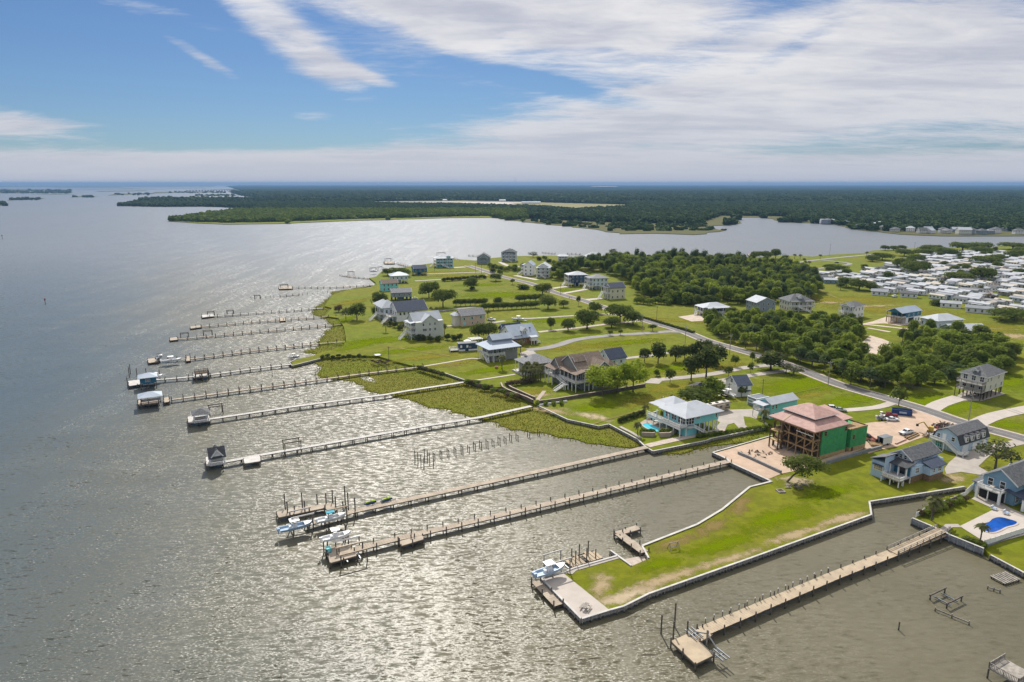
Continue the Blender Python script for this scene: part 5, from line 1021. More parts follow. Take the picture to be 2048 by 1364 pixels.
b = simple('dormer_house', 'cream house with dark hip roof and white dormer at the wood edge', 1578, 623, 8, 16.5, 13, 6.8, 'cream', 'shingle_gray', 'hip', 4.2, 0, 'S', 2); b.wall(6.6, 9.8, 1.6, 4, 8.0, 9.6, 'white', 'dormer_wall'); b.gable(6.5, 9.9, 1.4, 5.5, 9.5, 1.4, 'y', 'shingle_gray', 'white')
b = simple('white_farmhouse', 'white two storey house with a front gable standing alone in the field', 1707, 637, 36, 12, 9, 7.4, 'white', 'shingle_gray', 'hip', 2.8, 0, 'W', 2); b.gable(-2.4, 6, 1.5, 7.5, 7.3, 2.0, 'x', 'shingle_lightgray', 'white')
b = Bld('raised_house', 'raised blue house on timber posts with a broad wooden stair', 1810, 647, 30)
b.wall(0, 16, 0, 9.5, 3.6, 6.8, 'teal_blue'); b.wall(.02, 15.98, .02, 9.4, 0, 3.6, 'white', 'lower_wall'); b.gable(-4.4, 16, 0, 9.5, 6.8, 2.4, 'x', 'metal_roof', 'teal_blue'); b.deck(-4.4, 0, 0, 9.5, 3.6, 'lumber', 'WS', 'white', pm='lumber'); b.porch_posts([(-4.2, .2), (-4.2, 3), (-4.2, 6.5), (-4.2, 9.3)], 0, 6.8, 'lumber'); b.stairs((-4.6, 6.5, 3.5), (-9, 3.5, .1), 3.0, 'lumber'); b.wins('S', 0, [3, 8, 13], 4.4, 1.1, 1.3); b.wins('S', .02, [11, 14], .8, 1.1, 1.6); b.wall(3, 8.5, -.04, .02, .3, 3.2, 'dark', 'garage_opening')
simple('white_hip_house', 'low white house with a bright white hip roof above the right wood', 1874, 657, 16, 19, 12, 4.4, 'paleblue', 'metal_white', 'hip', 3.2, 0, '', 1)
simple('metal_barn', 'long metal barn with a pale grey gable roof rising over the right wood', 1904, 676, 4, 20, 11, 4.2, 'bluegray', 'metal_white', 'gable', 2.6, 0, '', 1)
# ---------- grey house on piles, right
b = Bld('stilt_house', 'grey two storey house on timber piles with a hip roof right of the wood', 1967, 800, 33)
b.wall(0, 15.5, 0, 9.5, 3.2, 9.2, 'cream'); b.hip(0, 15.5, 0, 9.5, 9.2, 3.2, 'shingle_gray', ov=.6); b.wall(3.2, 5.4, 2.2, 4, 10.2, 11.2, 'white', 'dormer_wall') if False else None
b.wall(1.0, 2.8, 3.8, 5.8, 9.6, 11.0, 'white', 'dormer_wall'); b.gable(.8, 5.2, 3.6, 6.0, 10.9, .8, 'x', 'shingle_gray', 'white', ov=.2); b.win('W', 1.0, 4.8, 9.9, 1.0, .8)
b.deck(-3, -.02, 0, 9.5, 3.4, 'deck_gray', 'WSN', 'pile_light', pm='lumber_dark'); b.deck(-3, -.02, 0, 9.5, 6.4, 'deck_gray', 'WSN', 'pile_light', pm='lumber_dark'); b.piles([.4, 3.5, 7, 11, 15], [.4, 3.4, 6.4, 9.2], 0, 3.2, 'lumber_dark')
for zz in (4.0, 7.1): b.wins('W', 0, [1.6, 4.6, 7.6], zz, 1.4, 1.9, fm='white')
b.wins('S', 0, [1.2, 4, 10.5], 7.2, .8, 1.3); b.wins('S', 0, [4.2, 8.8, 13.6], 4.0, .9, 1.4); b.deck(15.52, 17.5, 1, 8, 3.4, 'deck_gray', 'SEN', 'pile_light', pm='lumber_dark')
# ---------- light blue gambrel house
b = Bld('gambrel_house', 'light blue gambrel house with four white dormers above the garage doors', 1917, 908)
def gambrel(b, x0, x1, y0, y1, z, m, m2, wm):
    w = y1 - y0; pr = [(y0 - .25, z - .1), (y0 + w * .12, z + 2.7), (y0 + w * .5, z + 4.4), (y1 - w * .12, z + 2.7), (y1 + .25, z - .1)]
    for i in range(4):
        (a, za), (c, zc) = pr[i], pr[i + 1]; part(b.t, 'roof', MB().loft([[(x0 - .35, a, za), (x0 - .35, c, zc), (x0 - .35, c, zc + .2), (x0 - .35, a, za + .2)], [(x1 + .35, a, za), (x1 + .35, c, zc), (x1 + .35, c, zc + .2), (x1 + .35, a, za + .2)]]), m2 if i in (0, 3) else m)
    ins = [(y0 + .02, z - .05), (y0 + w * .12 + .12, z + 2.62), (y0 + w * .5, z + 4.3), (y1 - w * .12 - .12, z + 2.62), (y1 - .02, z - .05)]
    part(b.t, 'gable_wall', MB().loft([[(x0, a, zz) for a, zz in ins], [(x1, a, zz) for a, zz in ins]]), wm)
b.wall(0, 16.5, 0, 8.6, 0, 2.9, 'skyblue'); gambrel(b, 0, 16.5, 0, 8.6, 2.9, 'shingle_gray', 'shingle_dark', 'skyblue')
for a in (3.6, 6.8, 10.0, 13.2): b.wall(a - .8, a + .8, -.15, 1.2, 3.3, 5.2, 'white', 'dormer_wall'); b.win('S', -.15, a, 3.6, .9, 1.2, fm='white'); b.shed(a - .8, a + .8, -.2, 1.6, 5.2, 5.6, 'S', 'shingle_dark', ov=.1)
for a in (3.4, 9.0, 13.6): b.door('S', 0, a, 0, 3.2, 2.3)
b.wins('W', 0, [2.2, 6.8], 3.5, .95, 1.3, fm='white'); b.door('W', 0, 5.0, 3.0); b.win('W', 0, 6.4, .4, 2.0, 1.8, gm='turquoise_dark'); b.deck(-1.8, -.02, 3.8, 8.6, 3.0, 'deck_gray', 'WN', 'white'); b.stairs((-1.0, 3.9, 2.9), (-1.0, -.6, .1), 1.2, 'white')
b.deck(-2.2, .6, -2.6, -.6, .8, 'deck_gray', 'WSE', 'white', h=.8)
# ---------- light blue two tier house
b = Bld('light_blue_house', 'light blue house with dark awning roofs, brown lattice base and a white balcony', 1804, 972)
S_ = 'skyblue'
b.wall(3.6, 19, 0, 8.2, 1.9, 4.8, S_); b.wall(3.62, 18.98, .02, 8.1, 0, 1.9, 'lattice_brown', 'base_wall'); b.wall(5.4, 19, 1.6, 7.4, 4.8, 6.4, S_, 'upper_wall'); b.gable(5.4, 19, 1.6, 7.4, 6.4, 1.9, 'x', 'shingle_gray', S_, ov=.7)
b.wall(-.6, 3.6, 5.2, 9.4, 0, 5.0, S_, 'porch_wall'); b.shed(-.8, 5.0, 5.2, 9.6, 5.05, 7.2, 'N', 'shingle_gray', ov=.3); b.wall(-.58, 3.4, 5.22, 5.5, 4.9, 6.9, S_, 'upper_wall')
b.shed(1.4, 5.4, .2, 5.0, 4.9, 5.7, 'W', 'shingle_dark', ov=.3); b.shed(9.2, 16.2, -2.4, .3, 4.3, 5.4, 'S', 'shingle_navy', ov=.3); b.wall(9.4, 16, -2.0, 0, 1.9, 4.3, S_, 'bay_wall'); b.wall(9.42, 15.98, -1.98, 0, 0, 1.9, 'lattice_brown', 'base_wall')
b.wins('W', 5.4, [3.0, 4.2, 5.4], 6.0, .8, 1.2, fm='white') if False else b.wins('W', 5.4, [3.2, 4.5, 5.8], 5.9, .8, 1.1, fm='white'); b.wins('S', 1.6, [11, 13.6, 16], 5.2, .7, .9, fm='white'); b.win('S', 0, 6.4, 2.7, 1.6, 1.5, fm='white'); b.win('S', -2.0, 11.2, 2.6, .7, 1.1, fm='white'); b.win('S', -2.0, 14, 2.6, 1.5, 1.2, fm='white')
b.win('W', -.6, 7.2, 2.3, 2.6, 1.3, gm='osb', fm='white'); bx(b.t, 'awning', -1.4, -.6, 5.6, 8.8, 3.9, 4.05, 'shingle_navy'); b.deck(0, 3.6, 0, 5.2, 1.9, 'deck_gray', '', 'white'); b.deck(-2.2, 0, -.3, 5, 1.88, 'deck_wood', 'WSN', 'white'); b.porch_posts([(1.6, .2), (1.6, 2.6), (1.6, 5)], 1.9, 4.9); b.wall(3.55, 3.6, .3, 5, 1.9, 4.7, 'teal_blue', 'inner_wall'); b.vent(9, 4.5, 8.1); b.door('W', 3.55, 2.5, 1.9, 1.6, 2.1, 'glass')
# ---------- blue house at right edge
b = Bld('blue_porch_house_right', 'blue house with white porches cut by the right edge', 2040, 1022, cat='house')
b.t.name = 'porch_house'
b.wall(1.5, 20, 2.4, 10.5, 0, 6.0, 'blue'); b.gable(1.5, 22, 2.4, 10.5, 6.0, 2.9, 'x', 'shingle_gray', 'blue', ov=.6); b.gable(6, 14, .6, 8, 5.7, 2.4, 'y', 'shingle_gray', 'blue', ov=.5); b.deck(-1.6, 1.5, 4.4, 10.4, 3.3, 'deck_gray', 'WSN', 'white'); b.wall(-.2, 1.5, 4.8, 10.1, 0, 3.0, 'dark', 'screen_porch')
b.shed(0, 9, -.6, 4.2, 3.2, 4.2, 'S', 'shingle_navy', ov=.3); b.porch_posts([(.2, -.4), (4.2, -.4), (8.6, -.4), (-1.4, 4.6), (-1.4, 10.2)], 0, 3.3, r=.28); b.wins('W', 1.5, [5.6, 8.6], 3.7, 1.2, 1.9, fm='white'); b.wins('S', .55, [8.4, 10, 11.6], 3.9, 1.2, 1.3, fm='white'); b.wins('S', 2.4, [3, 6], .6, 1.6, 2.0); b.wall(1.52, 5, 10.48, 12.6, 0, 3.1, 'blue', 'side_wall'); b.shed(1.4, 5.2, 10.5, 12.7, 3.1, 3.6, 'W', 'shingle_gray'); b.door('W', 1.52, 11.6, 0)

# ---------- dock houses
def gazebo(label, px, py, lx, ly, h, rise, rm, typ='hip', z=1.6, postm='white', ang=28.4, bench=True, group='roofed dock houses'):
    b = Bld('gazebo', label, px, py, ang, 'gazebo', group, z)
    b.porch_posts([(.2, .2), (lx - .2, .2), (lx - .2, ly - .2), (.2, ly - .2)], 0, h, postm, .12)
    (b.hip(0, lx, 0, ly, h, rise, rm, ov=.7) if typ == 'hip' else (b.gable(0, lx, 0, ly, h, rise, 'x', rm, postm, ov=.6), b.gable(.6, lx - .6, -.2, ly + .2, h, rise * .92, 'y', rm, postm, ov=.2)))
    if bench: bx(b.t, 'bench', .3, lx - .3, ly - .8, ly - .3, .05, .5, 'deck_gray'); bx(b.t, 'bench_back', .3, lx - .3, ly - .3, ly - .2, .05, 1.0, 'deck_gray')
    mb = MB(); b._rail(mb, (0, 0), (0, ly), .02, .95); b._rail(mb, (0, 0), (lx, 0), .02, .95); part(b.t, 'railing', mb, postm); return b
gazebo('dark gazebo with crossing gables at the end of the white boardwalk pier', 421, 933, 4.2, 4.2, 3.0, 2.0, 'shingle_dark', 'gable')
gazebo('slate hip roofed gazebo with white benches', 389, 847, 4.8, 4.6, 2.9, 1.8, 'shingle_gray')
gazebo('open dock house with a broad pale metal hip roof', 282, 812, 7.0, 5.6, 3.0, 1.6, 'metal_roof', postm='pile_wood')
b = Bld('boathouse', 'teal boathouse with a pale hip roof at the end of the lookout pier', 281, 774, 28.4, 'boathouse', None, 1.4); b.wall(0, 6.2, 0, 5.6, 1.3, 3.6, 'teal_blue'); b.hip(0, 6.2, 0, 5.6, 3.6, 1.6, 'metal_roof'); b.piles([.2, 3, 6], [.2, 5.4], -2.4, 1.3, 'pile_wood'); b.win('S', 0, 3, 2.0, 1.6, 1.0); bx(b.t, 'boat_cradle', 1, 5, 1.5, 4, .2, .5, 'white')
b = Bld('lookout_deck', 'raised brown lookout deck with railings halfway along its pier', 391, 757, 28.4, 'deck', None, 1.4); b.deck(0, 5.6, 0, 4.4, 2.0, 'lumber_dark', 'WSNE', 'lumber_dark', posts=True); b.piles([.2, 2.8, 5.4], [.2, 4.2], -2.4, 1.7, 'pile_wood')
# open boat lifts
def lift(label, px, py, lx=4.5, ly=3.6, h=3.0, m='pile_wood', ang=28.4, beam='pile_wood', cradle=None, z=0.0):
    t = thing('boat_lift', label, 'boat lift', tuple(P(px, py, z)), R(ang), 'open boat lifts')
    for x in (0, lx):
        for y in (0, ly): cy(t, 'piling', x, y, -1.5, h, .15, m)
    for y in (0, ly): bx(t, 'top_beam', -.3, lx + .3, y - .12, y + .12, h, h + .3, beam)
    if cradle is not None:
        for x in (lx * .25, lx * .75): bx(t, 'cradle_beam', x - .12, x + .12, 0, ly, cradle, cradle + .2, 'galv')
    return t
lift('open lift frame on the white boardwalk pier', 571, 909, 5, 3.2, 3.6); lift('open lift frame beside the slate gazebo', 420, 832, 4.6, 3.0, 3.2); lift('empty lift with pale beams beside the broad pier head', 683, 1136, 6.0, 3.6, 3.0, beam='deck_tan', cradle=1.0)
lift('pale beamed lift frame standing on the broad pier head', 679, 1118, 5.6, 3.0, 2.8, beam='white'); lift('low lift frame near the end of the thin post pier', 362, 677, 4, 3, 2.4); lift('tall lift frame halfway along the thin post pier', 408, 674, 4.5, 3, 3.0); lift('outer lift frame of the thin pale pier', 416, 633, 4, 3, 2.6); lift('inner lift frame of the thin pale pier', 455, 631, 4, 3, 2.8)
lift('lift frame on the ruined pier', 510, 599, 4, 3, 2.6); lift('cluttered lift at the end of the slender far pier', 562, 579, 6, 3.5, 3.4, cradle=1.5)
lift('derelict lift with tilted beams in the canal at right', 1893, 1217, 5.2, 3.4, 1.0, cradle=.3)
lift('far lift frames off the spreading oak', 742, 543, 6, 4, 3.0); lift('far lift by the oak point', 757, 541, 5, 4, 3.2); lift('far lift behind the turquoise tower house', 876, 512, 10, 4, 3.4); lift('far double lift on the pier behind the oak', 772, 525, 7, 4, 3.6); lift('thin lift frame of the short far pier', 698, 551, 5, 4, 3.2)
for (a, c, l) in ((1870, 1222, 'left fallen dock rail in the canal at right'), (1975, 1178, 'short fallen dock rail in the canal near the slatted float')):
    t = thing('dock_rail', l, 'rail', tuple(P(a, c, 0)), R(-48 if a < 1900 else -40))
    L = 6 if a < 1900 else 2.2
    for k in range(3): cy(t, 'post', L * k / 2, 0, -1, .9, .12, 'pile_light')
    bx(t, 'rail_beam', 0, L, -.06, .06, .35, .6, 'pile_light')
t = thing('slatted_float', 'grey slatted float platform near the right edge', 'float', tuple(P(2010, 1168, .5)), R(20))
for i in range(7): bx(t, 'slat', i * .75, i * .75 + .5, 0, 3.4, -.04 - .01 * (i % 2), .06, 'pile_light')
for y in (.3, 3.0): bx(t, 'joist', 0, 5, y, y + .15, -.3, -.06, 'pile_wood')
for x, y in ((.2, .3), (4.8, .3), (.2, 3.1), (4.8, 3.1)): cy(t, 'leg', x, y, -1.5, -.05, .14, 'pile_wood')
b = Bld('raised_dock', 'raised grey deck on posts cut by the lower right corner', 2036, 1368, 28.4, 'deck', None, 2.2); b.t.location.z = 0
b.deck(0, 5, 0, 4.6, 2.2, 'pile_light', 'WSN', 'pile_light', posts=True, pm='pile_wood')
# jet ski davit on the square pier head
t = thing('jet_ski_lift', 'galvanised swing lift with two cradles on the square pier head', 'boat lift', tuple(P(1413, 1290, 1.5)), R(118)); cy(t, 'mast', 0, 0, -2.5, 3.2, .16, 'galv')
for s in (-1, 1):
    for k in range(3): bx(t, 'bunk', s * 3.4 - 1.6, s * 3.4 + 1.6, -.9 + k * .8, -.7 + k * .8, .25, .45, 'galv')
    part(t, 'arm', MB().beam((0, 0, 2.4), (s * 3.4, .1, .7), .16, .2), 'galv'); bx(t, 'cradle_beam', s * 3.4 - .1, s * 3.4 + .1, -1, 1.1, .05, .25, 'galv')
# ramp bridge with railings onto the pool garden
t = thing('gangway', 'sloping gangway with side railings rising to the pool garden', 'gangway', tuple(P(1785, 1105, 1.55)), 0); pa, pb = P(1785, 1105, 1.55), P(1884, 1060, 2.1); d_ = pb - pa; n_ = Vector((-d_.y, d_.x, 0)).normalized() * 1.25
part(t, 'ramp', MB().beam(Vector((0, 0, .06)), d_ + Vector((0, 0, .06)), 2.3, .1), 'deck_tan')
for s in (-1, 1):
    mb = MB(); mb.beam(n_ * s + Vector((0, 0, 1.05)), d_ + n_ * s + Vector((0, 0, 1.05)), .12, .12); mb.beam(n_ * s + Vector((0, 0, .6)), d_ + n_ * s + Vector((0, 0, .6)), .06, .16)
    for k in range(9): q_ = d_ * (k / 8) + n_ * s; mb.beam(q_, q_ + Vector((0, 0, 1.05)), .13)
    part(t, 'handrail', mb, 'pile_light')
# ================================================================== TREES
def crown_mesh(name, lobes, n, size, m, seed, flat=.25, fill=.72):
    rnd = random.Random(seed); mb = MB(); tot = sum((l[3] * l[5]) for l in lobes)
    for (cx, cy_, cz, rx, ry, rz) in lobes:
        k = int(n * rx * rz / tot)
        for _ in range(k):
            while True:
                d = Vector((rnd.gauss(0, 1), rnd.gauss(0, 1), rnd.gauss(0, 1)))
                if d.length > .01: d.normalize(); break
            if d.z < -.55: d.z *= -1
            rr = rnd.uniform(fill, 1.06)
            p = Vector((cx + d.x * rx * rr, cy_ + d.y * ry * rr, cz + d.z * rz * rr))
            nn = (d + Vector((rnd.uniform(-1, 1), rnd.uniform(-1, 1), rnd.uniform(-.4, 1))) * .75).normalized()
            a = nn.cross(Vector((rnd.uniform(-1, 1), rnd.uniform(-1, 1), rnd.uniform(-1, 1)))).normalized(); b = nn.cross(a)
            s = size * rnd.uniform(.6, 1.35); e = rnd.uniform(.5, .9)
            q = [p + a * s, p + b * s * e, p - a * s * rnd.uniform(.6, 1), p - b * s * e * rnd.uniform(.6, 1.1)]
            mb.add(q, [(0, 1, 2, 3)])
    return mb.mesh(name, m)
def trunk_mesh(name, h, r, limbs, m, seed, lean=(0, 0)):
    rnd = random.Random(seed); mb = MB(); top = Vector((lean[0], lean[1], h))
    mid = Vector((lean[0] * .4, lean[1] * .4, h * .5)); mb.tube((0, 0, -.3), mid, r, r * .75, 7); mb.tube(mid, top, r * .75, r * .45, 7)
    for (x, y, z) in limbs:
        s = mid.lerp(top, rnd.uniform(.2, 1)); e = Vector((x, y, z)); k = s.lerp(e, .55) + Vector((0, 0, -.05 * (e - s).length))
        mb.tube(s, k, r * .42, r * .28, 5); mb.tube(k, e, r * .28, r * .10, 5)
    return mb.mesh(name, m)
TP = {}
def lobes_dome(n, w, h, z0, seed, lr=.42, hr=.36):
    rnd = random.Random(seed); L = [(0, 0, z0 + (h - z0) * .55, w * .34, w * .34, (h - z0) * .48)]
    for i in range(n):
        a = 6.283 * i / n + rnd.uniform(-.4, .4); rr = w / 2 - w * lr * .5; q = rnd.uniform(.55, 1.0)
        L.append((math.cos(a) * rr * q, math.sin(a) * rr * q, z0 + (h - z0) * rnd.uniform(.28, .72), w * lr * .5 * rnd.uniform(.8, 1.15), w * lr * .5 * rnd.uniform(.8, 1.15), (h - z0) * hr * rnd.uniform(.8, 1.2)))
    return L
def make_kind(kind, w, h, z0, nl, n, size, leaf, bark, r, seed, lr=.42, hr=.36, fill=.72, variants=2, lean=(0, 0)):
    TP[kind] = []
    for v in range(variants):
        L = lobes_dome(nl, w, h, z0, seed + v * 17, lr, hr); L = [(l[0] + lean[0], l[1] + lean[1]) + l[2:] for l in L]
        TP[kind].append((trunk_mesh('trunk', z0 + (h - z0) * .35, r, [(l[0], l[1], l[2]) for l in L[1:]], bark, seed + v, lean), crown_mesh('crown', L, n, size, leaf, seed + v * 5 + 1, fill=fill), w, h))
make_kind('oak', 12, 8, 1.6, 9, 1900, .42, 'leaf_oak', 'bark_dark', .35, 11, .46, .36)
make_kind('broad', 20, 8, 1.8, 12, 2300, .5, 'leaf_oak', 'bark_dark', .45, 21, .36, .34)
make_kind('wood', 8, 9, 2.0, 7, 1300, .42, 'leaf_wood', 'bark', .22, 31, .5, .34, variants=4)
make_kind('wood_dark', 8, 9, 2.0, 7, 1200, .42, 'leaf_oak', 'bark', .22, 41, .5, .34, variants=2)
make_kind('wood_lime', 8, 8, 1.6, 6, 1000, .40, 'leaf_lime', 'bark', .2, 141, .48, .4, .55, variants=2)
make_kind('wood_pine', 7, 11, 3.0, 8, 1100, .36, 'leaf_pine', 'bark', .2, 151, .44, .2, .5, variants=2)
make_kind('bright', 16, 12, 2.4, 12, 2600, .42, 'leaf_bright', 'bark', .35, 51, .36, .3, .5)
make_kind('magnolia', 8, 9, 1.2, 9, 1100, .40, 'leaf_dark', 'bark_dark', .25, 61, .42, .26, .6, 3)
make_kind('sparse', 12, 8, 1.8, 9, 800, .34, 'leaf_sparse', 'bark', .3, 71, .36, .26, .45)
make_kind('sapling', 4, 5, 1.2, 5, 520, .26, 'leaf_oak', 'bark', .1, 81, .5, .34, .5)
make_kind('shrub', 4, 2.6, .1, 6, 620, .26, 'leaf_wood', 'bark', .1, 91, .5, .45)
make_kind('shrub_dark', 4, 2.6, .1, 6, 620, .26, 'leaf_dark', 'bark', .1, 95, .5, .45)
make_kind('shrub_brown', 4, 2.6, .1, 6, 560, .22, 'leaf_brown', 'bark', .1, 99, .5, .45, .5)
make_kind('leaning', 13, 8, 2.6, 10, 2300, .34, 'leaf_oak', 'bark', .32, 103, .36, .28, .55, 1, (4.4, -.4))
def palm_mesh(seed):
    rnd = random.Random(seed); t = MB(); z = 0
    for i in range(5): t.tube((0, 0, i * .9 - .3 * (i == 0)), (rnd.uniform(-.04, .04), 0, (i + 1) * .9 + .05), .2 - .012 * i, .19 - .012 * i, 7)
    mb = MB()
    for i in range(30):
        a = i * 2.4 + rnd.uniform(-.2, .2); el = rnd.uniform(-.5, 1.15); L = rnd.uniform(1.5, 2.1); d = Vector((math.cos(a), math.sin(a), 0)); sd_ = Vector((-d.y, d.x, 0))
        p0 = Vector((0, 0, 4.6)); p1 = p0 + d * L * .55 * math.cos(el * .8) + Vector((0, 0, L * .5 * math.sin(el))); p2 = p1 + d * L * .5 + Vector((0, 0, -.55 * L * (1 - el * .4)))
        mb.add([p0 - sd_ * .05, p0 + sd_ * .05, p1 + sd_ * .42, p1 - sd_ * .42, p2 + sd_ * .12, p2 - sd_ * .12], [(0, 1, 2, 3), (3, 2, 4, 5)])
    return t.mesh('trunk', 'bark'), mb.mesh('crown', 'leaf_palm'), 4.0, 5.6
TP['palm'] = [palm_mesh(1), palm_mesh(2)]
_tv = [0]
def tree(kind, px, py, h, w, label, group=None, name=None, xy=None, cat=None):
    v = TP[kind][_tv[0] % len(TP[kind])]; _tv[0] += 1
    p = xy if xy is not None else P(px, py)
    nm = name or {'palm': 'palm_tree', 'oak': 'live_oak', 'broad': 'live_oak'}.get(kind, 'shrub' if kind.startswith('shrub') else 'tree')
    t = thing(nm, label, cat or ('palm' if kind == 'palm' else 'shrub' if kind.startswith('shrub') else 'tree'), (p[0], p[1], 1.2), random.uniform(0, 6.28) if kind != 'leaning' else 0.0, group)
    e_ = random.uniform(.82, 1.22) if kind.startswith('wood') else 1.0; t.scale = (w / v[2] * e_, w / v[2] / e_, h / v[3]); link('trunk' if not kind.startswith('shrub') else 'stem', v[0], t); link('crown', v[1], t); return t
T_ = [  # kind, px, py, height, width, label, group
 ('oak', 714, 640, 10.5, 13, 'round live oak nearest the left marsh edge', None), ('sparse', 692, 640, 8, 9, 'thin pale tree left of the round oak by the marsh', None), ('shrub_brown', 677, 624, 4.5, 8, 'grey bush at the water edge by the left shore oak', None),
 ('oak', 760, 613, 10, 15, 'dark live oak before the long blue grey house', None), ('oak', 750, 634, 6, 5, 'small dark tree at the corner of the white hip roofed house', None), ('broad', 858, 596, 12, 20, 'left of the two huge dark oaks behind the navy roof', None), ('broad', 886, 615, 12.5, 22, 'right of the two huge dark oaks behind the navy roof', None),
 ('broad', 800, 553, 8, 26, 'low spreading oak on the far left point', None), ('oak', 775, 551, 6.5, 12, 'small oak at the left foot of the spreading oak', None), ('oak', 942, 579, 9.5, 15, 'lone round oak in the open green lawn', None), ('oak', 992, 562, 6.5, 13, 'low oak where the far road bends', None), ('oak', 996, 611, 6, 8, 'small oak above the far end of the hedge trees', None),
 ('oak', 1085, 590, 9, 17, 'broad oak against the road before the twin white houses', None), ('sapling', 1025, 569, 5, 6, 'small dark tree on the lawn beside the road curve', None), ('shrub_dark', 1046, 578, 3.6, 13, 'wide low bush on the lawn before the twin white houses', None), ('oak', 1096, 618, 9, 16, 'round oak at the right end of the hedge trees', None), ('oak', 1127, 615, 5, 9, 'small flat oak right of the hedge trees', None), ('sapling', 1157, 611, 7, 5, 'thin tree at the road fork', None),
 ('oak', 1174, 658, 11, 17, 'large dome shaped oak beside the tan drive', None), ('oak', 1190, 627, 7.5, 12, 'oak behind the large dome oak', None), ('broad', 1240, 645, 11, 21, 'broadest oak of the cluster by the junction', None), ('oak', 1223, 655, 6.5, 13, 'low oak in front of the cluster by the junction', None), ('oak', 1266, 651, 9, 14, 'dark oak nearest the road junction', None), ('oak', 1136, 662, 7, 11, 'round oak left of the dome oak on the tan drive', None), ('oak', 1102, 659, 7, 6, 'narrow tree on the lawn behind the brick house', None), ('sapling', 1305, 662, 4, 7, 'small round tree in the gravel by the junction', None),
 ('sapling', 1220, 671, 3.2, 4, 'left of two small trees on the lane lawn', None), ('sapling', 1241, 670, 3.2, 4, 'right of two small trees on the lane lawn', None),
 ('magnolia', 1289, 725, 7, 8, 'dark tree at the left end of the magnolia row', None), ('magnolia', 1316, 727, 10.5, 10, 'tall pointed magnolia second in the row', None), ('magnolia', 1351, 723, 8, 10, 'magnolia in the middle of the lawn row', None), ('magnolia', 1369, 721, 7.5, 8, 'magnolia just right of the middle of the row', None), ('magnolia', 1385, 719, 8, 8, 'magnolia with slim crown near the lane', None), ('magnolia', 1398, 717, 9.5, 8, 'tall magnolia nearest the lane', None), ('magnolia', 1414, 716, 9, 8, 'magnolia at the right end by the road', None), ('magnolia', 1433, 731, 10, 13, 'broad magnolia behind the tallest one', None), ('magnolia', 1412, 758, 15, 15, 'tallest dark magnolia over the concrete drive', None), ('magnolia', 1382, 761, 11, 11, 'dark magnolia left of the tallest one', None),
 ('sapling', 1340, 766, 6.5, 6, 'small round tree on the drive corner', None), ('shrub', 1314, 752, 2.8, 4, 'single clipped bush on the magnolia lawn', None), ('sapling', 1470, 733, 5.5, 5, 'left sapling between the two drives', None), ('sapling', 1504, 728, 6, 4, 'slim sapling close to the road', None), ('sapling', 1501, 746, 5, 4, 'sapling between the two parallel drives', None), ('sapling', 1457, 754, 5, 6, 'bronze sapling near the garage drive', None), ('magnolia', 1541, 740, 8.5, 17, 'spreading dark tree between drive and road', None), ('sparse', 1572, 746, 4.5, 10, 'left bare crowned tree at the drive mouth', None), ('sparse', 1587, 750, 4.5, 12, 'right bare crowned tree at the drive mouth', None),
 ('shrub', 1427, 793, 6.5, 11, 'big leafy bush left of the white garage', None), ('oak', 1394, 808, 6, 18, 'wide tree behind the turquoise pool house roof', None), ('sapling', 1483, 794, 4.2, 5, 'dark small tree before the white garage', None),
 ('bright', 1205, 792, 12, 18, 'large yellow green tree hiding the right side of the taupe house', None), ('bright', 1235, 785, 12, 14, 'middle yellow green tree beside the taupe house', None), ('bright', 1266, 783, 12.5, 17, 'right yellow green tree above the block wall', None),
 ('oak', 958, 677, 8.5, 12, 'left tree behind the pergola', None), ('oak', 977, 677, 8.5, 13, 'right tree behind the pergola', None),
 ('leaning', 1572, 964, 8.0, 14, 'wind bent tree leaning over the peninsula lawn', None), ('sapling', 1797, 812, 7.5, 8, 'single tree by the road behind the blue dumpster', None), ('sparse', 1990, 938, 9, 16, 'pale sparse tree on the concrete apron by the right house', None),
 ('oak', 1770, 501, 6.5, 14, 'left of three small shore trees by the trailer park', None), ('oak', 1787, 501, 6, 14, 'middle of three small shore trees by the trailer park', None), ('oak', 1804, 500, 6, 14, 'right of three small shore trees by the trailer park', None),
 ('oak', 1509, 517, 8, 13, 'left tree of the shore group beside the fishing pier', None), ('broad', 1530, 519, 9, 22, 'wide middle tree of the shore group beside the fishing pier', None), ('oak', 1551, 517, 11, 15, 'tall right tree of the shore group beside the fishing pier', None),
 ('sparse', 1066, 515, 7, 15, 'thin tree on the far shore right of the gabled house', None), ('sparse', 1226, 514, 10, 15, 'thin crowned tree right of the white pavilion house', None), ('oak', 1343, 518, 9, 15, 'lone tree rising above the wood at the far shore', None), ('oak', 1718, 580, 9, 22, 'dark oak on the field edge before the trailer park', None), ('oak', 1692, 574, 8, 18, 'oak left of the dark field edge oak', None), ('sapling', 1681, 580, 6, 9, 'small tree left of the two field edge oaks', None), ('broad', 2027, 640, 6.5, 40, 'dark hedge like oak at the right edge below the trailer park', None)]
for k in T_: tree(k[0], k[1], k[2], k[3], k[4], k[5], k[6])
G = 'oaks over the trailer park'
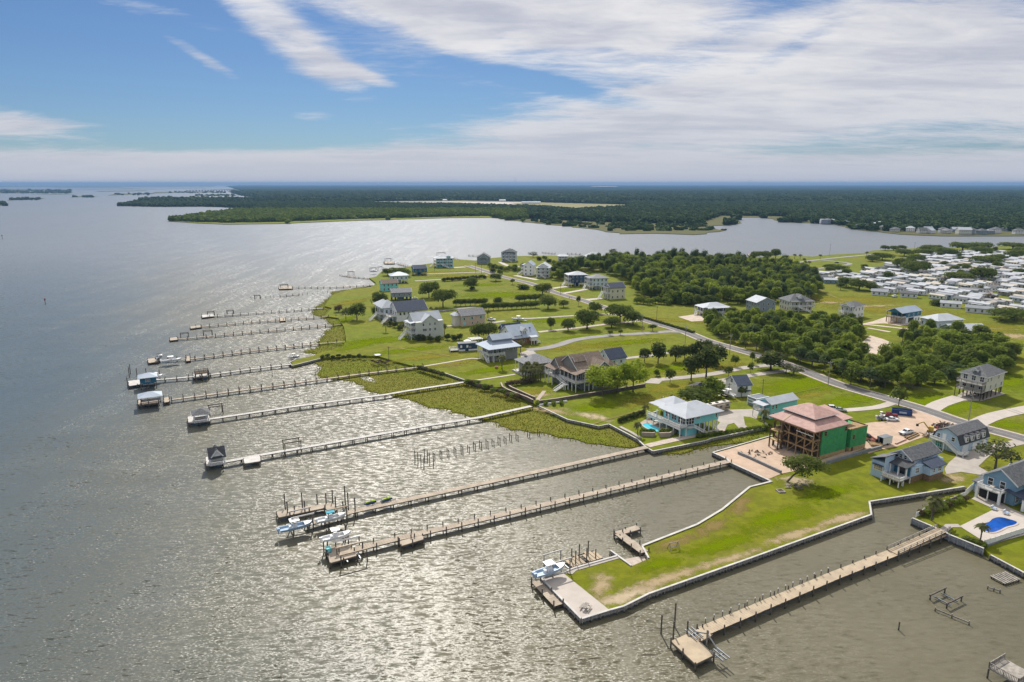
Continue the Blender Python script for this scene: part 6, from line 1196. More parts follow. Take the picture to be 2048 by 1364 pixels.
for k, (a, b_, w, h) in enumerate(sorted([(1860, 504, 36, 9), (1895, 512, 32, 9), (1847, 512, 30, 8), (1925, 501, 40, 10), (1955, 502, 40, 11), (1963, 507, 32, 8), (1808, 512, 26, 8), (1764, 520, 28, 8), (1806, 541, 28, 12), (1830, 551, 32, 13), (1832, 526, 24, 9), (1668, 543, 28, 7), (1972, 530, 36, 9), (1990, 524, 24, 8), (1926, 539, 14, 6), (1917, 563, 32, 8), (1963, 564, 28, 13), (2035, 516, 30, 9), (2025, 499, 40, 9), (2037, 550, 14, 6), (1745, 523, 18, 6), (1880, 508, 26, 8), (2044, 508, 26, 8)])):
    tree('broad' if w > 20 else 'oak', a, b_, h, w, ORD[k] + ' wide dark oak from the left over the trailer park', G)
for (a, b_, h, l) in [(772, 664, 6, 'palm at the lawn corner of the white house stairs'), (806, 669, 6.5, 'palm between the white house and the cream house'), (889, 669, 6.5, 'palm at the right wall of the cream house'), (917, 645, 5.5, 'left palm before the peach house'), (939, 645, 6, 'right palm before the peach house'), (976, 637, 5.5, 'palm at the right end of the peach house'), (1041, 705, 6.5, 'palm by the lane beside the metal roofed house'), (1004, 739, 7, 'dark palm below the curved balcony'), (1290, 832, 4.5, 'small palm by the hedge of the light blue pool'), (1275, 872, 5, 'palm on the lawn of the light blue pool'), (1528, 848, 5.5, 'palm before the turquoise cottage'), (1863, 1041, 6.8, 'tall palm in the fenced pool garden'), (1960, 1084, 5.0, 'palm standing before the deep blue pool'), (862, 627, 4.5, 'left pale palm behind the cream house'), (873, 627, 4.5, 'right pale palm behind the cream house')]:
    tree('palm', a, b_, h, h * .72, l)
for k in range(8): tree('palm', 1046 + k * 5, 764 - (k % 3) * 4, 6.5 + (k % 3) * .6, 4.6, ORD[k] + ' palm from the left in the clump by the taupe house', 'palm clump by the taupe house')
for k in range(7): tree('shrub_brown', 1018 + k * 8, 773 - k * 1.2, 2.4, 4.4, ORD[k] + ' rusty bush from the left along the curved block wall', 'rusty bushes by the curved wall')
for k, (a, b_) in enumerate([(1589, 518), (1600, 519), (1608, 527), (1733, 513), (1640, 519), (1610, 533), (1618, 533), (1737, 520), (1730, 540), (1882, 574), (1850, 570), (1976, 570), (1960, 585), (1725, 545)]): tree('palm', a, b_, 6, 5, 'small palm around the trailer park lanes', 'park palms')
for k in range(7): tree('oak', 912 + k * 9.5, 612.5 - k * .3, 5, 6, ORD[k] + ' hedge tree from the left in the left lawn row', 'left row of hedge trees')
for k in range(6): tree('oak', 968 + k * 9.5, 621 - k * .4, 5, 6, ORD[k] + ' hedge tree from the left in the lower lawn row', 'lower row of hedge trees')
for k in range(6): tree('oak', 1024 + k * 9.5, 618.5 - k * .5, 4.6, 6, ORD[k] + ' hedge tree from the left in the right lawn row', 'right row of hedge trees')
for k in range(5): tree('oak', 1038 + k * 11, 604 - k * .6, 5, 8, ORD[k] + ' flat hedge tree from the left on the upper lawn', 'upper hedge trees')
for k in range(11): tree('shrub_dark', 888 + k * 8, 563 - k * .6, 3.2, 6, ORD[k] + ' bush from the left in the hedge along the far lane', 'hedge along the far lane')
for k, (a, b_) in enumerate([(980, 535), (988, 537), (996, 540), (1004, 541), (1012, 543), (985, 545), (1020, 541), (1030, 543), (1040, 545), (1078, 521), (1090, 520), (1098, 526), (1108, 530), (1120, 530), (1130, 536), (1100, 540), (1112, 545), (1122, 550), (1030, 538), (1046, 535), (1000, 549)]): tree('shrub_dark' if k % 2 else 'shrub', a, b_, 4.2, 8, 'wild bush in the scrub of the far point', 'scrub of the far point')
for k, (a, b_) in enumerate([(780, 652), (790, 655), (800, 660), (836, 682), (846, 681), (860, 684), (876, 683), (895, 680), (908, 681), (919, 680)]): tree('shrub_dark', a, b_, 3.2, 4.6, ORD[k] + ' dark bush from the left round the cream house', 'bushes of the cream house')
for k in range(9): tree('shrub_dark', 1240 + k * 5.8, 845 - k * 2.0, 1.8, 2.6, ORD[k] + ' clipped bush from the left in the pool lawn hedge', 'clipped pool hedge')
for k, (a, b_) in enumerate([(1284, 869), (1291, 869), (1298, 869), (1304, 869), (1322, 869), (1330, 869), (1338, 868), (1345, 864), (1350, 858), (1347, 850), (1340, 845), (1334, 838), (1326, 834), (1346, 854)]): tree('shrub', a, b_, 1.9, 2.8, 'leafy bush behind the tan pool planter', 'planter bushes')
for k in range(16): tree('shrub' if k % 3 else 'shrub_brown', 1842 + k * 5.6 + (k % 2) * 5, 1031 - k * 2.1 + (k % 2) * 3, 1.6, 2.6, ORD[k] + ' garden bush from the left inside the white picket fence', 'garden bushes')
for k in range(9): tree('shrub_brown' if k % 2 else 'shrub', 1930 + k * 4.6, 1083 + k * 1.6 - (k % 2) * 3, 1.2, 2.2, ORD[k] + ' pale grass clump from the left along the tall pool bulkhead', 'grass clumps by the pool')
for k in range(8): tree('shrub', 1075 + (k % 4) * 16, 808 + (k // 4) * 3, 1.3, 2.2, 'bush at the foot of the block wall', 'bushes under the block wall')
for k in range(12): tree('shrub_brown' if k % 2 else 'shrub', 935 + k * 9, 767 + k * 3.0 - (k % 3) * 2, 1.8, 4.2, ORD[k] + ' bush from the left beside the marsh curb', 'marsh edge bushes')
for k in range(10): tree('shrub_dark' if k % 2 else 'shrub_brown', 838 + k * 5.2, 738 + k * 1.6, 1.7, 3.6, ORD[k] + ' brown bush from the left where the boardwalk meets the marsh', 'boardwalk bushes')
for k in range(9): tree('shrub_dark', 645 + k * 10.5, 716 - (k % 2) * 2, 1.4, 3.2, ORD[k] + ' low bush from the left along the spit wall', 'spit wall bushes')
for k in range(7): tree('shrub_brown', 745 + k * 5, 724 + (k % 3) * 2, 1.2, 2.8, ORD[k] + ' dead brush from the left in the left marsh', 'dead marsh brush')
for k in range(14): tree('shrub', 1398 + k * 11, 875 - k * 1.6, 1.2, 2.8, ORD[k] + ' marsh bush from the left in the turquoise house inlet', 'inlet bushes')
for k in range(8): tree('shrub', 1050 + k * 6, 722 - (k % 2), 1.5, 3.4, ORD[k] + ' hedge bush from the left behind the guest house', 'guest house hedge')
for k in range(20): tree('shrub_dark', 1283 + k * 5.4, 640 + k * 1.62 - 5, 1.2, 3.6, ORD[k] + ' bush from the left in the junction roadside hedge', 'roadside hedge')
for k in range(10): tree('shrub', 1275 + k * 12, 607 + (k % 3) * 1.5, 4.5, 8, ORD[k] + ' bright bush from the left before the big wood', 'bushes before the big wood')
tree('shrub_dark', 1878, 611, 4, 15, 'dark round bush by the first trailers'); tree('shrub_brown', 1976, 600, 4.5, 16, 'brown bush among the right trailers'); tree('shrub_dark', 1345, 795, 1.2, 2.5, 'tiny bush on the dry lawn'); tree('shrub_dark', 945, 579, 2, 6, 'low bush in the shade of the lone lawn oak')
# ---- woods
WOOD_BC = [(1402, 660), (1455, 685), (1533, 711), (1608, 736), (1690, 768), (1771, 787), (1830, 782), (1905, 774), (2016, 747), (2030, 716), (1995, 692), (1930, 677), (1860, 669), (1800, 681), (1803, 702), (1790, 712), (1748, 726), (1706, 712), (1724, 690), (1735, 668), (1700, 655), (1640, 650), (1560, 644), (1480, 640), (1420, 644)]
WOOD_A = [(1105, 560), (1112, 546), (1150, 537), (1230, 528), (1340, 524), (1450, 530), (1560, 538), (1610, 548), (1642, 574), (1632, 601), (1500, 609), (1390, 614), (1330, 605), (1268, 592), (1262, 578), (1240, 560), (1195, 544), (1140, 550), (1128, 562)]
def scatter(poly, sp, seed, jit=.38):
    rnd = random.Random(seed); pw = [P(a, b) for a, b in poly]; xs = [p.x for p in pw]; ys = [p.y for p in pw]; out = []
    y = min(ys); r = 0
    while y < max(ys):
        x = min(xs) + (r % 2) * sp / 2
        while x < max(xs):
            q = (x + rnd.uniform(-jit, jit) * sp, y + rnd.uniform(-jit, jit) * sp)
            if inside(q[0], q[1], pw): out.append(q)
            x += sp
        y += sp * .87; r += 1
    return out
rw = random.Random(5)
for q in scatter(WOOD_BC, 7.2, 2):
    h = rw.uniform(5.0, 10.6); kd = rw.choice(('wood', 'wood', 'wood', 'wood', 'wood_dark', 'wood_lime', 'wood_pine')); kw = {'wood': 'mid green', 'wood_dark': 'dark green', 'wood_lime': 'yellow green', 'wood_pine': 'slim blue green'}[kd]
    tree(kd, 0, 0, h, rw.uniform(5.6, 11.6), kw + (' tree of the roadside wood left of the sandy clearing' if q[0] / q[1] < .50 else ' tree of the roadside wood between clearing and road' if q[0] / q[1] < .57 else ' tree of the roadside wood right of the sandy clearing'), 'trees of the roadside wood', xy=q)
pa = scatter(WOOD_A, 7.6, 4); pa.sort(key=lambda q: q[1]); near, rest = pa[:70], pa[70:]
for q in near:
    kd = rw.choice(('wood', 'wood', 'wood_dark', 'wood_pine', 'wood_lime')); kw = {'wood': 'mid green', 'wood_dark': 'dark green', 'wood_lime': 'yellow green', 'wood_pine': 'slim blue green'}[kd]
    tree(kd, 0, 0, rw.uniform(7, 13), rw.uniform(8, 13), kw + (' front tree at the left end of the big wood' if q[0] / q[1] < .30 else ' front tree at the right end of the big wood'), 'trees of the big wood', xy=q)
src = [o for o in bpy.data.objects if o.name.startswith('crown') and o.parent and o.parent.get('group') == 'trees of the big wood'][:1][0]
def inst_wood(name, label, pts, source, smin, smax):
    me = bpy.data.meshes.new(name); me.from_pydata(pts, [], []); o = link(name, me); tag(o, label, kind='stuff')
    ng = bpy.data.node_groups.new(name, 'GeometryNodeTree'); ng.interface.new_socket('Geometry', in_out='INPUT', socket_type='NodeSocketGeometry'); ng.interface.new_socket('Geometry', in_out='OUTPUT', socket_type='NodeSocketGeometry')
    t = NT(ng); gi = t.n('NodeGroupInput'); go = t.n('NodeGroupOutput'); oi = t.n('GeometryNodeObjectInfo', transform_space='ORIGINAL'); oi.inputs[0].default_value = source; oi.inputs['As Instance'].default_value = True
    iop = t.n('GeometryNodeInstanceOnPoints'); t.set(iop.inputs['Points'], gi.outputs[0]); t.set(iop.inputs['Instance'], oi.outputs['Geometry'])
    rs = t.n('FunctionNodeRandomValue', data_type='FLOAT_VECTOR'); rs.inputs[0].default_value = (smin, smin, smin); rs.inputs[1].default_value = (smax, smax, smax)
    rr = t.n('FunctionNodeRandomValue', data_type='FLOAT_VECTOR'); rr.inputs[0].default_value = (0, 0, 0); rr.inputs[1].default_value = (0, 0, 6.28)
    t.set(iop.inputs['Scale'], rs.outputs[0]); t.set(iop.inputs['Rotation'], rr.outputs[0]); t.set(go.inputs[0], iop.outputs[0])
    md = o.modifiers.new('trees', 'NODES'); md.node_group = ng; return o
srcs = []
for o_ in bpy.data.objects:
    if o_.name.startswith('crown') and o_.parent and o_.parent.get('group') == 'trees of the big wood' and o_.data not in [s.data for s in srcs]: srcs.append(o_)
rw.shuffle(rest); ns = min(6, len(srcs))
for k in range(ns): inst_wood('wood_interior', 'closed canopy of the big wood behind its front trees', [(q[0], q[1], 1.2) for q in rest[k::ns]], srcs[k], .85, 1.6)
# ================================================================== TRAILER PARK
PARK = [(1618, 562), (1645, 550), (1720, 547), (1760, 535), (1850, 513), (1930, 507), (2060, 507), (2150, 520), (2150, 640), (2048, 627), (1985, 622), (1960, 616), (1890, 606), (1850, 592), (1745, 588), (1690, 568)]
def mh_proto(wm, rm, lx, ly, h, carport, hip):
    t = thing('mobile_home', '', 'trailer', (0, 0, 0)); t.name = 'mobile_home'
    bx(t, 'body', -lx / 2, lx / 2, -ly / 2, ly / 2, .6, h, wm); bx(t, 'skirting', -lx / 2 + .1, lx / 2 - .1, -ly / 2 + .1, ly / 2 - .1, -.2, .6, 'mh_gray')
    X, Y = lx / 2 + .25, ly / 2 + .25
    part(t, 'roof', MB().loft([[(-X, -Y, h), (-X, Y, h), (-X, Y, h + .12), (-X, 0, h + 1.0), (-X, -Y, h + .12)], [(X, -Y, h), (X, Y, h), (X, Y, h + .12), (X, 0, h + 1.0), (X, -Y, h + .12)]]), rm)
    for k in range(4): a = -lx / 2 + lx * (k + .5) / 4; bx(t, 'window', a - .55, a + .55, -ly / 2 - .04, -ly / 2 + .02, 1.5, 2.5, 'glass'); bx(t, 'window', a - .55, a + .55, ly / 2 - .02, ly / 2 + .04, 1.5, 2.5, 'glass')
    for s in (-1, 1): bx(t, 'window', s * lx / 2 - .03, s * lx / 2 + .03, -.7, .7, 1.5, 2.4, 'glass')
    bx(t, 'door', -.45 + lx * .1, .45 + lx * .1, -ly / 2 - .05, -ly / 2 + .02, .7, 2.6, 'mh_gray')
    if carport:
        bx(t, 'awning', -lx * .3, lx * .3, -ly / 2 - 3.6, -ly / 2 - .06, h - .45, h - .3, rm)
        for x in (-lx * .28, lx * .28): bx(t, 'awning_post', x - .06, x + .06, -ly / 2 - 3.5, -ly / 2 - 3.38, 0, h - .45, 'white')
    return t
protos = [mh_proto('mh_white', 'mh_roof', 14, 4.6, 3.3, True, 0), mh_proto('mh_blue', 'mh_roof2', 12, 4.4, 3.1, True, 0), mh_proto('mh_gray', 'shingle_lightgray', 13, 6.2, 3.5, False, 0), mh_proto('mh_white', 'shingle_gray', 10, 4.2, 3.0, True, 0), mh_proto('mh_white', 'mh_roof', 9, 5.8, 3.4, False, 0), mh_proto('mh_white', 'mh_tan', 11, 4.6, 3.2, True, 0), mh_proto('mh_tan', 'metal_white', 12, 5.4, 3.6, True, 0)]
LB = ['white trailer home with a pale metal roof in the park', 'pale blue trailer home in the park', 'grey double wide trailer home in the park', 'short white trailer home with a grey roof in the park', 'compact white double trailer home in the park', 'white trailer home with a tan roof in the park', 'tan sided trailer home with a bright roof in the park']
rk = random.Random(9); pw = [P(a, b) for a, b in PARK]; us = [p.dot(UX) for p in pw]; vs = [p.dot(UY) for p in pw]; used = set(); spots = []
v = min(vs)
while v < max(vs):
    u = min(us)
    while u < max(us):
        q = UX * (u + rk.uniform(-1, 1)) + UY * (v + rk.uniform(-2.2, 2.2)); u += 9.6
        if not inside(q.x, q.y, pw) or rk.random() < .10: continue
        if abs(math.atan2(q.x, q.y)) > R(40): continue
        spots.append(q)
    v += 18.0
spots.sort(key=lambda q: q.y)
for q in spots[:290]:
    k = rk.choice((0, 0, 1, 1, 2, 3, 3, 4, 4, 5, 5, 6)); first = k not in used
    t = protos[k] if first else copy_tree(protos[k]); used.add(k)
    t.location = (q.x, q.y, 1.2); t.rotation_euler = (0, 0, ANG + R(90) + rk.uniform(-.09, .09) + (math.pi if rk.random() < .5 else 0) + (math.pi / 2 if rk.random() < .1 else 0)); t['label'] = LB[k]; t['group'] = 'trailer homes of the park'
far_mb = MB()
for q in spots[290:]:
    X_ = UX * 2.3; Y_ = UY * 6.0; c_ = [q - X_ - Y_, q + X_ - Y_, q + X_ + Y_, q - X_ + Y_]
    far_mb.add([(p.x, p.y, 1.2) for p in c_] + [(p.x, p.y, 4.3) for p in c_] + [(q.x - Y_.x, q.y - Y_.y, 5.2), (q.x + Y_.x, q.y + Y_.y, 5.2)], [(0, 1, 5, 4), (1, 2, 6, 5), (2, 3, 7, 6), (3, 0, 4, 7), (4, 5, 8), (5, 6, 9, 8), (6, 7, 9), (7, 4, 8, 9)])
if far_mb.v: tag(link('far_trailers', far_mb.mesh('far_trailers', 'mh_roof')), 'farthest rows of the trailer park', kind='stuff')
for k, q in enumerate(rk.sample(spots[20:], 22)): tree('oak', 0, 0, rk.uniform(5, 8), rk.uniform(8, 13), 'round oak between trailer rows', 'round oaks of the park', xy=(q.x + UY.x * 9, q.y + UY.y * 9))
for k, q in enumerate(rk.sample(spots[:200], 34)): tree('palm' if k % 2 else 'shrub_dark', 0, 0, 4.6 if k % 2 else 2.6, 4 if k % 2 else 5, 'small yard palm between trailers' if k % 2 else 'small yard bush between trailers', 'yard palms of the park' if k % 2 else 'yard bushes of the park', xy=(q.x + UX.x * 4.8, q.y + UX.y * 4.8))
simple('trailer_double', 'long white house trailer with porch nearest the field', 1880, 614, -32, 12, 5, 3.2, 'mh_white', 'mh_roof', 'gable', 1.2, 0, '', 1)
simple('trailer_double', 'grey trailer with low pitched roof at the left field edge of the park', 1742, 590, -30, 11, 5.5, 3.2, 'mh_white', 'mh_roof2', 'gable', 1.4, 0, '', 1)
simple('trailer_double', 'grey trailer with white truck beside it at the field edge', 1800, 594, -34, 11, 5.5, 3.2, 'mh_white', 'shingle_gray', 'gable', 1.4, 0, '', 1)
simple('trailer_double', 'white trailer row house with boats parked at the field edge', 1930, 624, -36, 15, 5.5, 3.3, 'mh_white', 'mh_roof2', 'gable', 1.3, 0, '', 1)
simple('park_house', 'low grey house half hidden left of the trailer park', 1622, 563, -4, 15, 9, 3.4, 'bluegray', 'shingle_gray', 'gable', 2.0, 0, '', 1)
simple('park_house', 'blue trailer with white roof standing apart before the field oaks', 1648, 567, -18, 14, 6, 3.4, 'blue', 'metal_white', 'gable', 1.2, 0, '', 1)
# houses on the opposite shore
rf = random.Random(12)
FH = [(1628, 446), (1641, 447), (1655, 448), (1664, 445), (1690, 450), (1717, 458), (1730, 457), (1745, 459), (1752, 455), (1765, 460), (1790, 464), (1800, 459), (1812, 463), (1838, 467), (1850, 465), (1862, 467), (1880, 465), (1893, 467), (1905, 464), (1917, 469), (1932, 469), (1945, 467), (1960, 469), (1975, 468), (1990, 466), (2012, 462), (2030, 468)]
for k, (a, c) in enumerate(FH):
    big = k in (2, 19, 20, 8)
    simple('shore_house', 'small pale house among the trees on the opposite shore' if not big else ('largest white house on the opposite shore at far right' if k == 19 else 'pale gabled house in the row on the opposite shore'), a, c, rf.uniform(-30, 40), 20 if big else rf.uniform(12, 17), 14 if big else rf.uniform(9, 12), 8 if big else rf.uniform(4.5, 7), rf.choice(('white', 'paleblue', 'bluegray', 'cream')), rf.choice(('shingle_gray', 'shingle_lightgray', 'metal_white')), rf.choice(('gable', 'hip')), 3.6, 0, '', 2).t['group'] = 'houses on the opposite shore'
FB = [(720, 401, 26, 7), (740, 402, 40, 8), (817, 400.5, 60, 9), (890, 402, 20, 6), (1005, 403.5, 30, 8), (1062, 407.5, 80, 7), (950, 401, 16, 5), (1497, 412.5, 40, 6), (1620, 416, 22, 8), (1595, 421, 16, 7), (1745, 417, 14, 6), (2030, 438, 26, 7), (930, 385, 30, 12)]
for k, (a, c, w, h) in enumerate(FB):
    p = P(a, c, 1); t = thing('far_hangar', 'small far white building at the airfield' if k < 7 else 'far white roof showing in the inland wood', 'building', (p.x, p.y, .8), rf.uniform(-.2, .2), 'far white buildings')
    bx(t, 'wall', -w / 2, w / 2, -9, 9, 0, h, 'white'); part(t, 'roof', MB().loft([[(-w / 2 - .5, -9.5, h), (-w / 2 - .5, 9.5, h), (-w / 2 - .5, 0, h + 3)], [(w / 2 + .5, -9.5, h), (w / 2 + .5, 9.5, h), (w / 2 + .5, 0, h + 3)]]), 'metal_white')
for k in range(46):
    p = P(rf.uniform(520, 628), rf.uniform(391, 395.5), 1); t = thing('marina_building', 'tiny white building or boat at the far marina', 'building', (p.x, p.y, .8), rf.uniform(-.4, .4), 'far marina'); bx(t, 'wall', -14, 14, -9, 9, 0, rf.uniform(6, 13), 'white'); bx(t, 'roof', -15, 15, -10, 10, 13.1, 14, 'metal_white') if k % 9 == 0 else bx(t, 'roof', -13, 13, -8, 8, 5.9, 6.4, 'metal_white')
# far bridge
pa, pb = P(374, 383.5, 1), P(470, 381.5, 1); t = thing('far_bridge', 'long low bridge crossing the far sound', 'bridge', tuple(pa)); d_ = pb - pa
part(t, 'deck', MB().beam((0, 0, 16), d_ + Vector((0, 0, 16)), 12, 3), 'concrete')
for k in range(18): q = d_ * (k / 17); bx(t, 'pier', q.x - 4, q.x + 4, q.y - 6, q.y + 6, -3, 15, 'concrete')
for (a, c, h, l) in ((1499, 373, 55, 'far lattice mast on the horizon'), (1528, 374.5, 45, 'far water tower on the horizon'), (1030, 370.5, 70, 'tall twin mast on the horizon'), (757, 377, 40, 'white far water tower above the wood')):
    p = P(a, c, 1); p = p if p.y < 40000 else p * (40000 / p.y); t = thing('mast', l, 'mast', (p.x, p.y, 5)); sc_ = p.y / 5000.0; h *= sc_ * .8
    cy(t, 'shaft', 0, 0, 0, h, 2.5 * sc_ ** .5, 'galv'); part(t, 'tank' if 'water' in l else 'platform', MB().tube((0, 0, h), (0, 0, h * 1.12), 7 * sc_ ** .5, 5 * sc_ ** .5, 8), 'white')

# ================================================================== VEHICLES
def wheels(t, xs, y, r=.36, w=.26):
    for x in xs:
        for s in (-1, 1):
            o = link('wheel', WH[0], t, (x, s * y, r)); o.scale = (r, w, r); link('rim', WH[1], o)
WH = (MB().tube((0, -.5, 0), (0, .5, 0), 1, n=12).mesh('wheel', 'rubber'), MB().tube((0, -.53, 0), (0, .53, 0), .6, n=10).mesh('rim', 'silver'))
def sec(x, hw, z0, z1, tw=.85): return [(x, -hw, z0), (x, hw, z0), (x, hw, (z0 + z1) * .55), (x, hw * tw, z1), (x, -hw * tw, z1), (x, -hw, (z0 + z1) * .55)]
def car(label, px, py, ang, paint, kind='sedan', z=ZB + .01, group=None):
    t = thing({'pickup': 'pickup_truck', 'suv': 'sport_utility_car'}.get(kind, 'parked_car'), label, 'truck' if kind == 'pickup' else 'car', tuple(P(px, py, z)), R(ang), group)
    if kind == 'pickup':
        L, hw = 5.6, .98
        part(t, 'body', MB().loft([sec(-2.8, .9, .5, .95), sec(-2.6, hw, .42, 1.12), sec(-1.2, hw, .4, 1.15), sec(-1.15, hw, .4, 1.12), sec(2.6, hw, .42, 1.12), sec(2.8, .95, .5, 1.05)]), paint)
        part(t, 'cab', MB().loft([[(-1.2, -.9, 1.1), (-1.2, .9, 1.1), (-1.15, .88, 1.15), (-1.15, -.88, 1.15)], [(-.4, -.8, 1.1), (-.4, .8, 1.1), (-.4, .74, 1.8), (-.4, -.74, 1.8)], [(.9, -.8, 1.1), (.9, .8, 1.1), (.9, .74, 1.82), (.9, -.74, 1.82)], [(1.05, -.85, 1.1), (1.05, .85, 1.1), (1.05, .8, 1.2), (1.05, -.8, 1.2)]]), paint)
        part(t, 'windscreen', MB().add([(-1.12, -.72, 1.22), (-1.12, .72, 1.22), (-.5, .64, 1.74), (-.5, -.64, 1.74)], [(3, 2, 1, 0)]), 'glass'); [o_ for o_ in ()]
        for s in (-1, 1): part(t, 'side_window', MB().box(-.35, .8, s * .79 - .03, s * .79 + .03, 1.25, 1.68), 'glass')
        part(t, 'bed_floor', MB().box(1.15, 2.65, -.8, .8, 1.125, 1.14), 'dark'); part(t, 'grille', MB().box(-2.83, -2.78, -.7, .7, .55, .85), 'dark')
        for s in (-1, 1): bx(t, 'headlight', -2.8, -2.7, s * .72 - .14, s * .72 + .14, .8, .98, 'white')
        wheels(t, (-1.75, 1.7), .86, .4)
    else:
        h = 1.75 if kind == 'suv' else 1.42; hw = .93
        part(t, 'body', MB().loft([sec(-2.3, .75, .35, .6), sec(-2.1, hw, .3, .78), sec(-.9, hw, .28, .92), sec(1.4, hw, .28, .95), sec(2.1, hw * .97, .3, .88), sec(2.3, .8, .38, .75)]), paint)
        e = 2.0 if kind == 'suv' else 1.6
        part(t, 'cabin', MB().loft([[(-1.05, -.85, .88), (-1.05, .85, .88), (-1.0, .8, .92), (-1.0, -.8, .92)], [(-.25, -.8, .9), (-.25, .8, .9), (-.25, .66, h - .06), (-.25, -.66, h - .06)], [(.8 if kind != 'suv' else 1.6, -.8, .9), (.8 if kind != 'suv' else 1.6, .8, .9), (.8 if kind != 'suv' else 1.6, .66, h - .06), (.8 if kind != 'suv' else 1.6, -.66, h - .06)], [(e, -.82, .88), (e, .82, .88), (e, .78, .93), (e, -.78, .93)]]), 'glass')
        bx(t, 'roof_panel', -.28, .84 if kind != 'suv' else 1.62, -.67, .67, h - .07, h, paint)
        for s in (-1, 1): bx(t, 'pillar', .2, .3, s * .73 - .06, s * .73 + .06, .9, h - .05, paint); bx(t, 'headlight', -2.3, -2.15, s * .6 - .15, s * .6 + .15, .58, .72, 'white')
        wheels(t, (-1.4, 1.4), .82, .33)
    return t
car('white sedan parked on the sandy yard', 1784, 841, 176, 'white_paint'); car('dark red pickup behind the white sedan', 1778, 833, 168, 'red_paint', 'pickup'); car('white pickup in the middle of the sandy yard', 1812, 868, 24, 'white_paint', 'pickup'); car('black car under the tallest magnolia', 1401, 775, 10, 'black_paint', 'suv'); car('white van-like car behind the unfinished house roof', 1666, 819, 170, 'white_paint', 'suv'); car('silver car right behind the unfinished house roof', 1680, 822, 165, 'silver'); car('white pickup on the lane by the peach house', 983, 641, 160, 'white_paint', 'pickup')
car('dark car before the white field farmhouse', 1688, 637, 60, 'black_paint', 'suv'); car('grey car beside the long blue grey house', 829, 598, 10, 'silver'); car('white truck at the park edge', 1789, 594, 30, 'white_paint', 'pickup'); car('dark car on the park lane', 1673, 526, 5, 'black_paint'); car('dark car among the right trailers', 1987, 622, 10, 'black_paint', 'suv')
for k, q in enumerate(rk.sample(spots[:160], 22)):
    c_ = car('car parked between the trailers', 1784, 841, 28 + rk.uniform(-8, 8) + 90 * (k % 2), ('white_paint', 'silver', 'black_paint', 'red_paint')[k % 4], ('sedan', 'suv')[k % 2], group='cars of the trailer park'); c_.location = (q.x - UX.x * 4.8, q.y - UX.y * 4.8, 1.25)
# boats
def boat(label, px, py, ang, L=7.5, hull='white_paint', z=1.8, top='white', canvas=None, engines=1, group='boats', trailer=False, keel_on=None):
    t = thing('motor_boat', label, 'boat', tuple(P(px, py, z)), R(ang), group); B = L * .17; rings = []
    for (f, bw, kz, sz) in ((-.5, .92, .12, 1.0), (-.3, 1.0, .05, 1.0), (0, 1.0, 0, 1.05), (.25, .86, .05, 1.15), (.4, .55, .25, 1.28), (.5, .04, .8, 1.4)):
        x = f * L; b = B * bw; rings.append([(x, 0, kz), (x, b * .75, kz + .28), (x, b, sz), (x, b * .8, sz), (x, b * .72, .55 if f < .38 else sz - .05), (x, -b * .72, .55 if f < .38 else sz - .05), (x, -b * .8, sz), (x, -b, sz), (x, -b * .75, kz + .28)])
    part(t, 'hull', MB().loft(rings), hull, False); part(t, 'gunwale', MB().loft([[(r[3][0], r[2][1] * 1.01, r[2][2] + .02), (r[3][0], r[3][1], r[2][2] + .03), (r[3][0], -r[3][1], r[2][2] + .028), (r[3][0], -r[2][1] * 1.01, r[2][2] + .02)] for r in rings[3:]]), 'white')
    bx(t, 'console', -.1 * L, .03 * L, -.5, .5, .55, 1.7, 'white'); bx(t, 'seat', -.22 * L, -.15 * L, -.5, .5, .55, 1.2, 'white')
    bx(t, 't_top', -.2 * L, .1 * L, -B * .8, B * .8, 2.55, 2.66, canvas or top)
    for x in (-.15 * L, .04 * L):
        for s in (-1, 1): part(t, 'top_post', MB().tube((x, s * .5, .6), (x, s * .62, 2.56), .035, n=5), 'galv')
    for k in range(engines):
        y = (k - (engines - 1) / 2) * .7; part(t, 'outboard', MB().box(-.5 * L - .75, -.5 * L - .05, y - .22, y + .22, .75, 1.35).box(-.5 * L - .5, -.5 * L - .25, y - .1, y + .1, -.1, .75), 'boat_blue' if hull == 'boat_blue' else 'white')
    if trailer:
        bx(t, 'trailer_frame', -.45 * L, .62 * L, -.5, .5, -.12, -.02, 'galv')
        for s in (-1, 1): part(t, 'trailer_wheel', MB().tube((-.1 * L, s * .95 - .12, -.25), (-.1 * L, s * .95 + .12, -.25), .34, n=10), 'rubber')
    return t
boat('pale blue boat on the lift at the end of the jet ski pier', 593, 1058, 28, 7.8, 'boat_blue', 1.6, engines=2); boat('white boat with a turquoise canvas top on the jet ski pier', 664, 1041, 26, 7, 'white_paint', 1.9, canvas='canvas_teal'); boat('white boat on the lift of the broad pier head', 674, 1078, 26, 6.6, 'white_paint', 3.0); boat('light blue boat with white top lifted beside the concrete slab', 1101, 1146, 30, 7.4, 'boat_blue', 2.4, engines=2)
boat('white fishing boat with tall top on the spaced post pier', 344, 723, 28, 8.6, 'white_paint', 1.6, engines=2); boat('covered dark boat beside the white fishing boat', 319, 717, 100, 6.6, 'black_paint', 1.7, canvas='dark'); boat('small boat on the lift behind the teal boathouse', 313, 757, 60, 6, 'white_paint', 2.2); boat('large white boat on a trailer by the long lawn', 1038, 640, -18, 8.0, 'white_paint', 1.95, trailer=True); boat('white centre console boat on a trailer by the white garage', 1455, 790, 118, 7, 'white_paint', 1.95, trailer=True)
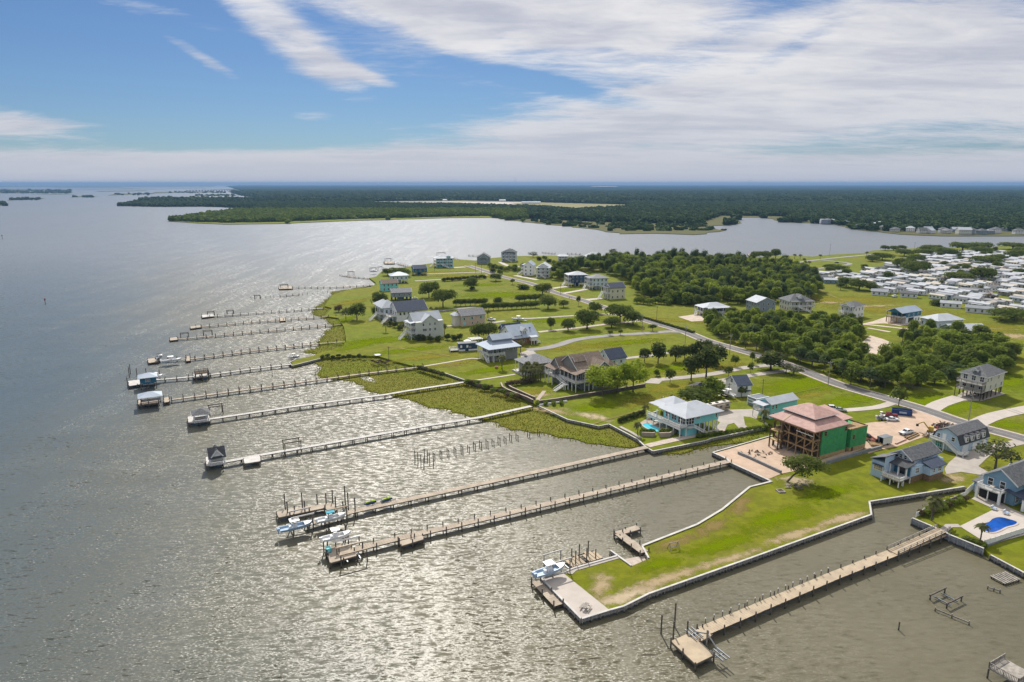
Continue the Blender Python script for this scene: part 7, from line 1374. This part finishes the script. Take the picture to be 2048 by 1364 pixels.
boat('small boat by the spit wall landing', 589, 717, 30, 5, 'silver', .2); boat('far boat on a lift off the spreading oak', 748, 544, 20, 7, 'boat_blue', 2); boat('boat parked beside the right trailer row', 1998, 622, 150, 6.5, 'white_paint', 1.95, trailer=True); boat('small boat trailer at the left edge of the sandy yard', 1762, 837, 10, 3.2, 'galv', 1.75, trailer=True)
t = thing('boat_lift', 'lift piles holding the pale blue boat at the jet ski pier end', 'boat lift', tuple(P(585, 1063, 0)), ANG)
for x in (0, 4.8):
    for y in (-1.8, 1.9): cy(t, 'piling', x, y, -1.5, 4.4, .17, 'pile_wood')
for x in (.2, 4.6): bx(t, 'cradle_beam', x - .12, x + .12, -1.8, 1.9, 1.3, 1.55, 'galv')
for y in (-1.8, 1.9): bx(t, 'top_beam', -.4, 5.2, y - .13, y + .13, 4.4, 4.7, 'deck_gray')
t = thing('boat_lift', 'lift piles holding the boat with the turquoise canvas', 'boat lift', tuple(P(655, 1047, 0)), ANG)
for x in (0, 4.6):
    for y in (-1.9, 1.7): cy(t, 'piling', x, y, -1.5, 4.4, .17, 'pile_wood')
for x in (.3, 4.3): bx(t, 'cradle_beam', x - .12, x + .12, -1.9, 1.7, 1.6, 1.85, 'galv')
bx(t, 'top_beam', -.5, 5.1, -2.05, -1.75, 4.4, 4.7, 'deck_tan')
t = thing('boat_lift', 'lift piles holding the light blue boat beside the slab', 'boat lift', tuple(P(1098, 1158, 0)), ANG)
for x in (0, 4.4):
    for y in (-1.6, 2.2): cy(t, 'piling', x, y, -1.5, 4.6, .14, 'pile_light')
for y in (-1.6, 2.2): bx(t, 'top_beam', -.4, 4.8, y - .12, y + .12, 4.6, 4.85, 'deck_gray')
for x in (.3, 4.1): bx(t, 'cradle_beam', x - .12, x + .12, -1.6, 2.2, 2.1, 2.35, 'galv')
def jet(label, px, py, ang):
    t = thing('jet_ski', label, 'jet ski', tuple(P(px, py, 1.53)), R(ang), 'jet skis on the pier')
    part(t, 'hull', MB().loft([[(x, -w, .2), (x, -w * .6, k), (x, w * .6, k), (x, w, .2), (x, w * .8, s), (x, -w * .8, s)] for x, w, k, s in ((-1.6, .5, .05, .45), (-.8, .6, 0, .55), (.5, .58, 0, .68), (1.2, .36, .1, .72), (1.65, .05, .3, .6))]), 'jet_blue')
    part(t, 'seat', MB().loft([[(x, -.2, .5), (x, .2, .5), (x, .16, h), (x, -.16, h)] for x, h in ((-1.2, .75), (-.4, .92), (.1, .85))]), 'jet_lime'); part(t, 'cowl', MB().loft([[(x, -w, .6), (x, w, .6), (x, w * .7, h), (x, -w * .7, h)] for x, w, h in ((.15, .3, 1.0), (.6, .4, 1.05), (1.3, .25, .82))]), 'jet_lime')
    part(t, 'handlebar', MB().beam((.2, -.42, 1.12), (.2, .42, 1.12), .06), 'dark'); part(t, 'cradle', MB().box(-1.2, 1.0, -.4, -.3, -.02, .12).box(-1.2, 1.0, .3, .4, -.02, .12), 'galv'); return t
jet('left lime and blue jet ski on the pier', 741, 1008, 30); jet('right lime and blue jet ski on the pier', 773, 1002, 34)
# motorhome
t = thing('motorhome', 'long tan motorhome parked behind the turquoise pool house', 'motorhome', tuple(P(1440, 824, ZB + .01)), R(ANG * 57.3 + 0) if False else ANG); t.location = P(1437, 822, ZB + .02)
part(t, 'body', MB().loft([[(x, -1.25, .5), (x, 1.25, .5), (x, 1.25, 3.2), (x, 1.1, 3.45), (x, -1.1, 3.45), (x, -1.25, 3.2)] for x in (-6.5, 4.6)]), 'rv_tan'); bx(t, 'roof', -6.4, 4.5, -1.05, 1.05, 3.44, 3.52, 'rv_roof'); bx(t, 'stripe', -6.4, 4.5, -1.275, -1.24, 1.0, 1.5, 'lumber_dark'); bx(t, 'slide_out', -2.5, 1.5, -1.75, -1.25, 1.0, 3.0, 'rv_tan'); bx(t, 'stripe', -4.6, -4.0, -1.28, -1.24, .6, 3.1, 'lumber_dark')
for x in (-4.5, -1.2, 2.6): bx(t, 'air_conditioner', x - .5, x + .5, -.4, .4, 3.52, 3.8, 'dark')
for x in (-5.4, -.6, 3.2): bx(t, 'window', x - .6, x + .6, -1.78 if x == -.6 else -1.29, -1.74 if x == -.6 else -1.25, 1.9, 2.7, 'glass')
for x in (-3.0, -2.1): part(t, 'wheel', MB().tube((x, -1.3, .42), (x, 1.3, .42), .42, n=10), 'rubber')
# dumpster
t = thing('dumpster', 'open blue roll off dumpster by the road', 'dumpster', tuple(P(1803, 829, ZB)), R(-26)); mb = MB()
for (x0, x1, y0, y1) in ((-3.3, 3.3, -1.2, -1.1), (-3.3, 3.3, 1.1, 1.2), (-3.3, -3.2, -1.2, 1.2), (3.2, 3.3, -1.2, 1.2)): mb.box(x0, x1, y0, y1, .2, 2.0)
part(t, 'box', mb.box(-3.2, 3.2, -1.1, 1.1, .2, .3), 'blue_paint'); rb = MB()
for k in range(9): rb.box(-3.2 + k * .8 - .06, -3.2 + k * .8 + .06, -1.3, -1.2, .2, 1.95)
part(t, 'rib', rb.box(-3.35, 3.35, -1.32, -1.2, 1.9, 2.05).box(-3.35, 3.35, 1.2, 1.3, 1.9, 2.05), 'blue_paint'); bx(t, 'rubbish', -2.9, 2.9, -1.0, 1.0, .3, 1.5, 'debris'); bx(t, 'decal', -.9, 1.5, -1.33, -1.31, .8, 1.5, 'boat_blue')
# box trailer with open rear
t = thing('box_trailer', 'small white box trailer with its dark rear open on the sand', 'trailer', tuple(P(1768, 888, ZB)), R(25)); mb = MB().box(-2.2, 2.2, -1.2, -1.1, .5, 2.7).box(-2.2, 2.2, 1.1, 1.2, .5, 2.7).box(2.1, 2.2, -1.1, 1.1, .5, 2.7); part(t, 'body', mb, 'white_paint'); bx(t, 'roof', -2.2, 2.2, -1.2, 1.2, 2.7, 2.8, 'galv'); bx(t, 'floor', -2.2, 2.2, -1.2, 1.2, .4, .5, 'dark'); bx(t, 'cargo', -.9, 2.0, -1.05, 1.05, .5, 2.4, 'dark'); bx(t, 'ramp_door', -4.0, -2.25, -1.1, 1.1, .05, .15, 'white_paint')
for s in (-1, 1): part(t, 'wheel', MB().tube((0, s * 1.28 - .1, .35), (0, s * 1.28 + .1, .35), .35, n=10), 'rubber')
# pink telehandler and timber stack
t = thing('telehandler', 'faded pink telehandler beside the unfinished house', 'machine', tuple(P(1738, 882, ZB)), R(100)); part(t, 'chassis', MB().box(-1.9, 1.9, -.9, .9, .5, 1.3), 'pink_machine'); part(t, 'cab', MB().loft([[(-.9, .0, 1.3), (-.9, .9, 1.3), (-.7, .85, 2.4), (-.7, .05, 2.4)], [(.6, .0, 1.3), (.6, .9, 1.3), (.5, .85, 2.4), (.5, .05, 2.4)]]), 'glass'); part(t, 'boom', MB().beam((1.8, -.4, 2.0), (-3.0, -.4, 1.6), .45, .5), 'pink_machine'); part(t, 'fork', MB().box(-4.2, -3.0, -.9, .1, .6, .7).box(-3.1, -3.0, -.9, .1, .6, 1.7), 'dark'); wheels(t, (-1.3, 1.3), 1.0, .6, .45)
t = thing('lumber_stack', 'stack of pale lumber beside the telehandler', 'lumber', tuple(P(1742, 893, ZB)), R(-12))
for k in range(4): bx(t, 'board_bundle', 0, 3.6, k * .62, k * .62 + .55, .1, .7 + .1 * (k % 2), 'lumber')
t = thing('timber_pile', 'long squared timbers lying on the edge of the sandy yard', 'timber', tuple(P(1818, 880, ZB)), R(36))
for k in range(4): bx(t, 'timber', k * .3, 7.5 + k * .4, k * .5, k * .5 + .42, 0, .42 + .2 * (k == 1), 'lumber_dark' if k % 2 else 'lumber')
t = thing('timber_pile', 'single pink board bundle at the lawn edge of the sandy yard', 'timber', tuple(P(1793, 889, ZB)), R(36)); bx(t, 'timber', 0, 7, 0, .6, 0, .3, 'pink_machine'); bx(t, 'timber', .4, 6.2, .1, .5, .3, .42, 'sand_pale')
def heap(name, label, px, py, n, rx, ry, h, mats, seed):
    rnd = random.Random(seed); t = thing(name, label, 'debris', tuple(P(px, py, ZB)), .3)
    for g, m in enumerate(mats):
        mb = MB()
        for _ in range(n):
            a, r = rnd.uniform(0, 6.28), rnd.random() ** .5; c = Vector((math.cos(a) * r * rx, math.sin(a) * r * ry, rnd.uniform(0, h * (1 - r * .8)))); d = Vector((rnd.gauss(0, 1), rnd.gauss(0, 1), rnd.gauss(0, .5))).normalized() * rnd.uniform(.4, 1.3); mb.beam(c - d, c + d, rnd.uniform(.08, .35), rnd.uniform(.08, .3))
        o_ = part(t, 'scrap', mb, m); o_['kind'] = 'stuff'
    return t
heap('debris_pile', 'heap of grey and red construction debris near the road', 1885, 853, 34, 4.2, 2.4, 1.6, ('debris', 'galv', 'red_paint', 'lumber_dark'), 1); heap('debris_pile', 'tangle of pale scrap timber behind the gambrel house', 1862, 872, 26, 3.0, 2.2, 1.2, ('lumber', 'sand_pale', 'debris'), 2); heap('debris_pile', 'thin scatter of dark litter on the sand', 1520, 907, 14, 6, 3, .15, ('debris', 'soil'), 3); heap('driftwood', 'grey driftwood heap in the canal mouth lawn', 1588, 972, 9, 4, .8, .5, ('pile_light',), 5)
t = thing('excavator', 'small yellow excavator with its arm raised behind the gambrel house', 'excavator', tuple(P(1862, 866, ZB)), R(150)); part(t, 'cab', MB().box(-.6, .9, -.7, .7, .7, 2.3), 'yellow_machine'); part(t, 'boom', MB().beam((.8, 0, 1.4), (2.6, 0, 3.6), .28, .35).beam((2.6, 0, 3.6), (4.2, 0, 2.6), .24, .28), 'yellow_machine'); part(t, 'bucket', MB().box(3.9, 4.7, -.4, .4, 1.8, 2.5), 'dark')
for s in (-1, 1): part(t, 'track', MB().box(-1.2, 1.2, s * .8 - .2, s * .8 + .2, 0, .65), 'rubber')
# utility poles and wires
UP = [(1284, 664), (1370, 690), (1459, 709), (1656, 770), (1937, 842), (2240, 930)]; tops = []
for k, (a, c) in enumerate(UP):
    p = P(a, c); t = thing('utility_pole', ['grey utility pole at the junction gravel', 'utility pole opposite the road bend', 'utility pole at the left end of the roadside wood', 'tall utility pole beside the middle of the road', 'pale utility pole behind the gambrel house roof', 'utility pole beyond the right edge'][k], 'pole', (p.x, p.y, 1.2), R(-73), 'utility poles along the road')
    cy(t, 'shaft', 0, 0, -.5, 10.5, .16, 'pile_light'); bx(t, 'cross_arm', -.08, .08, -1.2, 1.2, 9.7, 9.9, 'pile_light'); cy(t, 'transformer', .35, .1, 8.2, 9.2, .25, 'galv')
    for y in (-1.1, 1.1): cy(t, 'insulator', 0, y, 9.9, 10.1, .06, 'white')
    tops.append([Matrix.Rotation(R(-73), 3, 'Z') @ Vector((0, y, 0)) + Vector((p.x, p.y, 11.25)) for y in (-1.1, 1.1)])
for i in range(1, len(tops) - 1):
    for j in range(2):
        a, c = tops[i][j], tops[i + 1][j]; mb = MB(); prev = a
        for s in range(1, 13): f = s / 12; q = a.lerp(c, f) + Vector((0, 0, -2.4 * (1 - (2 * f - 1) ** 2))); mb.tube(prev, q, .035, n=4); prev = q
        o = link('power_line', mb.mesh('power_line', 'wire')); tag(o, 'thin power line sagging along the road wood' if i < 3 else 'thin power line over the right end of the road', 'wire', 'power lines')
for k, (a, c, h, l) in enumerate([(869, 544, 9, 'utility pole before the turquoise tower house'), (951, 545, 9, 'left utility pole at the far lane end'), (963, 548, 9, 'right utility pole at the far lane end'), (1121, 590, 9, 'utility pole by the navy porch house drive'), (1313, 644, 10, 'pale pole on the hedge side of the junction'), (1524, 796, 8, 'thin dark pole behind the screen cage'), (1659, 511, 14, 'tall light mast at the far park shore'), (1828, 504, 12, 'light mast by the three shore trees'), (1457, 795, 6, 'thin antenna pole by the motorhome'), (1325, 823, 6, 'white flagpole at the pool house corner'), (778, 721, 7, 'thin mast on the lawn above the marsh')]):
    p = P(a, c); t = thing('utility_pole', l, 'pole', (p.x, p.y, 1.2)); cy(t, 'shaft', 0, 0, -.4, h, .12, 'white' if 'white' in l else 'pile_wood'); bx(t, 'cross_arm', -.8, .8, -.06, .06, h - .6, h - .45, 'pile_wood')
# ================================================================== SMALL THINGS
for k, (a, c) in enumerate([(1311, 843), (1316, 847), (1321, 850), (1327, 854), (1334, 857)]):
    t = thing('lounger', ['white pool lounger nearest the screen wall', 'second white pool lounger', 'middle white pool lounger', 'fourth white pool lounger', 'white pool lounger nearest the planter'][k], 'lounger', tuple(P(a, c, ZB + .01)), R(160), 'pool loungers'); bx(t, 'bed', -.9, .5, -.32, .32, .28, .36, 'white'); part(t, 'backrest', MB().beam((.5, 0, .32), (1.1, 0, .85), .64, .06), 'white')
    for x in (-.8, .4):
        for y in (-.28, .28): bx(t, 'leg', x - .04, x + .04, y - .04, y + .04, 0, .28, 'white')
for k, (a, c) in enumerate([(1305, 839), (1310, 841)]):
    t = thing('chair', ['left turquoise chair by the pool wall', 'right turquoise chair by the pool wall'][k], 'chair', tuple(P(a, c, ZB + .01)), R(150)); bx(t, 'seat', -.5, .5, -.45, .45, .3, .42, 'canvas_teal'); bx(t, 'backrest', .4, .55, -.45, .45, .42, 1.1, 'canvas_teal'); bx(t, 'leg', -.4, .4, -.4, .4, 0, .3, 'dark')
t = thing('ice_chest', 'bright teal storage bin on the broad pier head', 'bin', tuple(P(657, 1103, 1.52)), ANG); bx(t, 'box', -.5, .5, -.7, .7, 0, .9, 'canvas_teal'); bx(t, 'lid', -.55, .55, -.75, .75, .9, 1.05, 'turquoise'); bx(t, 'towel', -.3, .3, -.76, -.7, .2, 1.1, 'turquoise')
def picnic(label, px, py, ang, m='pile_light'):
    t = thing('picnic_table', label, 'table', tuple(P(px, py, ZB + .02)), R(ang))
    for k in range(3): bx(t, 'table_board', -1, 1, -.42 + k * .29, -.16 + k * .29, .72, .78, m)
    for s in (-1, 1): bx(t, 'bench', -1, 1, s * .85 - .15, s * .85 + .15, .42, .48, m); part(t, 'leg_frame', MB().beam((s * .7, -.8, 0), (s * .7, -.2, .72), .08).beam((s * .7, .8, 0), (s * .7, .2, .72), .08).beam((s * .7, -.85, .42), (s * .7, .85, .42), .08), m)
picnic('weathered picnic table on the concrete slab', 1171, 1217, 60); picnic('picnic table under the wind bent tree', 1597, 978, 20, 'pile_wood')
t = thing('swing_frame', 'small weathered swing frame on the peninsula lawn', 'swing', tuple(P(1347, 1098)), R(20))
for s in (-1, 1): part(t, 'leg', MB().beam((s * 1.3, -.7, 0), (s * 1.1, 0, 1.7), .12).beam((s * 1.3, .7, 0), (s * 1.1, 0, 1.7), .12), 'pile_light')
bx(t, 'top_beam', -1.3, 1.3, -.07, .07, 1.62, 1.78, 'pile_light'); bx(t, 'seat', -.7, .7, -.25, .25, .5, .58, 'pile_wood')
t = thing('fire_pit', 'square timber fire pit on the peninsula lawn', 'fire pit', tuple(P(1561, 983)), R(10))
for (x0, x1, y0, y1) in ((-1, 1, -1, -.75), (-1, 1, .75, 1), (-1, -.75, -.75, .75), (.75, 1, -.75, .75)): bx(t, 'log', x0, x1, y0, y1, 0, .35, 'pile_light')
bx(t, 'ash', -.75, .75, -.75, .75, .0, .1, 'soil')
t = thing('kayak_rack', 'low kayak rack with grey kayaks on the lawn above the marsh', 'rack', tuple(P(756, 712)), R(20))
for k in range(3): part(t, 'kayak', MB().loft([[(x, y0 - w, .5), (x, y0, .35), (x, y0 + w, .5), (x, y0, .62)] for x, w in ((-2, .03), (-1, .28), (1, .28), (2, .03)) for y0 in (k * .9,)]), ('silver', 'bluegray', 'galv')[k])
for x in (-1, 1): bx(t, 'rack_bar', x - .06, x + .06, -.5, 2.4, .2, .34, 'pile_wood')
t = thing('play_bin', 'small orange bin by the dark palm', 'bin', tuple(P(993, 737)), 0); bx(t, 'box', -.7, .7, -.5, .5, 0, 1.0, 'yellow_machine'); bx(t, 'lid', -.75, .75, -.55, .55, 1.0, 1.1, 'red_paint')
for k, (a, c, l) in enumerate([(1988, 1019, 'left blue cushioned chair by the deep blue pool'), (2012, 1028, 'right blue cushioned chair by the deep blue pool')]):
    t = thing('chair', l, 'chair', tuple(P(a, c, ZB + .03)), R(30)); bx(t, 'seat', -.6, .6, -.6, .6, .2, .5, 'white'); bx(t, 'cushion', -.5, .5, -.5, .5, .5, .62, 'boat_blue'); bx(t, 'backrest', -.6, .6, .5, .65, .5, 1.0, 'white')
t = thing('grill', 'dark grill on the patio of the right blue house', 'grill', tuple(P(1982, 998, ZB + .02)), R(20)); bx(t, 'cabinet', -.7, .7, -.4, .4, 0, .9, 'dark'); part(t, 'hood', MB().tube((-.6, 0, .95), (.6, 0, .95), .38, n=8), 'galv')
t = thing('shade_sail_table', 'pale table set on the upper porch of the right blue house', 'table', tuple(P(1985, 977, 4.6)), R(28)); bx(t, 'top', -.8, .8, -.5, .5, .72, .78, 'concrete_white'); bx(t, 'leg', -.1, .1, -.1, .1, 0, .72, 'white')
for k, (a, c, l) in enumerate([(2000, 717, 'white box trailer parked at the right edge of the wood'), (1347, 590, 'tiny white shed inside the big wood')]):
    t = thing('shed', l, 'shed', tuple(P(a, c)), R(-60)); bx(t, 'body', -3, 3, -1.3, 1.3, .4, 3, 'white'); bx(t, 'roof', -3.1, 3.1, -1.4, 1.4, 3, 3.15, 'metal_white'); bx(t, 'wheel_box', -1, 1, -1.2, 1.2, 0, .4, 'dark')
# two walkers on the far road
def person(label, px, py, top, ang):
    t = thing('person', label, 'person', tuple(P(px, py, 1.32)), R(ang), None)
    V = [(0, 0, .92), (0, 0, 1.15), (0, 0, 1.4), (0, 0, 1.5), (0, .01, 1.66), (.1, 0, .88), (.13, .1, .5), (.12, .02, .08), (.12, .14, .03), (-.1, 0, .88), (-.13, -.12, .5), (-.12, -.24, .1), (-.12, -.12, .04), (.2, 0, 1.4), (.25, -.08, 1.14), (.25, .05, .92), (-.2, 0, 1.4), (-.25, .08, 1.14), (-.25, .2, .95)]
    E2 = [(0, 1), (1, 2), (2, 3), (3, 4), (0, 5), (5, 6), (6, 7), (7, 8), (0, 9), (9, 10), (10, 11), (11, 12), (2, 13), (13, 14), (14, 15), (2, 16), (16, 17), (17, 18)]
    rad = [.15, .14, .16, .06, .105, .1, .07, .045, .05, .1, .07, .045, .05, .07, .05, .04, .07, .05, .04]
    me = bpy.data.meshes.new('body'); me.from_pydata(V, E2, []); o = link('body', me, t); me.materials.append(MATS[top])
    md = o.modifiers.new('skin', 'SKIN'); me.skin_vertices.new() if not me.skin_vertices else None
    for i, r in enumerate(rad): me.skin_vertices[0].data[i].radius = (r, r)
    me.skin_vertices[0].data[0].use_root = True; o.modifiers.new('sub', 'SUBSURF').render_levels = 1
    hm_ = MB().tube((0, .01, 1.58), (0, .01, 1.76), .1, .07, 8); part(t, 'hair', hm_, 'bark_dark'); return t
person('left walker in dark clothes on the far road', 1139, 597.5, 'cloth_dark', 20); person('right walker in grey clothes on the far road', 1143, 598.5, 'cloth_light', 20)
